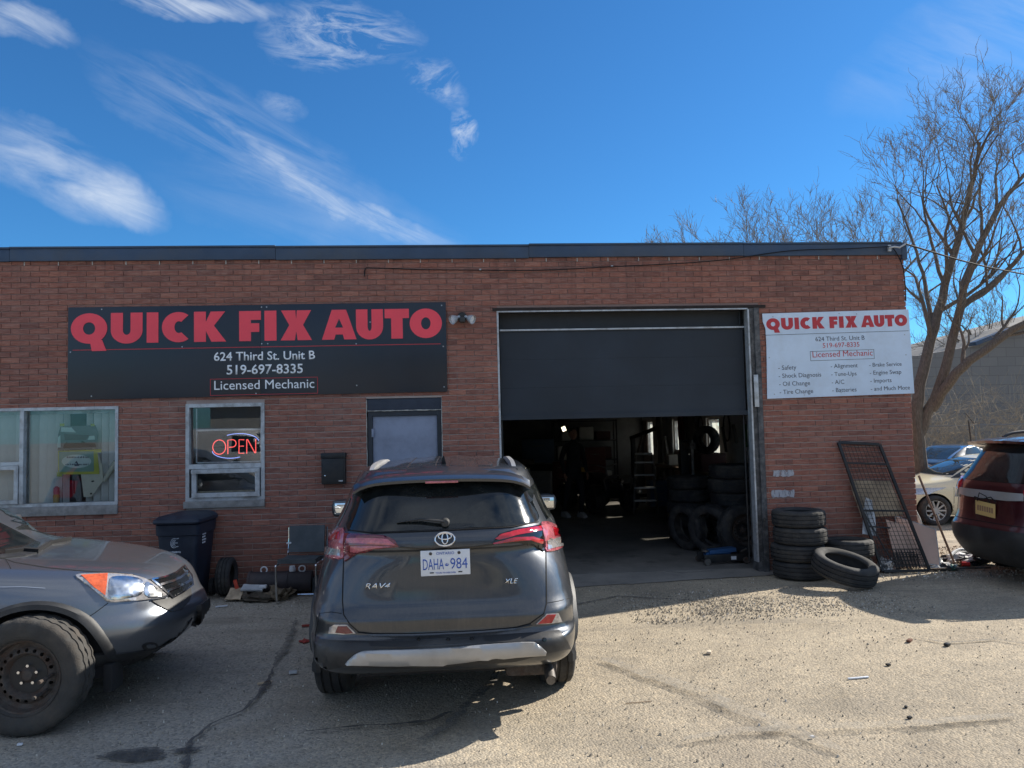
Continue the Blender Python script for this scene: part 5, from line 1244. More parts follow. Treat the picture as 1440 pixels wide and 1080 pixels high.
# exhaust, underbody
h, _ = rav.hit(*Z1([(960, 848)])[0]); MB().tube([(.66, -1.9, .30), (.655, -2.10, .285), (.655, -2.16, .265)], .034, 16, caps=False).tube([(.655, -2.159, .265), (.655, -2.0, .29)], .029, 16).build('exhaust_pipe', M['steel'], rav.root)
MB().box(.38, .72, -2.0, -1.55, .24, .36, bev=.04).build('muffler', M['rusty_steel'], rav.root)
MB().box(-.5, .5, -1.42, -1.26, .22, .34, bev=.03).box(-.55, .55, -1.9, 1.9, .26, .40).build('underbody', M['interior'], rav.root)
for x in (-.775, .775):
    for yy in (-1.34, 1.33): add_wheel(rav, x, yy, .345, .225, .235, 'alloy', 1 if x > 0 else -1)
# side glass (seen only from other places)
for sd_ in ('left', 'right'):
    rf = rav.rl(sd_)
    rav.patch('side_window', [(-1.72, 1.20), (-.95, 1.18), (-.95, 1.44), (-1.6, 1.42)], M['dark_glass'], rf); rav.patch('side_window', [(-.90, 1.18), (0.0, 1.16), (0.0, 1.46), (-.90, 1.45)], M['dark_glass'], rf)
    rav.patch('side_window', [(.05, 1.16), (.86, 1.13), (.35, 1.42), (.05, 1.46)], M['dark_glass'], rf)
    for q in ([(-.93, .4), (-.93, 1.17)], [(.02, .3), (.02, 1.15)], [(.98, .35), (.95, 1.05)]): rav.line('panel_gap', q, .006, M['seam'], rf)
    for x in (-.80, .15): rav.line('door_handle', [(x, 1.02), (x+.16, 1.02)], .03, P_RAV, rf, off=.03)
rav.patch('windshield', [(-.55, 1.16), (.55, 1.16), (.45, 1.46), (-.45, 1.46)], M['dark_glass'], rav.rl('front'))
# ---------------------------------------------------------------- silver grey SUV, nose at the left
def Z2(pts): return [(x/3.0, 690+y/3.0) for x, y in pts]
P_CRV = carpaint('suv_silver_paint', (0.155, 0.172, 0.20), damt=0.14, metal=0.75, rough=0.3)
crv_levels = [(.24, -2.0, 1.84, .78), (.30, -2.12, 1.96, .84), (.38, -2.2, 2.09, .885), (.46, -2.24, 2.155, .90), (.54, -2.26, 2.185, .908), (.60, -2.27, 2.17, .91), (.66, -2.27, 2.13, .91), (.72, -2.27, 2.105, .91), (.80, -2.26, 2.065, .905), (.86, -2.25, 2.0, .897), (.905, -2.23, 1.90, .89),
              (.94, -2.22, 1.76, .885), (.97, -2.2, 1.58, .872), (1.0, -2.19, 1.34, .86), (1.025, -2.18, 1.08, .852), (1.055, -2.17, .90, .845), (1.16, -2.15, .73, .815), (1.3, -2.06, .50, .755), (1.42, -1.96, .28, .70), (1.52, -1.86, .08, .64), (1.58, -1.75, .0, .59)]
cr = Car('silver_suv', 'silver grey SUV entering at the left with black steel front wheel and amber cornered headlight', (-4.14, 5.88, 0), R_(-90),
         dict(levels=crv_levels, crown=1.65, nr=4.0, nf=2.9, arches=((-1.26, .36), (1.42, .36)), arch_r=.40), P_CRV)
cr.patch('windshield', Z2([(-150, 90), (-80, 96), (0, 136), (72, 172), (130, 202), (172, 222), (150, 250), (95, 262), (0, 276), (-120, 285)]), M['dark_glass'], off=.004)
cr.patch('cowl', Z2([(0, 272), (95, 258), (150, 250), (192, 222), (215, 212), (300, 212), (270, 224), (215, 230), (165, 262), (110, 276), (0, 288)]), M['black_plastic'], off=.008)
hl = cr.patch('headlight', crv(Z2([(318, 360), (390, 353), (475, 352), (560, 360), (620, 378), (665, 408), (702, 450), (640, 458), (560, 466), (462, 472), (425, 445), (370, 400)]), 3, True), M['clear_lens'], off=.010, thick=.03, grid=5, bulge=.006)
cr.patch('turn_signal', Z2([(340, 364), (452, 358), (448, 400), (442, 444), (395, 412)]), M['amber_lens'], off=.020, parent=hl, grid=5)
m, t, b = nt('lamp_bowl'); b.inputs['Metallic'].default_value = 1; b.inputs['Roughness'].default_value = .12; v = tco(t)
t.links.new(ramp(t, tnoise(t, v, 14, 2, .5), [(.3, (.35, .36, .37)), (.55, (.8, .82, .84)), (.75, (.95, .96, .97))]), b.inputs['Base Color']); tbump(t, tnoise(t, v, 12, 1), .45, .02, b); b.inputs['Roughness'].default_value = .22; M['lamp_bowl'] = m
cr.patch('lamp_bowl', crv(Z2([(470, 372), (560, 372), (600, 392), (590, 440), (530, 455), (466, 458), (458, 410)]), 3, True), M['lamp_bowl'], off=.020, parent=hl, grid=4, bulge=.004)
cr.patch('lamp_bowl', crv(Z2([(610, 392), (650, 412), (682, 445), (640, 452), (604, 440)]), 3, True), M['lamp_bowl'], off=.020, parent=hl, grid=4, bulge=.004)
g = cr.patch('grille', crv(Z2([(634, 380), (690, 368), (740, 346), (772, 322), (800, 362), (804, 400), (770, 425), (742, 442), (722, 452), (690, 422), (650, 398)]), 3, True), M['black_gloss'], off=.008, thick=.02, grid=5)
cr.line('grille_frame', Z2([(636, 380), (690, 370), (742, 348), (772, 322), (800, 362), (805, 400), (770, 427), (724, 453), (690, 424), (636, 380)]), 2.0, M['chrome'], off=.020, parent=g, grid=4)
cr.line('grille_bar', Z2([(668, 402), (722, 386), (752, 372), (776, 352)]), 3.0, M['chrome'], off=.024, parent=g, grid=4)
cr.line('grille_bar', Z2([(700, 425), (745, 408), (775, 393), (800, 378)]), 3.6, M['chrome'], off=.026, parent=g, grid=4)
cr.line('grille_bar', Z2([(636, 458), (690, 450), (700, 446)]), 3.0, M['chrome'], off=.016, parent=g, grid=4)
cr.patch('lower_grille', Z2([(640, 466), (700, 456), (760, 430), (800, 408), (806, 440), (795, 470), (765, 500), (722, 512), (680, 492)]), M['black_plastic'], off=.008, grid=5)
cr.patch('bumper_cladding', Z2([(388, 694), (470, 688), (560, 680), (640, 668), (700, 648), (770, 612), (830, 572), (868, 548), (872, 590), (830, 622), (770, 650), (700, 692), (560, 772), (445, 818), (404, 806)]), M['black_plastic'], off=.008, thick=.02)
cr.patch('bracket', Z2([(828, 486), (866, 458), (872, 520), (868, 568), (838, 586)]), M['black_plastic'], off=.035, thick=.02, grid=4)
cr.patch('fog_lamp_recess', crv(Z2([(600, 652), (625, 640), (660, 644), (664, 662), (630, 674), (604, 668)]), 3, True), M['black_plastic'], off=.006, grid=4)
cr.patch('tow_hook_cap', crv(Z2([(618, 648), (650, 646), (652, 656), (622, 660)]), 3, True), P_CRV, off=.012, grid=4)
cr.line('panel_gap', Z2([(0, 286), (22, 288), (60, 302), (200, 325), (360, 340), (480, 346), (560, 354), (622, 376), (700, 366), (742, 344), (772, 318)]), 1.1, M['seam'])
cr.line('panel_gap', Z2([(22, 288), (36, 310), (46, 330)]), 1.0, M['seam'])
cr.line('panel_gap', Z2([(368, 536), (400, 516), (456, 474)]), 1.1, M['seam'])
cr.line('body_crease', Z2([(0, 407), (100, 406), (190, 412)]), .7, M['chrome'], off=.003)
cr.line('wiper_arm', Z2([(20, 268), (100, 258), (160, 262), (215, 228), (300, 210)]), 1.6, M['seam'], off=.03)
for sd_ in (-1, 1):
    for yy in (-1.26, 1.42): arch_trim(cr, yy, .36, .40, None, sd_, M['black_plastic'], w=.045, th=.022)
M['tyre_mud'] = mat('tyre_mud', (0.045, 0.043, 0.04), 0.85, var=0.3, vscale=10, bump=.4, bscale=90, dirt=(0.085, 0.072, 0.06), damt=.6, dscale=6)
for x in (-.80, .80):
    for yy in (-1.26, 1.42): add_wheel(cr, x, yy, .362, .222, .225, 'steel', 1 if x > 0 else -1, tyre_m=M['tyre_mud'], n=84)
MB().box(-.6, .6, -1.9, 1.8, .25, .42).box(.45, .62, 1.78, 1.84, .16, .34, bev=.01).build('underbody', M['interior'], cr.root)
mirror(cr, 1, .72, 1.10, P_CRV, x=.88); mirror(cr, -1, .25, 1.12, P_CRV, x=.86)
for sd_ in ('left', 'right'):
    rf = cr.rl(sd_)
    cr.patch('side_window', [(-1.75, 1.20), (-.95, 1.18), (-.95, 1.48), (-1.6, 1.42)], M['dark_glass'], rf); cr.patch('side_window', [(-.90, 1.18), (0.0, 1.16), (0.0, 1.52), (-.90, 1.5)], M['dark_glass'], rf)
    cr.patch('side_window', [(.05, 1.16), (.80, 1.14), (.30, 1.44), (.05, 1.50)], M['dark_glass'], rf)
    for q in ([(-.93, .4), (-.93, 1.17)], [(.02, .3), (.02, 1.15)], [(.90, .35), (.88, 1.05)]): cr.line('panel_gap', q, .006, M['seam'], rf)
cr.patch('tail_lamp', [(-.80, .95), (-.62, .95), (-.60, 1.4), (-.68, 1.4)], M['red_lens'], cr.rl('rear')); cr.patch('tail_lamp', [(.80, .95), (.62, .95), (.60, 1.4), (.68, 1.4)], M['red_lens'], cr.rl('rear'))
cr.patch('rear_glass', [(-.60, 1.15), (.60, 1.15), (.5, 1.5), (-.5, 1.5)], M['dark_glass'], cr.rl('rear'))
# ---------------------------------------------------------------- dark red SUV, tail at the right edge
P_SOR = carpaint('suv_red_paint', (0.062, 0.006, 0.011), damt=0.12, metal=0.5, rough=0.3)
def Z8(pts): return [(1270+x/4.153, 560+y/4.153) for x, y in pts]
sor_levels = [(.20, -2.0, 2.0, .82), (.28, -2.16, 2.1, .88), (.38, -2.25, 2.2, .92), (.52, -2.315, 2.3, .935), (.62, -2.32, 2.32, .94), (.70, -2.27, 2.32, .94), (.80, -2.235, 2.28, .94), (.95, -2.22, 2.2, .93), (1.08, -2.20, 1.8, .91), (1.15, -2.17, 1.35, .89), (1.25, -2.10, 1.1, .84), (1.38, -2.02, .8, .78), (1.52, -1.93, .5, .71), (1.58, -1.87, .3, .67), (1.615, -1.78, .1, .62)]
SL = (8.12, 8.26, -0.04); 
sr = Car('red_suv', 'dark red SUV at the right edge with tan licence plate and red tail lamps', SL, R_(-88),
         dict(levels=sor_levels, crown=1.66, nr=4.2, nf=3.2, arches=((-1.30, .36), (1.38, .36)), arch_r=.40, N=96, sub=.02), P_SOR)
rf = sr.rl('rear')
sr.patch('rear_glass', crv([(-.68, 1.17), (-.35, 1.145), (.35, 1.145), (.68, 1.17), (.62, 1.40), (.57, 1.53), (0, 1.56), (-.57, 1.53), (-.62, 1.40)], 3, True), M['dark_glass'], rf, off=.004)
for s_ in (-1, 1):
    tl = sr.patch('tail_lamp', crv([(s_*.50, 1.13), (s_*.62, 1.155), (s_*.80, 1.16), (s_*.90, 1.10), (s_*.90, .90), (s_*.78, .89), (s_*.68, .93), (s_*.60, 1.0), (s_*.49, 1.02)], 3, True), M['red_lens'], rf, off=.02, bulge=.01)
    sr.patch('reverse_lens', [(s_*.50, 1.03), (s_*.70, 1.04), (s_*.70, .94), (s_*.60, .92), (s_*.52, .93)], M['clear_lens'], rf, off=.033, parent=tl)
sr.patch('chrome_garnish', [(-.49, 1.045), (.49, 1.045), (.49, .97), (.30, .955), (-.30, .955), (-.49, .97)], M['silver_trim'], rf, off=.02)
sr.patch('bumper_cladding', [(-.94, .60), (-.6, .64), (.6, .64), (.94, .60), (.94, .28), (.6, .22), (-.6, .22), (-.94, .28)], M['black_plastic'], rf, off=.008, thick=.02)
sr.line('panel_gap', [(-.70, 1.15), (-.66, .86), (-.62, .70), (.62, .70), (.66, .86), (.70, 1.15)], .008, M['seam'], rf)
h, n = sr.hit(0, .84, rf); pl = MB().box(-.152, .152, -.006, 0, -.078, .078, bev=.004).build('licence_plate', mat('plate_tan', (.62, .42, .16), .5, var=.1), sr.root, (0.0, h.y-.02, .84), (0, R_(4), 0))
put_text('CKXR 472'[:0]+'GKXB', pl, mat('plate_ink', (.25, .12, .08), .6), -.125, -.035, -.0062, .11, .06) if False else None
b = MB(); rr_ = random.Random(2); x = -.12
while x < .11: b.box(x, x+.026, -.0072, -.0062, -.03, .03); x += .036
b.build('plate_marks', mat('plate_ink', (.30, .17, .10), .6), pl, smooth=False)
MB().tube([(-.16, h.y-.015, .93), (-.12, h.y-.05, .97), (0, h.y-.06, .95), (.13, h.y-.05, .985), (.16, h.y-.015, .93)], .006, 6).tube([(-.10, h.y-.04, .92), (-.03, h.y-.06, 1.02), (.07, h.y-.06, .99), (.10, h.y-.04, .92)], .005, 6).build('hanging_cable', M['seam'], sr.root)
rows = []
for i in range(17):
    f = i/16*2-1; x = f*.66; yb = -2.06+.13*f*f; zt = 1.60-.03*f*f
    rows.append([(x, -1.72, zt+.035), (x, yb, zt), (x, yb+.02, zt-.03), (x*.97, -1.8, zt-.06), (x, -1.72, zt+.035)])
loft(sr, rows, 'spoiler', P_SOR)
for s_ in (-1, 1): MB().tube(smooth_path([(s_*.60, -1.5, 1.62), (s_*.60, -1.2, 1.68), (s_*.60, .2, 1.67), (s_*.60, .4, 1.60)]), .018, 8).build('roof_rail', M['black_plastic'], sr.root)
for sd_ in ('left', 'right'):
    rq = sr.rl(sd_); sr.patch('side_window', [(-1.8, 1.22), (-.95, 1.2), (-.95, 1.5), (-1.7, 1.46)], M['dark_glass'], rq); sr.patch('side_window', [(-.9, 1.2), (.95, 1.16), (.45, 1.46), (-.9, 1.52)], M['dark_glass'], rq)
for x in (-.82, .82):
    for yy in (-1.30, 1.38): add_wheel(sr, x, yy, .36, .23, .235, 'alloy', 1 if x > 0 else -1)
MB().box(-.6, .6, -1.95, 1.9, .24, .40).build('underbody', M['interior'], sr.root)
# ---------------------------------------------------------------- small cars behind
def simple_car(name, label, loc, rz, paint, kind, group=None, wheels='alloy', lamp_rear=True, cat='car'):
    if kind == 'sedan':
        lv = [(.20, -2.1, 2.1, .80), (.30, -2.28, 2.25, .87), (.48, -2.36, 2.35, .90), (.62, -2.38, 2.33, .905), (.74, -2.33, 2.22, .905), (.84, -2.29, 2.0, .90), (.92, -2.24, 1.5, .885), (.97, -2.1, 1.15, .87), (1.0, -1.8, 1.02, .85), (1.06, -1.62, .88, .80), (1.2, -1.32, .56, .72), (1.32, -1.02, .24, .645), (1.39, -.75, -.02, .58)]; cw = 1.44
    elif kind == 'hatch':
        lv = [(.20, -2.0, 2.0, .80), (.30, -2.1, 2.1, .86), (.48, -2.15, 2.18, .89), (.64, -2.16, 2.17, .895), (.76, -2.12, 2.08, .895), (.86, -2.1, 1.85, .89), (.94, -2.08, 1.45, .875), (1.0, -2.04, 1.1, .86), (1.08, -1.98, .95, .81), (1.2, -1.86, .68, .74), (1.34, -1.66, .30, .665), (1.42, -1.5, -.0, .60)]; cw = 1.47
    else:
        lv = [(.25, -2.6, 2.5, .90), (.40, -2.72, 2.66, .96), (.60, -2.75, 2.7, .98), (.90, -2.75, 2.62, .98), (1.08, -2.74, 2.35, .975), (1.2, -2.74, 1.95, .97), (1.5, -2.73, 1.55, .94), (1.85, -2.71, 1.2, .88), (2.0, -2.66, 1.05, .82)]; cw = 2.06
    w = lv[3][3]; fy, ry = (1.32, -1.33) if kind != 'van' else (1.75, -1.7)
    c = Car(name, label, loc, rz, dict(levels=lv, crown=cw, nr=4.0, nf=3.2, arches=((ry, .32), (fy, .32)), arch_r=.36, N=72, sub=.03, width_in=.6), paint, group, cat)
    for sd_ in ('left', 'right'):
        q = c.rl(sd_)
        if kind == 'sedan':
            c.patch('side_window', [(-1.15, 1.02), (-.15, 1.0), (-.15, 1.36), (-.72, 1.34)], M['car_glass'], q, grid=.1); c.patch('side_window', [(-.10, 1.0), (.78, .97), (.22, 1.28), (-.10, 1.36)], M['car_glass'], q, grid=.1)
            c.line('window_trim', [(-1.6, 1.03), (-1.2, 1.2), (-.75, 1.37), (-.1, 1.39), (.25, 1.30), (.85, .97)], .02, M['chrome'], q, off=.006, grid=.1)
        elif kind == 'hatch':
            c.patch('side_window', [(-1.6, 1.05), (-.15, 1.02), (-.15, 1.38), (-1.3, 1.32)], M['car_glass'], q, grid=.1); c.patch('side_window', [(-.10, 1.02), (.90, .99), (.28, 1.32), (-.10, 1.39)], M['car_glass'], q, grid=.1)
        else: c.patch('side_window', [(.5, 1.3), (1.6, 1.28), (1.15, 1.75), (.5, 1.8)], M['car_glass'], q, grid=.1)
        for yy in ((-.12,) if kind != 'van' else (.4,)): c.line('panel_gap', [(yy, .3), (yy, 1.0)], .008, M['seam'], q, grid=.1)
        c.line('panel_gap', [(.95, .3), (.92, .9)], .008, M['seam'], q, grid=.1)
    rf, ff = c.rl('rear'), c.rl('front')
    zr = {'sedan': (.70, .88, 1.04, 1.34), 'hatch': (.78, 1.0, 1.06, 1.36), 'van': (.8, 1.3, 1.3, 1.75)}[kind]
    for s_ in (-1, 1):
        c.patch('tail_lamp', [(s_*.45, zr[0]+.03), (s_*.86, zr[0]), (s_*.86, zr[1]), (s_*.62, zr[1]-.01)], M['red_lens'], rf, grid=.08, off=.012)
        c.patch('headlight', [(s_*.45, .62), (s_*.82, .66), (s_*.86, .80), (s_*.60, .76)], M['clear_lens'], ff, grid=.08, off=.012)
    c.patch('rear_glass', [(-.62, zr[2]), (.62, zr[2]), (.52, zr[3]), (-.52, zr[3])], M['car_glass'], rf, grid=.1)
    wz_ = {'sedan': (1.02, 1.36), 'hatch': (1.04, 1.38), 'van': (1.35, 1.85)}[kind]
    c.patch('windshield', [(-.68, wz_[0]), (.68, wz_[0]), (.52, wz_[1]), (-.52, wz_[1])], M['car_glass'], ff, grid=.1)
    c.patch('grille', [(-.4, .40), (.4, .40), (.42, .58), (-.42, .58)], M['black_plastic'], ff, grid=.1)
    for x in (-w+.10, w-.10):
        for yy in (ry, fy): add_wheel(c, x, yy, .32, .215, .2, wheels, 1 if x > 0 else -1, n=48, blocks=False)
    for s_ in (-1, 1): mirror(c, s_, .66, 1.0, M['black_plastic'], x=w-.03, w=.17, h=.12)
    MB().box(-.55, .55, -1.9, 1.9, .2, .35).build('underbody', M['interior'], c.root)
    return c
M['car_glass'] = mat('car_glass', (0.03, 0.04, 0.045), 0.04, var=.3, spec=0.9)
P_WH = carpaint('cream_paint', (0.80, 0.72, 0.50), metal=0.0, rough=.35, damt=.12)
P_BL = carpaint('navy_paint', (0.010, 0.022, 0.10), metal=.5, damt=.1)
P_DK = carpaint('charcoal_paint', (0.03, 0.035, 0.045), metal=.6, damt=.2)
simple_car('cream_hatchback', 'cream hatchback facing left behind the red SUV', (11.49, 16.31, -.45), R_(84), P_WH, 'hatch')
bc = simple_car('navy_sedan', 'navy blue sedan beyond the building corner showing its left tail lamp', (10.99, 19.98, -.44), R_(24), P_BL, 'sedan')
h, n = bc.hit(0, .86, bc.rl('rear')); MB().tube([(h.x+.075*math.cos(a/24*6.283), h.y-.02, .87+.036*math.sin(a/24*6.283)) for a in range(24)], .006, 6, closed=True).tube([(h.x-.03, h.y-.022, .845), (h.x-.015, h.y-.022, .895)], .006, 5).tube([(h.x+.015, h.y-.022, .845), (h.x+.03, h.y-.022, .895)], .006, 5).tube([(h.x-.022, h.y-.022, .868), (h.x+.022, h.y-.022, .872)], .006, 5).build('emblem', M['chrome'], bc.root)
simple_car('charcoal_sedan', 'charcoal car in front of the chain link fence, only its arched roof showing', (15.6, 22.8, -.42), R_(-62), P_DK, 'sedan')
# ================================================================== YARD THINGS
def tyre(label, loc, rot=(0, 0, 0), R=.32, r=.205, w=.21, m=None, group='used tyres lying around the bay', cache={}):
    """a bare tyre; axis vertical when rot is zero"""
    k = (R, r, w)
    if k not in cache:
        b = tyre_bm(R, r, w, 72, True); V = [(y, z, x) for x, y, z in b.v]; b.v = V
        o = b.build('tyre', m or M['rubber_dusty'], None); sharpen(o.data, .5); cache[k] = o.data
    else: o = bpy.data.objects.new('tyre', cache[k]); COL.objects.link(o)
    o.location = loc; o.rotation_euler = rot; return tag(o, label, 'tyre', group)
sx_, sy_ = 3.98, 8.80
for k in range(4):
    tyre(['bottom tyre of the four tyre stack right of the bay', 'second tyre from the ground in the four tyre stack right of the bay', 'third tyre from the ground in the four tyre stack right of the bay', 'topmost tyre of the four tyre stack right of the bay'][k],
         (sx_+[.0, -.012, .016, .012][k], sy_+[0, .01, -.01, .005][k], .103+.197*k), (0, 0, k*1.3), .305, .195, .193)
tyre('lower tyre of the pair behind the leaning tyre, right of the tall stack', (4.585, 8.875, .105), (0, 0, .4), .29, .185, .205)
tyre('upper tyre of the pair behind the leaning tyre, sunlit on its right side', (4.60, 8.87, .314), (0, R_(2), 1.4), .30, .195, .205)
# the leaning tyre: low edge on the ground, raised at the left against the stack
tyre('large tyre tilted against the others with its open side up', (4.24, 8.24, .205), (R_(15), R_(8), .12), .345, .225, .205)
# security gate
gate = thing('security_gate', 'black steel security gate with wire mesh leaning on the brick wall', 'gate', (0, 0, 0))
A0, A1 = Vector((5.02, 8.85, .02)), Vector((5.57, 8.80, .02)); B0 = Vector(on_wall(1179, 622, WY-.03)); B1 = Vector(on_wall(1237, 625, WY-.03))
def gp(u, v): return (A0.lerp(A1, u)).lerp(B0.lerp(B1, u), v)
gn_ = (A1-A0).cross(B0-A0).normalized()
b = MB()
for (p, q) in ((gp(0, 0), gp(0, 1)), (gp(1, 0), gp(1, 1))): b.add(*beam(p, q, .032, .028, gn_))
for v_ in (0, 1): b.add(*beam(gp(.02, v_), gp(.98, v_), .032, .028, gn_))
b.build('frame', M['dark_metal'], gate, smooth=False)
for v_ in (.835, .46): MB().add(*beam(gp(.02, v_), gp(.98, v_), .022, .018, gn_)).build('cross_bar', M['dark_metal'], gate, smooth=False)
MB().add(*beam(gp(.02, .34), gp(.50, .325), .016, .014, gn_)).add(*beam(gp(.02, .46), gp(.28, .06), .012, .012, gn_)).build('brace', M['dark_metal'], gate, smooth=False)
b = MB(); n = 11
for i in range(1, n): b.add(*beam(gp(i/n, .01), gp(i/n, .99), .0045, .0045, gn_))
n = 30
for i in range(1, n): b.add(*beam(gp(.03, i/n), gp(.97, i/n), .0045, .0045, gn_))
n = 16
for i in range(1, n): b.add(*beam(gp(i/n, .02), gp(i/n, .16), .008, .006, gn_))
for i in range(1, 5): b.add(*beam(gp(.03, .16*i/4), gp(.97, .16*i/4), .009, .007, gn_))
tag(b.build('wire_mesh', M['dark_metal'], gate, smooth=False), kind='stuff')
# cardboard sheets behind the gate
M['cardboard'] = mat('cardboard', (0.52, 0.40, 0.27), 0.9, var=.2, vscale=5, dirt=(.12, .09, .07), damt=.6)
M['plastic_sheet'] = mat('plastic_sheet', (0.42, 0.44, 0.46), .35, var=.25, vscale=8)
M['pink_board'] = mat('pink_board', (0.74, 0.52, 0.42), .85, var=.18, vscale=6, dirt=(.3, .25, .2), damt=.4)
def board(name, label, cat, P, m, th=.012, parent=None, curl=0.0, seed=0, nx=8, ny=8):
    """warped sheet from four corner points"""
    rd = random.Random(seed); P = [Vector(p) for p in P]; nn = (P[1]-P[0]).cross(P[3]-P[0]).normalized(); V = []; F = []
    ph = rd.uniform(0, 6)
    for lay in (0, 1):
        for j in range(ny+1):
            for i in range(nx+1):
                u, v_ = i/nx, j/ny; p = (P[0].lerp(P[1], u)).lerp(P[3].lerp(P[2], u), v_); d = curl*(math.sin(u*3.1+ph)*math.cos(v_*4+ph)+.4*math.sin(u*11+v_*7)); V.append(p+nn*(d+(th if lay else 0)))
    N = (nx+1)*(ny+1)
    for j in range(ny):
        for i in range(nx): a = j*(nx+1)+i; F.append((a, a+1, a+nx+2, a+nx+1)); F.append((N+a, N+a+nx+1, N+a+nx+2, N+a+1))
    for i in range(nx): F.append((i, N+i, N+i+1, i+1)); a = ny*(nx+1)+i; F.append((a, a+1, N+a+1, N+a))
    for j in range(ny): a = j*(nx+1); F.append((a, a+nx+1, N+a+nx+1, N+a)); a += nx; F.append((a, N+a, N+a+nx+1, a+nx+1))
    b = MB(); b.add(V, F); o = b.build(name, m, parent)
    if label: tag(o, label, cat)
    return o
board('cardboard_sheet', 'tan cardboard sheet standing behind the gate mesh', 'cardboard', [gp(.02, .40)+Vector((0, .10, 0)), gp(1.02, .42)+Vector((0, .10, 0)), gp(.99, .70)+Vector((0, .09, 0)), gp(.03, .69)+Vector((0, .09, 0))], M['cardboard'], curl=.012, seed=1)
board('plastic_sheet', 'crumpled pale plastic sheet at the left edge behind the gate', 'plastic sheet', [(4.86, 8.98, .45), (5.02, 8.95, .42), (5.03, 9.02, .85), (4.95, 9.04, .88)], M['plastic_sheet'], .003, curl=.02, seed=3)
board('foam_board', 'dusty pinkish board standing behind the lower half of the gate', 'board', [(5.28, 9.0, .03), (5.62, 8.98, .03), (5.46, 9.06, .52), (5.22, 9.08, .60)], M['pink_board'], curl=.006, seed=5)
pb = thing('framed_panel', 'pinkish panel with a white frame leaning right of the gate', 'panel', (0, 0, 0))
Q = [Vector(on_ground(1256, 790)), Vector(on_ground(1314, 797)), Vector((0, 0, 0)), Vector((0, 0, 0))]
Q[0] = Vector((5.42, 9.05, .10)); Q[1] = Vector((5.78, 8.93, .05)); Q[2] = Vector((5.86, 9.10, .45)); Q[3] = Vector((5.40, 9.17, .62))
board('board', None, None, Q, M['pink_board'], .012, pb, .002, 2)
b = MB()
nn = (Q[1]-Q[0]).cross(Q[3]-Q[0]).normalized()
for i in range(4): b.add(*beam(Q[i], Q[(i+1) % 4], .022, .018, nn))
b.build('frame', M['alum'], pb, smooth=False)
# slender pipe leaning at the corner
pp = thing('leaning_pipe', 'thin rusty pipe leaning against the right corner of the building', 'pipe', (0, 0, 0))
MB().tube([(6.02, 8.98, .02), (5.72, 9.15, 1.12)], .014, 8).build('rod', mat('pipe_rust', (.22, .13, .09), .7, .3, var=.3), pp)
MB().tube([(6.03, 8.975, .015), (6.015, 8.99, .06)], .022, 8).build('end_fitting', M['rusty_steel'], pp)
dl = thing('fallen_downpipe', 'pale bent downpipe lying behind the corner', 'pipe', (0, 0, 0))
MB().tube(smooth_path([(5.75, 9.4, .75), (5.95, 9.55, .5), (6.02, 9.6, .28), (6.1, 9.62, .2)]), .022, 8).tube(smooth_path([(5.74, 9.42, .5), (5.9, 9.5, .35), (6.05, 9.5, .12)]), .015, 8).build('tube', M['alum'], dl)
wd = thing('flat_bar', 'long dark bar lying on the ground right of the gate', 'bar', (0, 0, 0))
MB().add(*beam((5.62, 8.86, .02), (6.35, 8.82, .02), .03, .02)).build('bar', M['rusty_steel'], wd, smooth=False)
# debris heap between corner and red SUV
heap_m = [mat('rag_white', (.5, .5, .5), .8), mat('rag_black', (.02, .02, .025), .6), mat('rag_green', (.03, .12, .08), .6), mat('rag_tan', (.25, .19, .12), .9), M['plastic_sheet']]
rd = random.Random(12)
heap = [('crumpled white plastic piece in the litter heap beside the framed panel', 5.90, 9.0, .16, 0), ('black plastic scrap in the litter heap left of the pipe foot', 5.84, 8.95, .15, 1), ('dark green plastic scrap under the pipe', 5.93, 8.93, .13, 2), ('long white plastic strip in the litter heap right of the pipe', 6.30, 9.25, .30, 0), ('black plastic sheet in the litter heap near the red SUV', 6.42, 9.2, .34, 1), ('tan board scrap in the litter heap right of the pipe', 6.2, 9.15, .16, 3), ('pale wrapper lying near the red SUV bumper', 6.55, 9.3, .18, 4),
        ('white paper scrap at the foot of the framed panel', 5.75, 8.92, .12, 0), ('black scrap beneath the white strip near the red SUV', 6.25, 9.32, .22, 1), ('crumpled grey sheet against the building corner', 5.86, 9.15, .2, 4)]
def crumple(name, label, cat, x, y, s, m, seed, h=.6, z=0.0, flat=1.0):
    rr = random.Random(seed); bm = bmesh.new(); bmesh.ops.create_icosphere(bm, subdivisions=3, radius=1)
    ph = [rr.uniform(0, 6) for _ in range(6)]; sx, sy = rr.uniform(.7, 1.2), rr.uniform(.5, .9)*flat
    for v in bm.verts:
        c = v.co; d = 1+.35*math.sin(4*c.x+ph[0])*math.sin(5*c.y+ph[1])+.22*math.sin(9*c.y+ph[2])*math.sin(8*c.z+ph[3])+.12*math.sin(17*c.x+ph[4])*math.sin(15*c.y+ph[5])
        v.co = Vector((c.x*d*s*sx, c.y*d*s*sy, max(-.01, (c.z*.5+.35)*d*s*h)))
    bmesh.ops.rotate(bm, cent=(0, 0, 0), matrix=Matrix.Rotation(rr.uniform(0, 3), 3, 'Z'), verts=bm.verts)
    b = MB(); b.bm(bm); o = b.build(name, m, None, (x, y, z), smooth=False); return tag(o, label, cat)
for i, (lab, x, y, s, k) in enumerate(heap): crumple('scrap', lab, 'scrap', x, y, s*.8, heap_m[k], 40+i, .5)
tag(MB().tube([(6.15, 9.05, .03), (6.23, 9.02, .03)], .028, 12).build('soda_can', mat('can_red', (.5, .03, .03), .35, .4)), 'small red can lying in the litter heap', 'can')
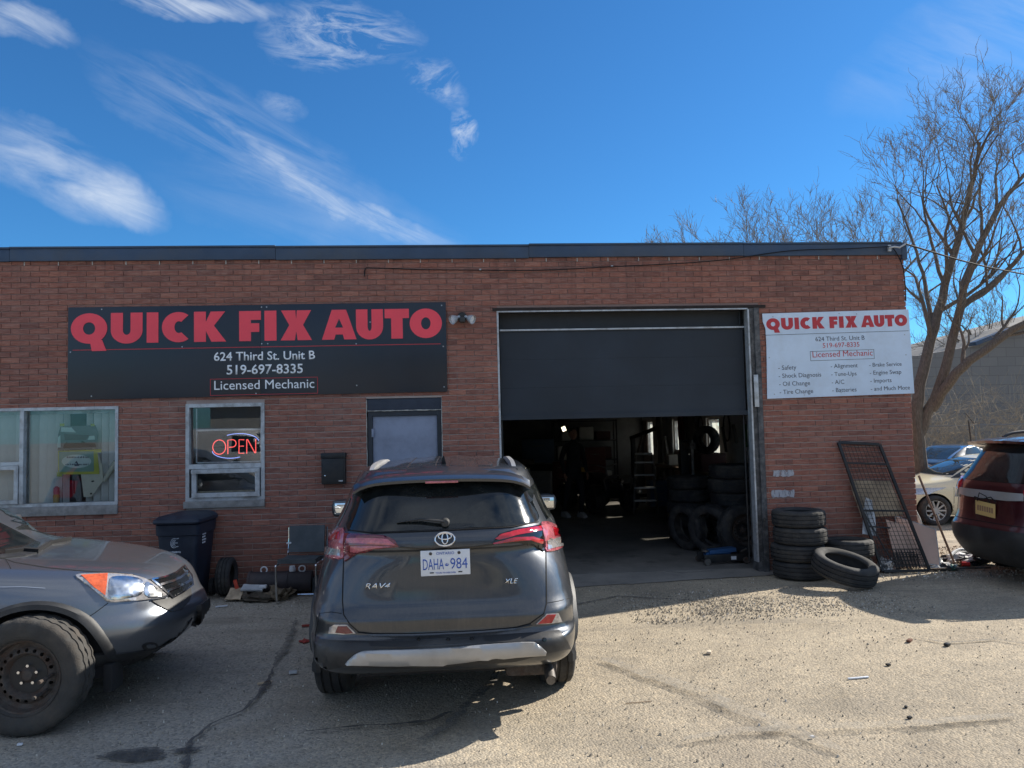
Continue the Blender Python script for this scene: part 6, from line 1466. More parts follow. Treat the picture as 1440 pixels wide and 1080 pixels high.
tag(MB().tube(smooth_path([(6.1, 9.2, .10), (6.3, 9.3, .16), (6.55, 9.28, .12), (6.75, 9.2, .10)]), .02, 8).build('plastic_moulding', mat('moulding', (.6, .62, .62), .4)), 'long pale plastic moulding on top of the litter heap', 'trim piece')
tag(MB().tube(smooth_path([(6.15, 9.35, .05), (6.4, 9.42, .09), (6.75, 9.45, .06)]), .03, 8).build('plastic_moulding', M['black_plastic']), 'long black plastic moulding lying behind the litter heap', 'trim piece')
# white rag pieces under the gate
crumple('rag', 'torn white rag tangled at the lower left of the gate', 'rag', 5.10, 8.93, .11, heap_m[0], 77, 1.3, .02)
crumple('rag', 'small pinkish rag at the lower edge of the gate', 'rag', 5.16, 8.90, .06, M['pink_board'], 78, 1.0, .01)
# steel grating behind the gate bottom
gr = thing('steel_grating', 'dark square steel grating lying against the foot of the gate', 'grating', (5.2, 8.93, 0.02)); b = MB()
for i in range(9): b.box(.0+i*.042, .008+i*.042, -.006, .006, 0, .20, RX(R_(-22)))
for i in range(5): b.box(0, .345, -.005, .005, i*.048, .008+i*.048, RX(R_(-22)))
b.build('grid', M['dark_metal'], gr, smooth=False)
# ---------------------------------------------------------------- wheelie bin
M['bin'] = mat('bin', (0.010, 0.018, 0.036), .5, var=.15, bump=.1, bscale=200, dirt=(.06, .07, .09), damt=.3)
wb = thing('wheelie_bin', 'dark blue wheelie bin with a white logo under the narrow window', 'bin', (-3.08, 8.88, 0), R_(-3)); wb.scale = (.84, .84, .92)
def hull(levels, name, m, parent, bev=.03, cap=True):
    """levels (z, x0,x1,y0,y1): stacked rounded rectangles"""
    V = []; F = []; n = 20
    for (z, x0, x1, y0, y1) in levels:
        cx, cy, hx, hy = (x0+x1)/2, (y0+y1)/2, (x1-x0)/2, (y1-y0)/2
        for j in range(n*2):
            th = math.pi*(j+.5)/n; e = 2/9; V.append((cx+hx*math.copysign(abs(math.cos(th))**e, math.cos(th)), cy+hy*math.copysign(abs(math.sin(th))**e, math.sin(th)), z))
    k = n*2
    for i in range(len(levels)-1):
        for j in range(k): F.append((i*k+j, i*k+(j+1) % k, (i+1)*k+(j+1) % k, (i+1)*k+j))
    if cap: F += [tuple(range(k-1, -1, -1)), tuple((len(levels)-1)*k+j for j in range(k))]
    b = MB(); b.add(V, F); return b.build(name, m, parent)
wbod = hull([(.0, -.20, .20, -.27, .20), (.03, -.205, .205, -.28, .24), (.55, -.245, .245, -.315, .30), (.80, -.265, .265, -.33, .325), (.81, -.285, .285, -.345, .33), (.93, -.29, .29, -.355, .345), (.945, -.275, .275, -.34, .33)], 'bin_body', M['bin'], wb)
lid = hull([(.947, -.305, .305, -.385, .35), (.965, -.315, .315, -.395, .355), (.995, -.31, .31, -.385, .355), (1.03, -.26, .26, -.33, .34), (1.045, -.19, .19, -.25, .31)], 'lid', M['bin'], wb)
MB().tube([(-.22, .42, .99), (.22, .42, .99)], .018, 10).box(-.24, -.18, .34, .42, .95, 1.01, bev=.01).box(.18, .24, .34, .42, .95, 1.01, bev=.01).build('handle', M['bin'], wb)
MB().box(-.16, .16, -.36, -.33, .5, .53, bev=.01).box(-.17, .17, -.345, -.31, .34, .36, bev=.006).build('rib', M['bin'], wb)
for s_ in (-1, 1): MB().lathe([(.0, -.03), (.07, -.032), (.10, -.028), (.105, 0), (.10, .028), (.07, .032), (0, .03)], 28, 'x', (s_*.255, .24, .105)).build('wheel', M['rubber'], wb)
M['bin_print'] = mat('bin_print', (.42, .46, .52), .6, var=.2)
tilt = RX(R_(4.1)); 
lg = MB()
for (rx, a0, a1) in ((.055, 60, 300), (.036, 50, 310), (.018, 40, 320)): lg.tube([(rx*.8*math.cos(R_(a0+(a1-a0)*i/16)), 0, rx*math.sin(R_(a0+(a1-a0)*i/16))) for i in range(17)], .0045, 5)
lg.tube([(.03, 0, .05), (.06, 0, .055)], .005, 5).tube([(-.01, 0, 0), (.045, 0, .002)], .005, 5).tube([(.02, 0, -.045), (.055, 0, -.04)], .005, 5)
lg.build('logo', M['bin_print'], wbod, (-.03, -.330, .72), (R_(-3.5), 0, 0))
lg = MB(); rr_ = random.Random(6); x = -.09
while x < .07: w_ = rr_.uniform(.008, .016); lg.box(x, x+w_, -.003, .003, rr_.uniform(-.014, -.009), rr_.uniform(.004, .012)); x += w_+.004
lg.build('small_print', M['bin_print'], wbod, (-.02, -.322, .615), (R_(-3.5), 0, 0), smooth=False)
lg = MB()
for k in range(4):
    x = -.045
    while x < .05: w_ = rr_.uniform(.012, .022); lg.box(-.003, .003, x, x+w_, .05-.034*k, .068-.034*k); x += w_+.005
lg.build('side_print', M['plate_white'], wbod, (.272, -.12, .74), (0, R_(3), 0), smooth=False)
# ---------------------------------------------------------------- chair
M['vinyl'] = mat('vinyl', (0.045, 0.06, 0.07), .5, var=.2, dirt=(.12, .12, .12), damt=.3)
ch = thing('cantilever_chair', 'black cantilever chair with chrome legs against the bricks left of the grey SUV', 'chair', (-1.74, 8.80, 0), R_(-4)); ch.scale = (.86, .86, .97)
board('backrest', None, None, [(-.235, .02, .50), (.235, .02, .50), (.23, .08, .80), (-.23, .08, .80)], M['vinyl'], .035, ch, .006, 3)
board('seat', None, None, [(-.24, -.46, .44), (.24, -.46, .44), (.24, -.02, .42), (-.24, -.02, .42)], M['vinyl'], .05, ch, .006, 4)
for s_ in (-1, 1): MB().tube(smooth_path([(s_*.25, .10, .78), (s_*.25, .02, .46), (s_*.25, -.44, .43), (s_*.25, -.49, .38), (s_*.25, -.46, .06), (s_*.25, -.40, .015), (s_*.25, .02, .015)], 5), .012, 8).build('leg', M['chrome'], ch)
MB().tube([(-.25, .02, .015), (.25, .02, .015)], .012, 8).build('foot_bar', M['chrome'], ch)
for s_ in (-1, 1): MB().tube(smooth_path([(s_*.255, .04, .64), (s_*.26, -.1, .65), (s_*.26, -.3, .64)], 4), .016, 8).build('armrest', M['black_plastic'], ch) if False else None
MB().box(-.262, -.20, .0, .02, .60, .62, bev=.004).build('bracket', M['plate_white'], ch)
# ---------------------------------------------------------------- rubbish along the wall between bin and chair
tag(MB().tube([(-2.42, 9.0, .13), (-1.72, 9.02, .12)], [.125, .12], 20).tube([(-2.425, 9.0, .13), (-2.40, 9.0, .13)], .132, 20).tube([(-2.0, 9.01, .125), (-1.98, 9.01, .125)], .128, 20).build('rolled_drum', mat('drum', (.035, .03, .036), .6, var=.4, dirt=(.1, .07, .06), damt=.5)), 'dark cylindrical drum lying along the wall beside the chair', 'drum')
tyre('small tyre standing against the wall right of the bin', (-2.68, 9.0, .215), (0, R_(90), 0), .215, .12, .16)
for i, (x, z, y, c) in enumerate(((-2.26, .27, 9.06, 'small white metal ring on top of the dark drum, leftmost'), (-1.94, .265, 9.06, 'white round jar on top of the dark drum'), (-1.83, .27, 9.06, 'small white ring at the right end of the dark drum'))):
    b = MB()
    if i == 1: b.lathe([(0, 0), (.035, 0), (.038, .03), (.03, .06), (0, .065)], 14, 'z')
    else: b.tube([(.035*math.cos(a/16*6.283), 0, .035*math.sin(a/16*6.283)) for a in range(16)], .009, 6, closed=True)
    tag(b.build(['metal_ring', 'jar', 'metal_ring'][i], M['plate_white'], None, (x, y-.06, z-.02 if i == 1 else z)), c, ['ring', 'jar', 'ring'][i])
tag(board('cardboard_box', None, None, [(-2.60, 8.66, .02), (-2.42, 8.62, .02), (-2.40, 8.80, .12), (-2.58, 8.82, .1)], M['cardboard'], .01, None, .01, 7), 'torn cardboard flap on the ground right of the bin', 'cardboard')
crumple('rag', 'crumpled brown cloth in the rubbish between bin and chair', 'rag', -2.02, 8.72, .17, mat('rag_brown', (.14, .11, .075), .95, var=.4, vscale=18), 81, .75)
crumple('rag', 'long crumpled dark brown cloth lying in front of the drum', 'rag', -2.25, 8.66, .19, mat('rag_brown_dark', (.07, .055, .04), .95, var=.5, vscale=18), 82, .45)
tag(board('plastic_tray', None, None, [(-2.44, 8.70, .10), (-2.20, 8.68, .09), (-2.19, 8.78, .13), (-2.43, 8.80, .14)], M['plastic_sheet'], .02, None, .004, 9), 'pale blue plastic tray on the rubbish right of the red carton', 'tray')
tag(MB().box(-.02, .02, -.05, .05, 0, .17, bev=.006).build('red_carton', mat('carton_red', (.5, .06, .03), .6), None, (-2.50, 8.85, .03), (0, R_(-14), .3)), 'narrow orange red carton next to the small tyre', 'carton')
tag(MB().box(-.04, .04, -.03, .03, 0, .035, bev=.01).build('paper_cup', M['plate_white'], None, (-2.2, 8.72, .12)), 'small white crushed cup on the brown cloth', 'cup')
tag(MB().box(-.06, .06, -.02, .02, 0, .008).build('paper_scrap', M['plate_white'], None, (-2.56, 8.42, 0.002), (0, 0, .3), smooth=False), 'flat white paper scrap on the asphalt in front of the bin', 'paper')
tag(MB().box(-.09, .09, -.09, .09, 0, .17, bev=.02).build('paint_pail', mat('pail', (.04, .05, .06), .6), None, (-1.62, 9.03, 0)), 'dark pail by the wall behind the chair legs', 'pail')
crumple('leaf_litter', 'bright red leaf scrap on the asphalt left of the grey SUV wheel', 'scrap', -1.38, 6.9, .05, mat('leaf_red', (.30, .04, .03), .8), 85, .3)
# small single things on the lot
def stick(lab, name, cat, px, py, L, w, ang, m):
    g = on_ground(px, py); tag(MB().box(-L/2, L/2, -w/2, w/2, 0, w*.6, bev=w*.15).build(name, m, None, (g.x, g.y, 0), (0, 0, ang)), lab, cat)
stick('short white stick lying on the sunny asphalt', 'stick', 'stick', 1207, 954, .16, .016, .1, M['plate_white'])
stick('small pale scrap of wood right of the grey SUV', 'wood_scrap', 'scrap', 997, 919, .05, .035, 1.2, mat('pale_wood', (.6, .5, .38), .8))
stick('thin twig lying on the sunny asphalt right of the grey SUV wheel', 'twig', 'twig', 898, 988, .18, .006, .1, M['wood'])
stick('curled dry leaf at the right of the sunny asphalt', 'leaf', 'leaf', 1279, 902, .07, .03, .7, mat('dry_leaf', (.12, .05, .03), .9))
stick('black pebble on the sunny asphalt near the right edge', 'pebble', 'stone', 1332, 908, .05, .035, .5, M['dark_metal'])
stick('black pebble right of the white stick', 'pebble', 'stone', 1249, 936, .03, .025, .1, M['dark_metal'])
stick('black pebble low on the sunny asphalt', 'pebble', 'stone', 1279, 1010, .03, .02, .4, M['dark_metal'])
stick('black pebble just above the white stick', 'pebble', 'stone', 1274, 995, .022, .018, .9, M['dark_metal'])
stick('flat white scrap on the shaded asphalt left of the grey SUV', 'paper_scrap', 'paper', 412, 947, .06, .035, .2, M['plastic_sheet'])
stick('pale twig on the shaded asphalt left of the grey SUV', 'twig', 'twig', 372, 961, .10, .02, .4, M['cardboard'])
stick('white scrap on the asphalt at the lower left', 'paper_scrap', 'paper', 28, 1048, .03, .02, .3, M['plate_white'])
stick('small plastic piece lying in front of the leaning tyre', 'plastic_strip', 'scrap', 1155, 812, .28, .012, -.12, M['plastic_sheet'])
stick('white pebble at the foot of the bright asphalt', 'pebble', 'stone', 1142, 1037, .022, .018, .2, M['plate_white'])
stick('red leaf scrap near the left wheel of the grey SUV', 'leaf', 'leaf', 430, 881, .07, .03, .2, mat('leaf_red2', (.25, .04, .03), .8))
# ================================================================== INSIDE THE BAY
IM = M['rubber']
FZ = 0.006
for k in range(6): tyre(['lowest', 'second from the floor', 'third from the floor', 'fourth from the floor', 'fifth from the floor', 'topmost'][k]+' tyre of the wide stack just inside the bay at the right', (4.02+[0, .02, -.015, .01, -.02, 0][k], 10.95+[0, .02, 0, -.02, .01, 0][k], FZ+.105+.203*k), (0, 0, k*.9), .36, .23, .2, IM, 'tyres stacked inside the bay')
for k in range(5): tyre(['lowest', 'second', 'middle', 'fourth', 'topmost'][k]+' tyre of the stack farther inside the bay left of the wide stack', (3.62+[0, .02, -.02, .01, -.01][k], 11.9, FZ+.105+.2*k), (0, 0, k*.7), .33, .205, .195, IM, 'tyres stacked inside the bay')
tyre('tyre standing on edge in front of the stacks inside the bay', (3.52, 10.55, FZ+.345), (0, R_(86), R_(38)), .345, .225, .22, IM, 'tyres stacked inside the bay')
tyre('tyre standing on edge left of the others inside the bay', (3.30, 10.95, FZ+.335), (0, R_(84), R_(25)), .335, .21, .21, IM, 'tyres stacked inside the bay')
class _D: pass
sw = thing('spare_tyre', 'wheel with a rusty steel rim standing just inside the bay post', 'tyre', (3.86, 10.28, 0), R_(-80))
_d = _D(); _d.root = sw; w_ = add_wheel(_d, 0, 0, .352, .205, .225, 'steel', 1, n=72, rim_m=None, cache={}); w_.location = (0, 0, FZ+.352); w_.rotation_euler = (0, R_(-6), 0)
# floor jack
jk = thing('floor_jack', 'low blue and black trolley jack on the floor at the bay entrance', 'jack', (3.42, 9.85, FZ), R_(4))
MB().box(-.30, .30, -.13, -.11, .03, .13, bev=.006).box(-.30, .30, .11, .13, .03, .13, bev=.006).box(.12, .28, -.109, .109, .04, .10).build('frame', M['dark_metal'], jk)
MB().add(*beam((-.20, 0, .15), (.16, 0, .17), .14, .05)).add(*beam((-.24, 0, .12), (.1, 0, .12), .09, .05)).build('lift_arm', mat('jack_blue', (.03, .11, .28), .4, .2, dirt=(.05, .05, .05), damt=.4), jk, smooth=False)
MB().lathe([(0, .0), (.05, 0), (.05, .02), (0, .02)], 16, 'z', (-.24, 0, .155)).build('saddle', M['steel'], jk)
for x in (-.27, .26):
    for y in (-.15, .15): MB().lathe([(0, -.015), (.04, -.015), (.045, 0), (.04, .015), (0, .015)], 16, 'y', (x, y, .045)).build('wheel', M['steel'], jk)
MB().box(.06, .13, -.1345, -.1305, .055, .10).build('label', M['plate_white'], jk, smooth=False)
MB().tube([(.24, 0, .12), (.34, .02, .16)], .016, 8).build('handle_socket', M['steel'], jk)
# safety sign on the right wall
sg = thing('green_safety_sign', 'green safety sign on the grey wall inside the bay at the right', 'sign', (5.412, 13.9, 1.38))
MB().box(0, .012, -.19, .19, -.01, .42, bev=.002).build('board', mat('safety_green', (.01, .22, .06), .5), sg)
MB().box(-.002, -.0005, -.1, .06, .08, .32).build('panel', mat('safety_pale', (.30, .42, .12), .5, var=.4, vscale=40), sg, smooth=False)
# step ladder
ld = thing('step_ladder', 'pale step ladder standing open in the middle of the bay', 'ladder', (3.85, 15.7, FZ), R_(-12))
for s_ in (-1, 1): MB().add(*beam((s_*.24, -.22, 0), (s_*.17, .02, 1.2), .035, .06)).build('rail', M['steel'], ld, smooth=False); MB().add(*beam((s_*.24, .38, 0), (s_*.17, .05, 1.2), .03, .035)).build('rail', M['steel'], ld, smooth=False)
for k in range(4): z = .25+k*.26; MB().box(-.23+.012*k, .23-.012*k, -.20+.05*k, -.10+.05*k, z, z+.03).build('step', M['silver_trim'], ld, smooth=False)
MB().box(-.18, .18, -.03, .12, 1.2, 1.24, bev=.005).build('top_cap', M['silver_trim'], ld)
# four wheeled buggy with round lamps
M['atv'] = mat('atv_black', (.015, .016, .018), .3, coat=.3)
at = thing('quad_bike', 'black quad bike parked in the bay with small round headlights', 'quad bike', (3.02, 16.6, FZ), R_(200))
for (x, y) in ((-.42, .6), (.42, .6), (-.42, -.6), (.42, -.6)): 
    b = tyre_bm(.27, .15, .24, 36, True); o = b.build('tyre', IM, at, (x, y, .27)); MB().lathe([(0, .05), (.14, .06), (.15, -.06), (0, -.05)], 16, 'x', (x, y, .27)).build('rim', M['steel'], at)
hull([(.30, -.22, .22, -.7, .7), (.45, -.26, .26, -.75, .75), (.62, -.24, .24, -.7, .7), (.72, -.18, .18, -.55, .35), (.80, -.14, .14, -.50, .0)], 'body', M['atv'], at)
for (x, y) in ((-.42, .6), (.42, .6), (-.42, -.6), (.42, -.6)): MB().lathe([(.31, -.14), (.33, 0), (.31, .14)], 14, 'x', (x, y, .27), a0=R_(20), a1=R_(160)).build('fender', M['atv'], at)
MB().tube(smooth_path([(-.38, .20, .98), (-.2, .34, .98), (0, .38, .93), (.2, .34, .98), (.38, .20, .98)], 4), .014, 8).tube([(0, .36, .93), (0, .45, .6)], .025, 8).build('handlebar', M['steel'], at)
for s_ in (-1, 1): MB().lathe([(0, .05), (.055, .045), (.065, 0), (.04, -.05), (0, -.06)], 16, 'y', (s_*.13, .74, .66)).build('headlight', M['chrome'], at)
MB().tube(smooth_path([(-.3, .7, .45), (-.3, .85, .5), (-.3, .86, .75), (.3, .86, .75), (.3, .85, .5), (.3, .7, .45)], 4), .018, 8).build('front_rack', M['steel'], at)
# work bench, with boxes and things
bn = thing('work_bench', 'long dark work bench along the right wall inside the bay', 'bench', (4.95, 15.5, FZ))
MB().box(-.40, .40, -2.2, 2.0, .86, .92, bev=.004).build('bench_top', M['wood'], bn)
for y in (-2.1, -.7, .7, 1.9):
    for x in (-.36, .36): MB().box(x-.03, x+.03, y-.03, y+.03, 0, .859).build('leg', M['wood'], bn, smooth=False)
MB().box(-.38, .38, -2.1, 1.9, .25, .28).build('shelf', M['wood'], bn, smooth=False)
def kit(name, lab, cat, loc, dims, m, rz=0): o = MB().box(-dims[0]/2, dims[0]/2, -dims[1]/2, dims[1]/2, 0, dims[2], bev=min(dims)*.1).build(name, m, None, loc, (0, 0, rz)); return tag(o, lab, cat)
bx_r = mat('box_maroon', (.06, .02, .018), .7); bx_g = mat('box_grey', (.10, .11, .11), .6); bx_y = mat('box_yellow', (.35, .24, .05), .6); bx_w = mat('box_white', (.45, .45, .42), .6)
kit('tool_box', 'maroon tool chest on the bench below the bright side window', 'tool box', (4.75, 14.3, FZ+.92), (.5, .7, .34), bx_r)
kit('tool_box', 'grey tool chest on the bench left of the maroon one', 'tool box', (4.75, 15.4, FZ+.92), (.4, .5, .28), bx_g)
kit('storage_box', 'small yellow box on the floor under the bench', 'box', (4.2, 14.6, FZ), (.3, .34, .28), bx_y)
kit('storage_box', 'white carton on the bench at the back of the bay', 'box', (4.8, 16.8, FZ+.92), (.3, .3, .22), bx_w)
tyre('black tyre standing on the tool chest in front of the bright side window', (4.62, 13.95, FZ+.92+.34+.26), (0, R_(88), R_(35)), .26, .14, .2, IM, None)
# tyre changer column
tcg = thing('tyre_changer', 'dark tyre changing machine beside the tyre stacks', 'machine', (3.95, 12.9, FZ))
MB().box(-.3, .3, -.35, .35, 0, .62, bev=.04).build('cabinet', M['dark_metal'], tcg); MB().box(-.07, .07, .22, .34, .621, 1.55, bev=.01).build('column', M['dark_metal'], tcg)
MB().box(-.05, .05, -.25, .21, 1.40, 1.5, bev=.01).tube([(0, -.2, 1.55), (0, -.2, .95)], .025, 10).build('swing_arm', M['steel'], tcg); MB().lathe([(0, 0), (.26, 0), (.27, .03), (.05, .06), (0, .06)], 24, 'z', (0, -.08, .625)).build('turntable', M['steel'], tcg)
# engine crane and hanging hoses, coats
ec = thing('engine_crane', 'folding engine crane standing left of the step ladder', 'crane', (4.3, 18.6, FZ), R_(15))
MB().add(*beam((0, 0, 0), (0, 0, 1.5), .09, .09)).add(*beam((-.4, 0, .06), (-.4, -1.2, .06), .07, .07)).add(*beam((.4, 0, .06), (.4, -1.2, .06), .07, .07)).add(*beam((-.45, 0, .08), (.45, 0, .08), .08, .08)).build('frame', M['dark_metal'], ec, smooth=False)
MB().add(*beam((0, .1, 1.5), (0, -1.2, 1.75), .07, .08)).build('boom', M['dark_metal'], ec, smooth=False); MB().tube([(0, -.02, .8), (0, -.5, 1.58)], .03, 8).build('ram', M['steel'], ec); MB().tube([(0, -1.15, 1.72), (0, -1.15, 1.3)], .01, 6).build('hook_chain', M['steel'], ec)
for i, (x, y, l, c) in enumerate(((5.30, 17.0, 1.5, (.05, .05, .055)), (5.30, 17.6, 1.3, (.10, .02, .03)), (5.28, 16.75, 1.2, (.09, .09, .08)), (5.32, 19.6, 1.6, (.16, .16, .15)))):
    b = MB(); rr_ = random.Random(i); n = 12
    V = []; F = []
    for j in range(9):
        for k in range(n+1): V.append((x-.04-.05*math.sin(k*1.7+j*.3+i)**2, y-.25+.5*k/n+.02*math.sin(j), 2.05-l*j/8))
    for j in range(8):
        for k in range(n): F.append((j*(n+1)+k, j*(n+1)+k+1, (j+1)*(n+1)+k+1, (j+1)*(n+1)+k))
    b.add(V, F); tag(b.build('hanging_coverall', mat('cloth%d' % i if False else 'cloth', c, .9, var=.3), None), ['black coverall hanging on the right wall of the bay', 'dark red coverall hanging deep in the bay', 'short grey cloth hanging beside the black coverall', 'long pale cloth hanging far back on the right wall'][i], 'clothing')
for i, (y, z) in enumerate(((14.9, 1.75), (16.55, 1.7))):
    tag(MB().tube([(5.36, y+.18*math.cos(a/30*6.283)*(1+.05*math.sin(a)), z+.28*math.sin(a/30*6.283)) for a in range(60)], .012, 6).build('air_hose', M['seam'], None), ['coiled black air hose on the wall right of the bright window', 'coiled black air hose on the wall left of the bright window'][i], 'hose')
# back wall lockers and shelf
shf = thing('storage_shelf', 'dark metal storage shelf with parts against the rear wall of the bay', 'shelf', (3.6, 21.7, FZ))
for x in (-.9, .9):
    for y in (-.2, .2): MB().box(x-.02, x+.02, y-.02, y+.02, 0, 2.0).build('upright', M['dark_metal'], shf, smooth=False)
for z in (.3, .85, 1.4, 1.95): MB().box(-.92, .92, -.22, .22, z, z+.03).build('shelf_board', M['dark_metal'], shf, smooth=False)
rs = random.Random(9)
names = ['left', 'middle', 'right']
for zi, z in enumerate((.33, .88, 1.43)):
    for xi, x in enumerate((-.55, 0, .55)):
        kit('carton', '%s carton on the %s level of the rear storage shelf' % (names[xi], ['lowest', 'middle', 'upper'][zi]), 'box', (3.6+x+rs.uniform(-.05, .05), 21.7, FZ+z), (rs.uniform(.3, .45), .35, rs.uniform(.2, .4)), rs.choice([bx_r, bx_g, bx_y, bx_w]))
kit('low_cabinet', 'low dark cabinet with parts at the left rear of the bay', 'cabinet', (1.5, 20.5, FZ), (2.0, .6, .85), M['dark_metal'])
kit('parts_tray', 'tray of metal parts on the low dark cabinet', 'tray', (1.6, 20.4, FZ+.85), (.8, .4, .12), M['steel'])
kit('wall_curb', 'pale low kerb along the rear of the bay floor', 'kerb', (1.6, 19.9, FZ), (2.4, .08, .06), bx_w)
# lit work lamp
wl = thing('work_lamp', 'small lit work lamp hanging deep in the dark bay', 'lamp', (2.53, 18.2, 1.78))
MB().box(-.06, .06, -.01, .05, -.07, .07, bev=.01).tube([(0, .03, .07), (0, .05, 1.9)], .006, 5).build('housing', M['dark_metal'], wl)
MB().box(-.045, .045, -.014, -.0105, -.055, .055, RY(R_(-20))).build('lamp_face', emit('lamp_glow', (1.0, .9, .6), 1.6), wl, smooth=False)
# ---------------------------------------------------------------- the mechanic
def skin_chain(name, pts, m, parent, sub=2, edges=None):
    """pts: (x, y, z, r). Skin modifier grown around the joints, converted to mesh"""
    me = bpy.data.meshes.new(name); E = edges or [(i, i+1) for i in range(len(pts)-1)]
    me.from_pydata([p[:3] for p in pts], E, []); ob = bpy.data.objects.new(name, me); COL.objects.link(ob)
    md = ob.modifiers.new('s', 'SKIN'); md.use_smooth_shade = True
    for i, p in enumerate(pts): v = ob.data.skin_vertices[0].data[i]; v.radius = (p[3], p[4] if len(p) > 4 else p[3]); v.use_root = (i == 0)
    s = ob.modifiers.new('u', 'SUBSURF'); s.levels = sub; s.render_levels = sub
    dg = bpy.context.evaluated_depsgraph_get(); dg.update(); me2 = bpy.data.meshes.new_from_object(ob.evaluated_get(dg)); bpy.data.objects.remove(ob)
    me2.name = name; me2.materials.clear(); return link(name, me2, m, parent)
M['skin'] = mat('skin', (.38, .22, .16), .6); M['work_cloth'] = mat('work_cloth', (.018, .02, .026), .9, var=.3); M['hair'] = mat('hair', (.02, .015, .012), .8); M['shoe'] = mat('shoe', (.5, .5, .5), .6)
ps = thing('person', 'person in dark work clothes and pale shoes standing deep in the bay', 'person', (2.30, 15.3, FZ), R_(200))
P = [(0, 0, .95, .15, .11), (0, .0, 1.12, .145, .10), (0, .01, 1.30, .165, .11), (0, .0, 1.44, .12, .09), (0, .0, 1.52, .055), (0, .02, 1.58, .05),
     (-.17, 0, 1.43, .065), (-.26, -.02, 1.18, .052), (-.24, .10, .95, .038), (-.235, .13, .90, .03),
     (.17, 0, 1.43, .065), (.27, 0, 1.18, .052), (.26, .08, .94, .038), (.255, .10, .89, .03),
     (-.10, 0, .86, .095), (-.12, .12, .50, .065), (-.12, .05, .12, .045), (-.12, .08, .06, .05),
     (.10, 0, .86, .095), (.12, -.06, .50, .065), (.12, -.22, .14, .045), (.12, -.20, .06, .05)]
Eg = [(0, 1), (1, 2), (2, 3), (3, 4), (4, 5), (3, 6), (6, 7), (7, 8), (8, 9), (3, 10), (10, 11), (11, 12), (12, 13), (0, 14), (14, 15), (15, 16), (16, 17), (0, 18), (18, 19), (19, 20), (20, 21)]
skin_chain('body', P, M['work_cloth'], ps, 2, Eg)
bm = bmesh.new(); bmesh.ops.create_uvsphere(bm, u_segments=20, v_segments=16, radius=1)
for v in bm.verts:
    c = v.co; f = 1-.18*max(0, -c.z); v.co = Vector((c.x*.078*f, c.y*.098*f+(.018 if c.y > .8 and -.35 < c.z < .1 else 0), c.z*.118))
b = MB(); b.bm(bm, T(0, .02, 1.67)); hd = b.build('head', M['skin'], ps)
MB().tube([(0, .115, 1.69), (0, .137, 1.655)], [.008, .014], 6).build('nose', M['skin'], hd); MB().box(-.025, .025, .105, .113, 1.612, 1.620, bev=.002).build('mouth', mat('lip', (.25, .08, .07), .6), hd)
for s_ in (-1, 1): MB().lathe([(0, .01), (.011, .0), (0, -.01)], 10, 'y', (s_*.03, .106, 1.685)).build('eye', M['seam'], hd); MB().tube([(s_*.078, .015, 1.69), (s_*.082, .01, 1.65)], .014, 6).build('ear', M['skin'], hd)
bm = bmesh.new(); bmesh.ops.create_uvsphere(bm, u_segments=20, v_segments=12, radius=1); bmesh.ops.delete(bm, geom=[v for v in bm.verts if v.co.z < 0.05+.55*v.co.y], context='VERTS')
for v in bm.verts: v.co = Vector((v.co.x*.086, v.co.y*.105, v.co.z*.128))
b = MB(); b.bm(bm, T(0, .015, 1.675)); b.build('hair', M['hair'], hd)
for s_, (hx, hy, hz) in ((-1, (-.235, .13, .90)), (1, (.255, .10, .89))):
    hnd = skin_chain('hand', [(hx, hy, hz, .024, .018), (hx, hy+.02, hz-.05, .034, .016), (hx, hy+.03, hz-.09, .03, .014)], M['skin'], ps, 1)
    for k, L in enumerate((.062, .072, .066, .05)):
        o_ = (k-1.5)*.017; skin_chain('finger', [(hx, hy+.028+o_, hz-.08, .009), (hx+s_*-.004, hy+.034+o_, hz-.09-L*.5, .0085), (hx-s_*.016, hy+.036+o_, hz-.09-L*.9, .007)], M['skin'], hnd, 1)
    skin_chain('thumb', [(hx, hy+.045, hz-.03, .010), (hx-s_*.01, hy+.07, hz-.06, .0095), (hx-s_*.012, hy+.078, hz-.09, .008)], M['skin'], hnd, 1)
for (x, y) in ((-.12, .05), (.12, -.20)): hull([(0, x-.045, x+.045, y-.09, y+.19), (.03, x-.05, x+.05, y-.095, y+.195), (.07, x-.042, x+.042, y-.085, y+.14), (.11, x-.038, x+.038, y-.07, y+.05)], 'shoe', M['shoe'], ps)

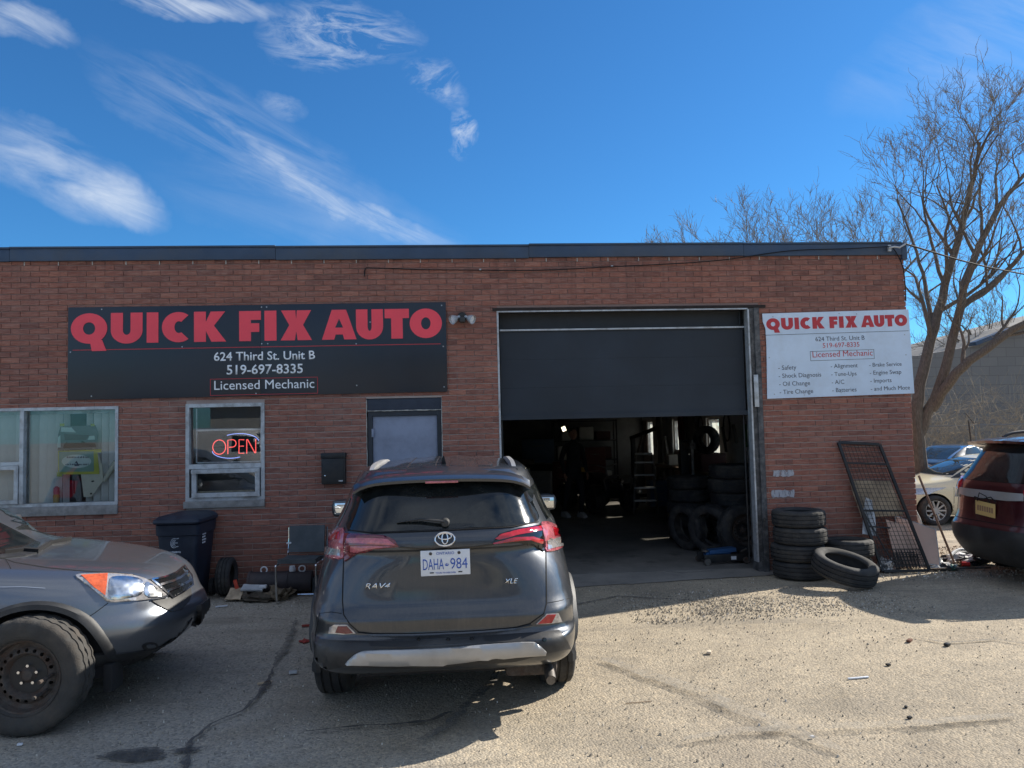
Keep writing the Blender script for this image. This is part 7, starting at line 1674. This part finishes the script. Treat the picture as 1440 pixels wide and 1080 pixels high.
# more bay clutter
rs = random.Random(31)
cl_m = [mat('junk_a', (.22, .22, .22), .6), mat('junk_b', (.10, .025, .02), .6), mat('junk_c', (.05, .09, .16), .6), mat('junk_d', (.30, .25, .15), .8), M['steel']]
for i, (x, y, w_, d_, h_, nm, lab) in enumerate(((1.9, 18.6, .7, .5, .75, 'tool_cart', 'low tool cart standing behind the mechanic'), (2.6, 19.3, .45, .45, .95, 'oil_drum', 'square oil container at the rear of the bay'), (4.35, 16.6, .4, .4, .6, 'storage_box', 'grey box on the floor left of the bench legs'), (4.3, 13.6, .35, .5, .5, 'storage_box', 'dark box on the floor behind the tyre stacks'), (1.2, 17.4, .8, .5, .9, 'tool_cabinet', 'tool cabinet at the left of the mechanic'), (3.4, 18.9, .5, .4, 1.3, 'tool_cabinet', 'tall narrow tool cabinet behind the step ladder'), (2.2, 21.2, .9, .4, 1.5, 'tool_cabinet', 'wide cupboard at the rear wall of the bay'))):
    o = thing(nm, lab, 'cabinet' if 'cabinet' in nm else 'box', (x, y, FZ), rs.uniform(-.2, .2)); mm = cl_m[i % 4]
    MB().box(-w_/2, w_/2, -d_/2, d_/2, .04, h_, bev=.012).build('body', mm, o)
    for k in range(3): MB().box(-w_/2+.03, w_/2-.03, -d_/2-.012, -d_/2-.001, .08+k*(h_-.1)/3, .05+(k+1)*(h_-.1)/3, bev=.004).build('drawer', mm, o); MB().box(-w_*.2, w_*.2, -d_/2-.03, -d_/2-.0125, .02+(k+.75)*(h_-.1)/3, .035+(k+.75)*(h_-.1)/3).build('handle', M['steel'], o, smooth=False)
for i, (x, y, z, L) in enumerate(((5.33, 15.0, 1.5, .5), (5.33, 17.2, 1.25, .4), (5.33, 14.4, 1.62, .35), (5.33, 18.0, 1.5, .5), (5.33, 19.3, 1.3, .45))):
    tag(MB().add(*beam((x, y-.1, z-L/2), (x, y+.05, z+L/2), .05, .04)).build('hanging_tool', cl_m[4] if i % 2 else cl_m[0], None, smooth=False), ['long wrench hanging left of the bright side window', 'steel bar hanging by the middle of the bench', 'small wrench hanging beside the bright side window', 'long bar hanging deeper along the bay wall', 'wrench hanging near the far side window'][i], 'tool')
# ================================================================== TREES, FENCE, NEIGHBOURS
m, t, b = nt('bark'); v = tgeo(t)
c = ramp(t, tnoise(t, tgeo(t, (14, 14, 3)), 3, 6, .7), [(.3, (.07, .055, .042)), (.55, (.15, .12, .095)), (.75, (.24, .20, .16))]); t.links.new(c, b.inputs['Base Color']); b.inputs['Roughness'].default_value = .95
tbump(t, tnoise(t, tgeo(t, (20, 20, 4)), 4, 5, .7), .9, .02, b); M['bark'] = m
M['twig_bark'] = mat('twig_bark', (.22, .185, .145), .95, var=.25)
def grow(rnd, p, d, L, r, depth, out, gy=0.14, spread=.6, nseg=5, wob=.155, kids=(3, 5), rmin=.004, shrink=.64, up=0.06):
    pts = [p.copy()]; rad = [r]; cur = p.copy(); dd = d.normalized(); ends = []
    for i in range(nseg):
        dd = (dd+Vector((rnd.gauss(0, wob), rnd.gauss(0, wob), rnd.gauss(0, wob)+up))).normalized(); cur = cur+dd*(L/nseg); pts.append(cur.copy()); rad.append(max(rmin*.6, r*(1-.55*(i+1)/nseg))); ends.append((cur.copy(), dd.copy(), rad[-1], (i+1)/nseg))
    out.append((pts, rad, depth))
    if depth <= 0: return
    for k in range(rnd.randint(*kids)):
        q = rnd.choice(ends[1:] if depth > 1 else ends) if k else ends[-1]
        ax = Vector((rnd.gauss(0, 1), rnd.gauss(0, 1), rnd.gauss(0, 1))).normalized(); nd = (q[1]+ax.cross(q[1]).normalized()*spread*rnd.uniform(.5, 1.25)+Vector((0, 0, gy))).normalized()
        grow(rnd, q[0], nd, L*shrink*rnd.uniform(.75, 1.2), max(rmin, q[2]*rnd.uniform(.55, .8)), depth-1, out, gy, spread, nseg, wob*1.08, kids, rmin, shrink, up)
def tree(label, base, limbs, seed, group, rmin=.005, depth=4, kids=(3, 5), spread=.65):
    """limbs: list of (polyline points, radii) for trunk and main limbs, branches grow from them"""
    rnd = random.Random(seed); root = thing('bare_tree', label, 'tree', base, 0, group); out = []; b = MB()
    for (pts, rad, bud) in limbs:
        P = smooth_path([Vector(p) for p in pts], 4); n = len(P); Rr = [rad[0]+(rad[1]-rad[0])*i/(n-1) for i in range(n)]
        P = [p+Vector((rnd.gauss(0, .012), rnd.gauss(0, .012), 0)) for p in P]; b.tube(P, Rr, 10)
        for (f, L) in bud:
            for _ in range(1):
                i = min(n-2, int(f*(n-1))); d = (P[i+1]-P[max(i-1, 0)]).normalized(); ax = Vector((rnd.gauss(0, 1), rnd.gauss(0, 1), rnd.gauss(0, 1))).normalized()
                nd = (d*.75+ax.cross(d).normalized()*.85+Vector((0, 0, .25))).normalized()
                if f >= .99: nd = d
                grow(rnd, P[i], nd, L, Rr[i]*.55, depth, out, spread=spread, rmin=rmin, kids=kids)
    b.build('trunk', M['bark'], root)
    big, tw = MB(), MB()
    for pts, rad, dp in out:
        if dp >= 3: big.tube(pts, rad, 6, caps=False)
        else: tw.tube(pts, rad, 3, caps=False)
    big.build('limb', M['bark'], root)
    tag(tw.build('twigs', M['twig_bark'], root, fix=False), kind='stuff'); return root
def loc(px, py, Y, base): p = on_wall(px, py, Y); return tuple(p-Vector(base))
BY = 17.0
bs = on_wall(1296, 640, BY); base = (bs.x, BY, 0)
def L_(P): return [loc(x, y, BY+dy, base) for (x, y, dy) in P]
tree('large bare tree with forked trunk right of the building corner', base, [
    ([(0, 0, -.02)]+L_([(1290, 620, 0), (1291, 560, 0), (1308, 480, .1), (1330, 400, .2), (1352, 320, .2), (1370, 245, .2), (1378, 200, .1)]), (.17, .035), [(.45, 1.6), (.5, 1.9), (.55, 2.0), (.6, 1.9), (.65, 1.9), (.7, 1.9), (.74, 1.6), (.8, 1.4), (.85, 1.2), (.9, 1.0), (.95, .9), (1.0, .8)]),
    (L_([(1292, 612, 0), (1322, 540, -.2), (1345, 455, -.4), (1362, 380, -.5), (1400, 300, -.6), (1425, 265, -.7), (1455, 230, -.8)]), (.13, .03), [(.3, 1.4), (.4, 1.6), (.45, 1.7), (.55, 1.6), (.62, 1.5), (.7, 1.4), (.8, 1.2), (.9, 1.0), (1.0, .8)]),
    (L_([(1310, 575, -.1), (1345, 525, -.6), (1385, 492, -.9), (1440, 455, -1.2), (1500, 440, -1.5), (1570, 400, -1.7)]), (.12, .04), [(.25, .9), (.4, 1.3), (.5, 1.5), (.6, 1.6), (.75, 1.6), (.9, 1.4), (1.0, 1.2)]),
    (L_([(1352, 430, -.4), (1400, 395, -.5), (1450, 345, -.6), (1500, 300, -.6)]), (.07, .03), [(.3, 1.3), (.6, 1.5), (.8, 1.4), (1.0, 1.2)]),
    (L_([(1312, 465, .1), (1300, 400, .6), (1284, 340, 1.0), (1262, 280, 1.2)]), (.06, .02), [(.3, 1.2), (.5, 1.3), (.7, 1.3), (.85, 1.0), (1.0, 1.0)])], 5, None, .005, 4, (3, 4), .66)
BY = 31.0
for i, (px, py, sd_, hh, lab) in enumerate(((1085, 300, 21, 2.8, 'bare tree crown showing above the roof near the middle of the bay'), (1185, 300, 22, 2.6, 'bare tree crown above the roof close to the right corner'), (990, 325, 23, 1.9, 'small leftmost bare tree crown above the roof edge'), (1255, 290, 24, 2.6, 'bare tree crown behind the building corner left of the forked tree'), (1390, 400, 25, 3.0, 'bare tree behind the fence at the right edge'))):
    p = on_wall(px, py+110, BY+i*.7); base = (p.x, BY+i*.7, 0)
    tr_ = []
    for k in range(4): tr_.append(([(0, 0, p.z-1.0), ((k-1.5)*.5, .2*k, p.z+.4), ((k-1.5)*(1.1+.2*(k % 2)), .3*k, p.z+1.3+.3*(k % 2))], (.09, .03), [(.4, hh*.6), (.6, hh*.7), (.8, hh*.7), (1.0, hh*.62)]))
    tree(lab, base, [([(0, 0, 0), (.1, 0, 1.5), (0, 0, p.z-.9)], (.22, .12), [])]+tr_, sd_, 'bare trees beyond the building', .008, 3, (3, 5), .66)
# chain link fence
fe = thing('chain_link_fence', 'tall grey chain link fence with barbed wire arms at the far edge of the lot', 'fence', (12.6, 26.2, -.44))
M['galv'] = mat('galv', (.20, .20, .20), .5, .5, var=.2)
FX = [0.0, 3.0, 6.0, 9.0, 12.0]
posts = [0.3, 3.15, 6.0, 8.9, 11.8]
for x in posts:
    MB().tube([(x, 0, 0), (x, 0, 2.02)], .03, 8).build('post', M['galv'], fe); MB().tube([(x, 0, 2.0), (x-.32, .02, 2.42)], .018, 6).build('barb_arm', M['rusty_steel'], fe)
for k in range(3): MB().tube([(-.5, .01, 2.1+.12*k), (12.5, .01, 2.1+.12*k)], .003, 4).build('barbed_wire', M['galv'], fe) if k < 0 else None
MB().tube([(-.5, 0, 1.98), (12.5, 0, 1.98)], .02, 6).build('top_rail', M['galv'], fe)
b = MB(); s = .065; n = int(13/s)
for i in range(-30, n):
    for sg_ in (1, -1):
        x0, z0, x1, z1 = (-.5+i*s, .03, -.5+i*s+1.93, 1.96) if sg_ > 0 else (-.5+i*s+1.93, .03, -.5+i*s, 1.96)
        x0_, x1_ = x0, x1
        if min(x0, x1) < -.5 or max(x0, x1) > 12.5: continue
        w_ = .0022; b.add([(x0-w_, .002*sg_, z0), (x0+w_, .002*sg_, z0), (x1+w_, .002*sg_, z1), (x1-w_, .002*sg_, z1)], [(0, 1, 2, 3)])
tag(b.build('wire_mesh', M['galv'], fe, smooth=False, fix=False), kind='stuff')
for i, (px, lean_) in enumerate(((1372, .1),)):
    p = on_wall(px, 660, 25.4); tag(MB().tube([(p.x, 25.4, -.44), (p.x-.12, 25.45, 1.72)], .028, 6).build('dark_stake', M['rusty_steel']), 'dark stake standing in front of the chain link fence', 'stake')
# brush and vines by the fence
def brush(label, x0, x1, y, n, h, seed, name='dry_brush'):
    rnd = random.Random(seed); b = MB()
    for _ in range(n):
        p = Vector((rnd.uniform(x0, x1), y+rnd.uniform(-.5, .5), 0)); d = Vector((rnd.gauss(0, .5), rnd.gauss(0, .3), 1)).normalized(); L = h*rnd.uniform(.4, 1.1); pts = [p]
        for k in range(6): d = (d+Vector((rnd.gauss(0, .22), rnd.gauss(0, .15), -.06*k*.5))).normalized(); pts.append(pts[-1]+d*L/6)
        b.tube(pts, [.009, .008, .007, .006, .005, .004, .003], 3, caps=False)
        for k in (2, 3, 4, 5):
            dd = (d+Vector((rnd.gauss(0, .8), rnd.gauss(0, .5), rnd.gauss(0, .5)))).normalized(); b.tube([pts[k], pts[k]+dd*L*.18, pts[k]+dd*L*.32+Vector((0, 0, -.05))], [.005, .004, .003], 3, caps=False)
    tag(b.build(name, M['dry'], fix=False), label, 'brush', kind='stuff')
M['dry'] = mat('dry_stems', (.36, .29, .20), .95, var=.35)
brush('tangle of dry brush and vines growing through the fence', 9.0, 28.0, 27.2, 620, 3.6, 4)
# grey building beyond the fence
m, t, b = nt('grey_blocks'); p = tgeo(t); br = t.nodes.new('ShaderNodeTexBrick'); br.inputs['Scale'].default_value = 1; br.inputs['Brick Width'].default_value = .8; br.inputs['Row Height'].default_value = .4; br.inputs['Mortar Size'].default_value = .012
br.inputs['Color1'].default_value = (.22, .21, .20, 1); br.inputs['Color2'].default_value = (.25, .24, .225, 1); br.inputs['Mortar'].default_value = (.15, .14, .13, 1)
mp = t.nodes.new('ShaderNodeMapping'); mp.inputs['Rotation'].default_value = (R_(90), 0, 0); t.links.new(p, mp.inputs[0]); t.links.new(mp.outputs[0], br.inputs['Vector'])
t.links.new(tmix(t, tmath(t, 'MULTIPLY', tnoise(t, p, .6, 6, .7), .6), br.outputs['Color'], (.15, .145, .14)), b.inputs['Base Color']); b.inputs['Roughness'].default_value = .95; M['grey_blocks'] = m
gb = thing('grey_block_building', 'large grey concrete block building behind the fence at the right', 'building', (0, 0, 0))
Yg = 31.0; q0 = on_wall(1292, 500, Yg); q1 = on_wall(1372, 486, Yg); q2 = on_wall(1440, 462, Yg)
b = MB(); prof = [(q0.x-2, -.1), (q0.x-2, q0.z-.1), (q0.x, q0.z), (q1.x, q1.z), (q2.x, q2.z+.2), (q2.x+6, q2.z+1.6), (q2.x+16, q2.z+2.6), (q2.x+16, -.1)]
b.prism([prof], 0.0, d0=-9.0)
for i, v in enumerate(b.v): b.v[i] = (v[0], v[1]+Yg, v[2])
b.build('wall', M['grey_blocks'], gb, smooth=False)
rp = [(q1.x-.3, q1.z-.02), (q2.x, q2.z+.16), (q2.x+6, q2.z+1.56)]
b = MB(); 
for a, c in ((0, 1), (1, 2)): b.add(*beam((rp[a][0], Yg-.2, rp[a][1]+.06), (rp[c][0], Yg-.2, rp[c][1]+.06), .5, .16))
b.build('roof_edge', M['fascia'], gb, smooth=False)
# ---------------------------------------------------------------- behind the camera: what the glass reflects
wb_m = mat('render_cream', (.45, .45, .44), .9, var=.08); rb_m = mat('brown_roof', (.12, .09, .075), .9)
for i, (x, y, w_, d_, h_, mm, lab) in enumerate(((-9, -24, 9, 7, 3.4, wb_m, 'cream bungalow across the lot behind the camera'), (4, -26, 11, 8, 5.2, M['grey_blocks'], 'grey two storey shop block across the lot behind the camera'))):
    hs_ = thing('house', lab, 'house', (x, y, 0)); MB().box(-w_/2, w_/2, -d_, 0, -.1, h_).build('wall', mm, hs_, smooth=False)
    b = MB(); b.add([(-w_/2-.4, .4, h_+.01), (w_/2+.4, .4, h_+.01), (w_/2+.4, -d_-.4, h_+.01), (-w_/2-.4, -d_-.4, h_+.01), (-w_/2-.4, -d_/2, h_+1.8), (w_/2+.4, -d_/2, h_+1.8)], [(0, 1, 5, 4), (2, 3, 4, 5), (0, 4, 3), (1, 2, 5), (3, 2, 1, 0)]); b.build('roof', rb_m, hs_, smooth=False)
    for k in range(4):
        for zz in ((1.0,) if h_ < 4 else (.9, 3.2)): f_ = MB().box(-w_/2+1+k*(w_-2)/3.2-.5+.3, -w_/2+1+k*(w_-2)/3.2+.6+.3, .0, .06, zz, zz+1.2).build('window', M['alum'], hs_, smooth=False); MB().box(-w_/2+1+k*(w_-2)/3.2-.12, -w_/2+1+k*(w_-2)/3.2+.82, .061, .065, zz+.07, zz+1.13).build('pane', M['dark_glass'], f_, smooth=False)
P_VAN = carpaint('van_white_paint', (.72, .72, .72), metal=0, rough=.4, damt=.15)
simple_car('white_van', 'white panel van parked behind the camera', (-7.5, -6.5, 0), R_(-90), P_VAN, 'van', cat='van')
simple_car('white_sedan', 'white sedan parked behind the camera to the right', (2.6, -9.5, 0), R_(-80), P_WH, 'sedan')
brush('dark hedge of bare stems behind the camera', -16, 16, -21.0, 260, 2.6, 14, 'hedge')
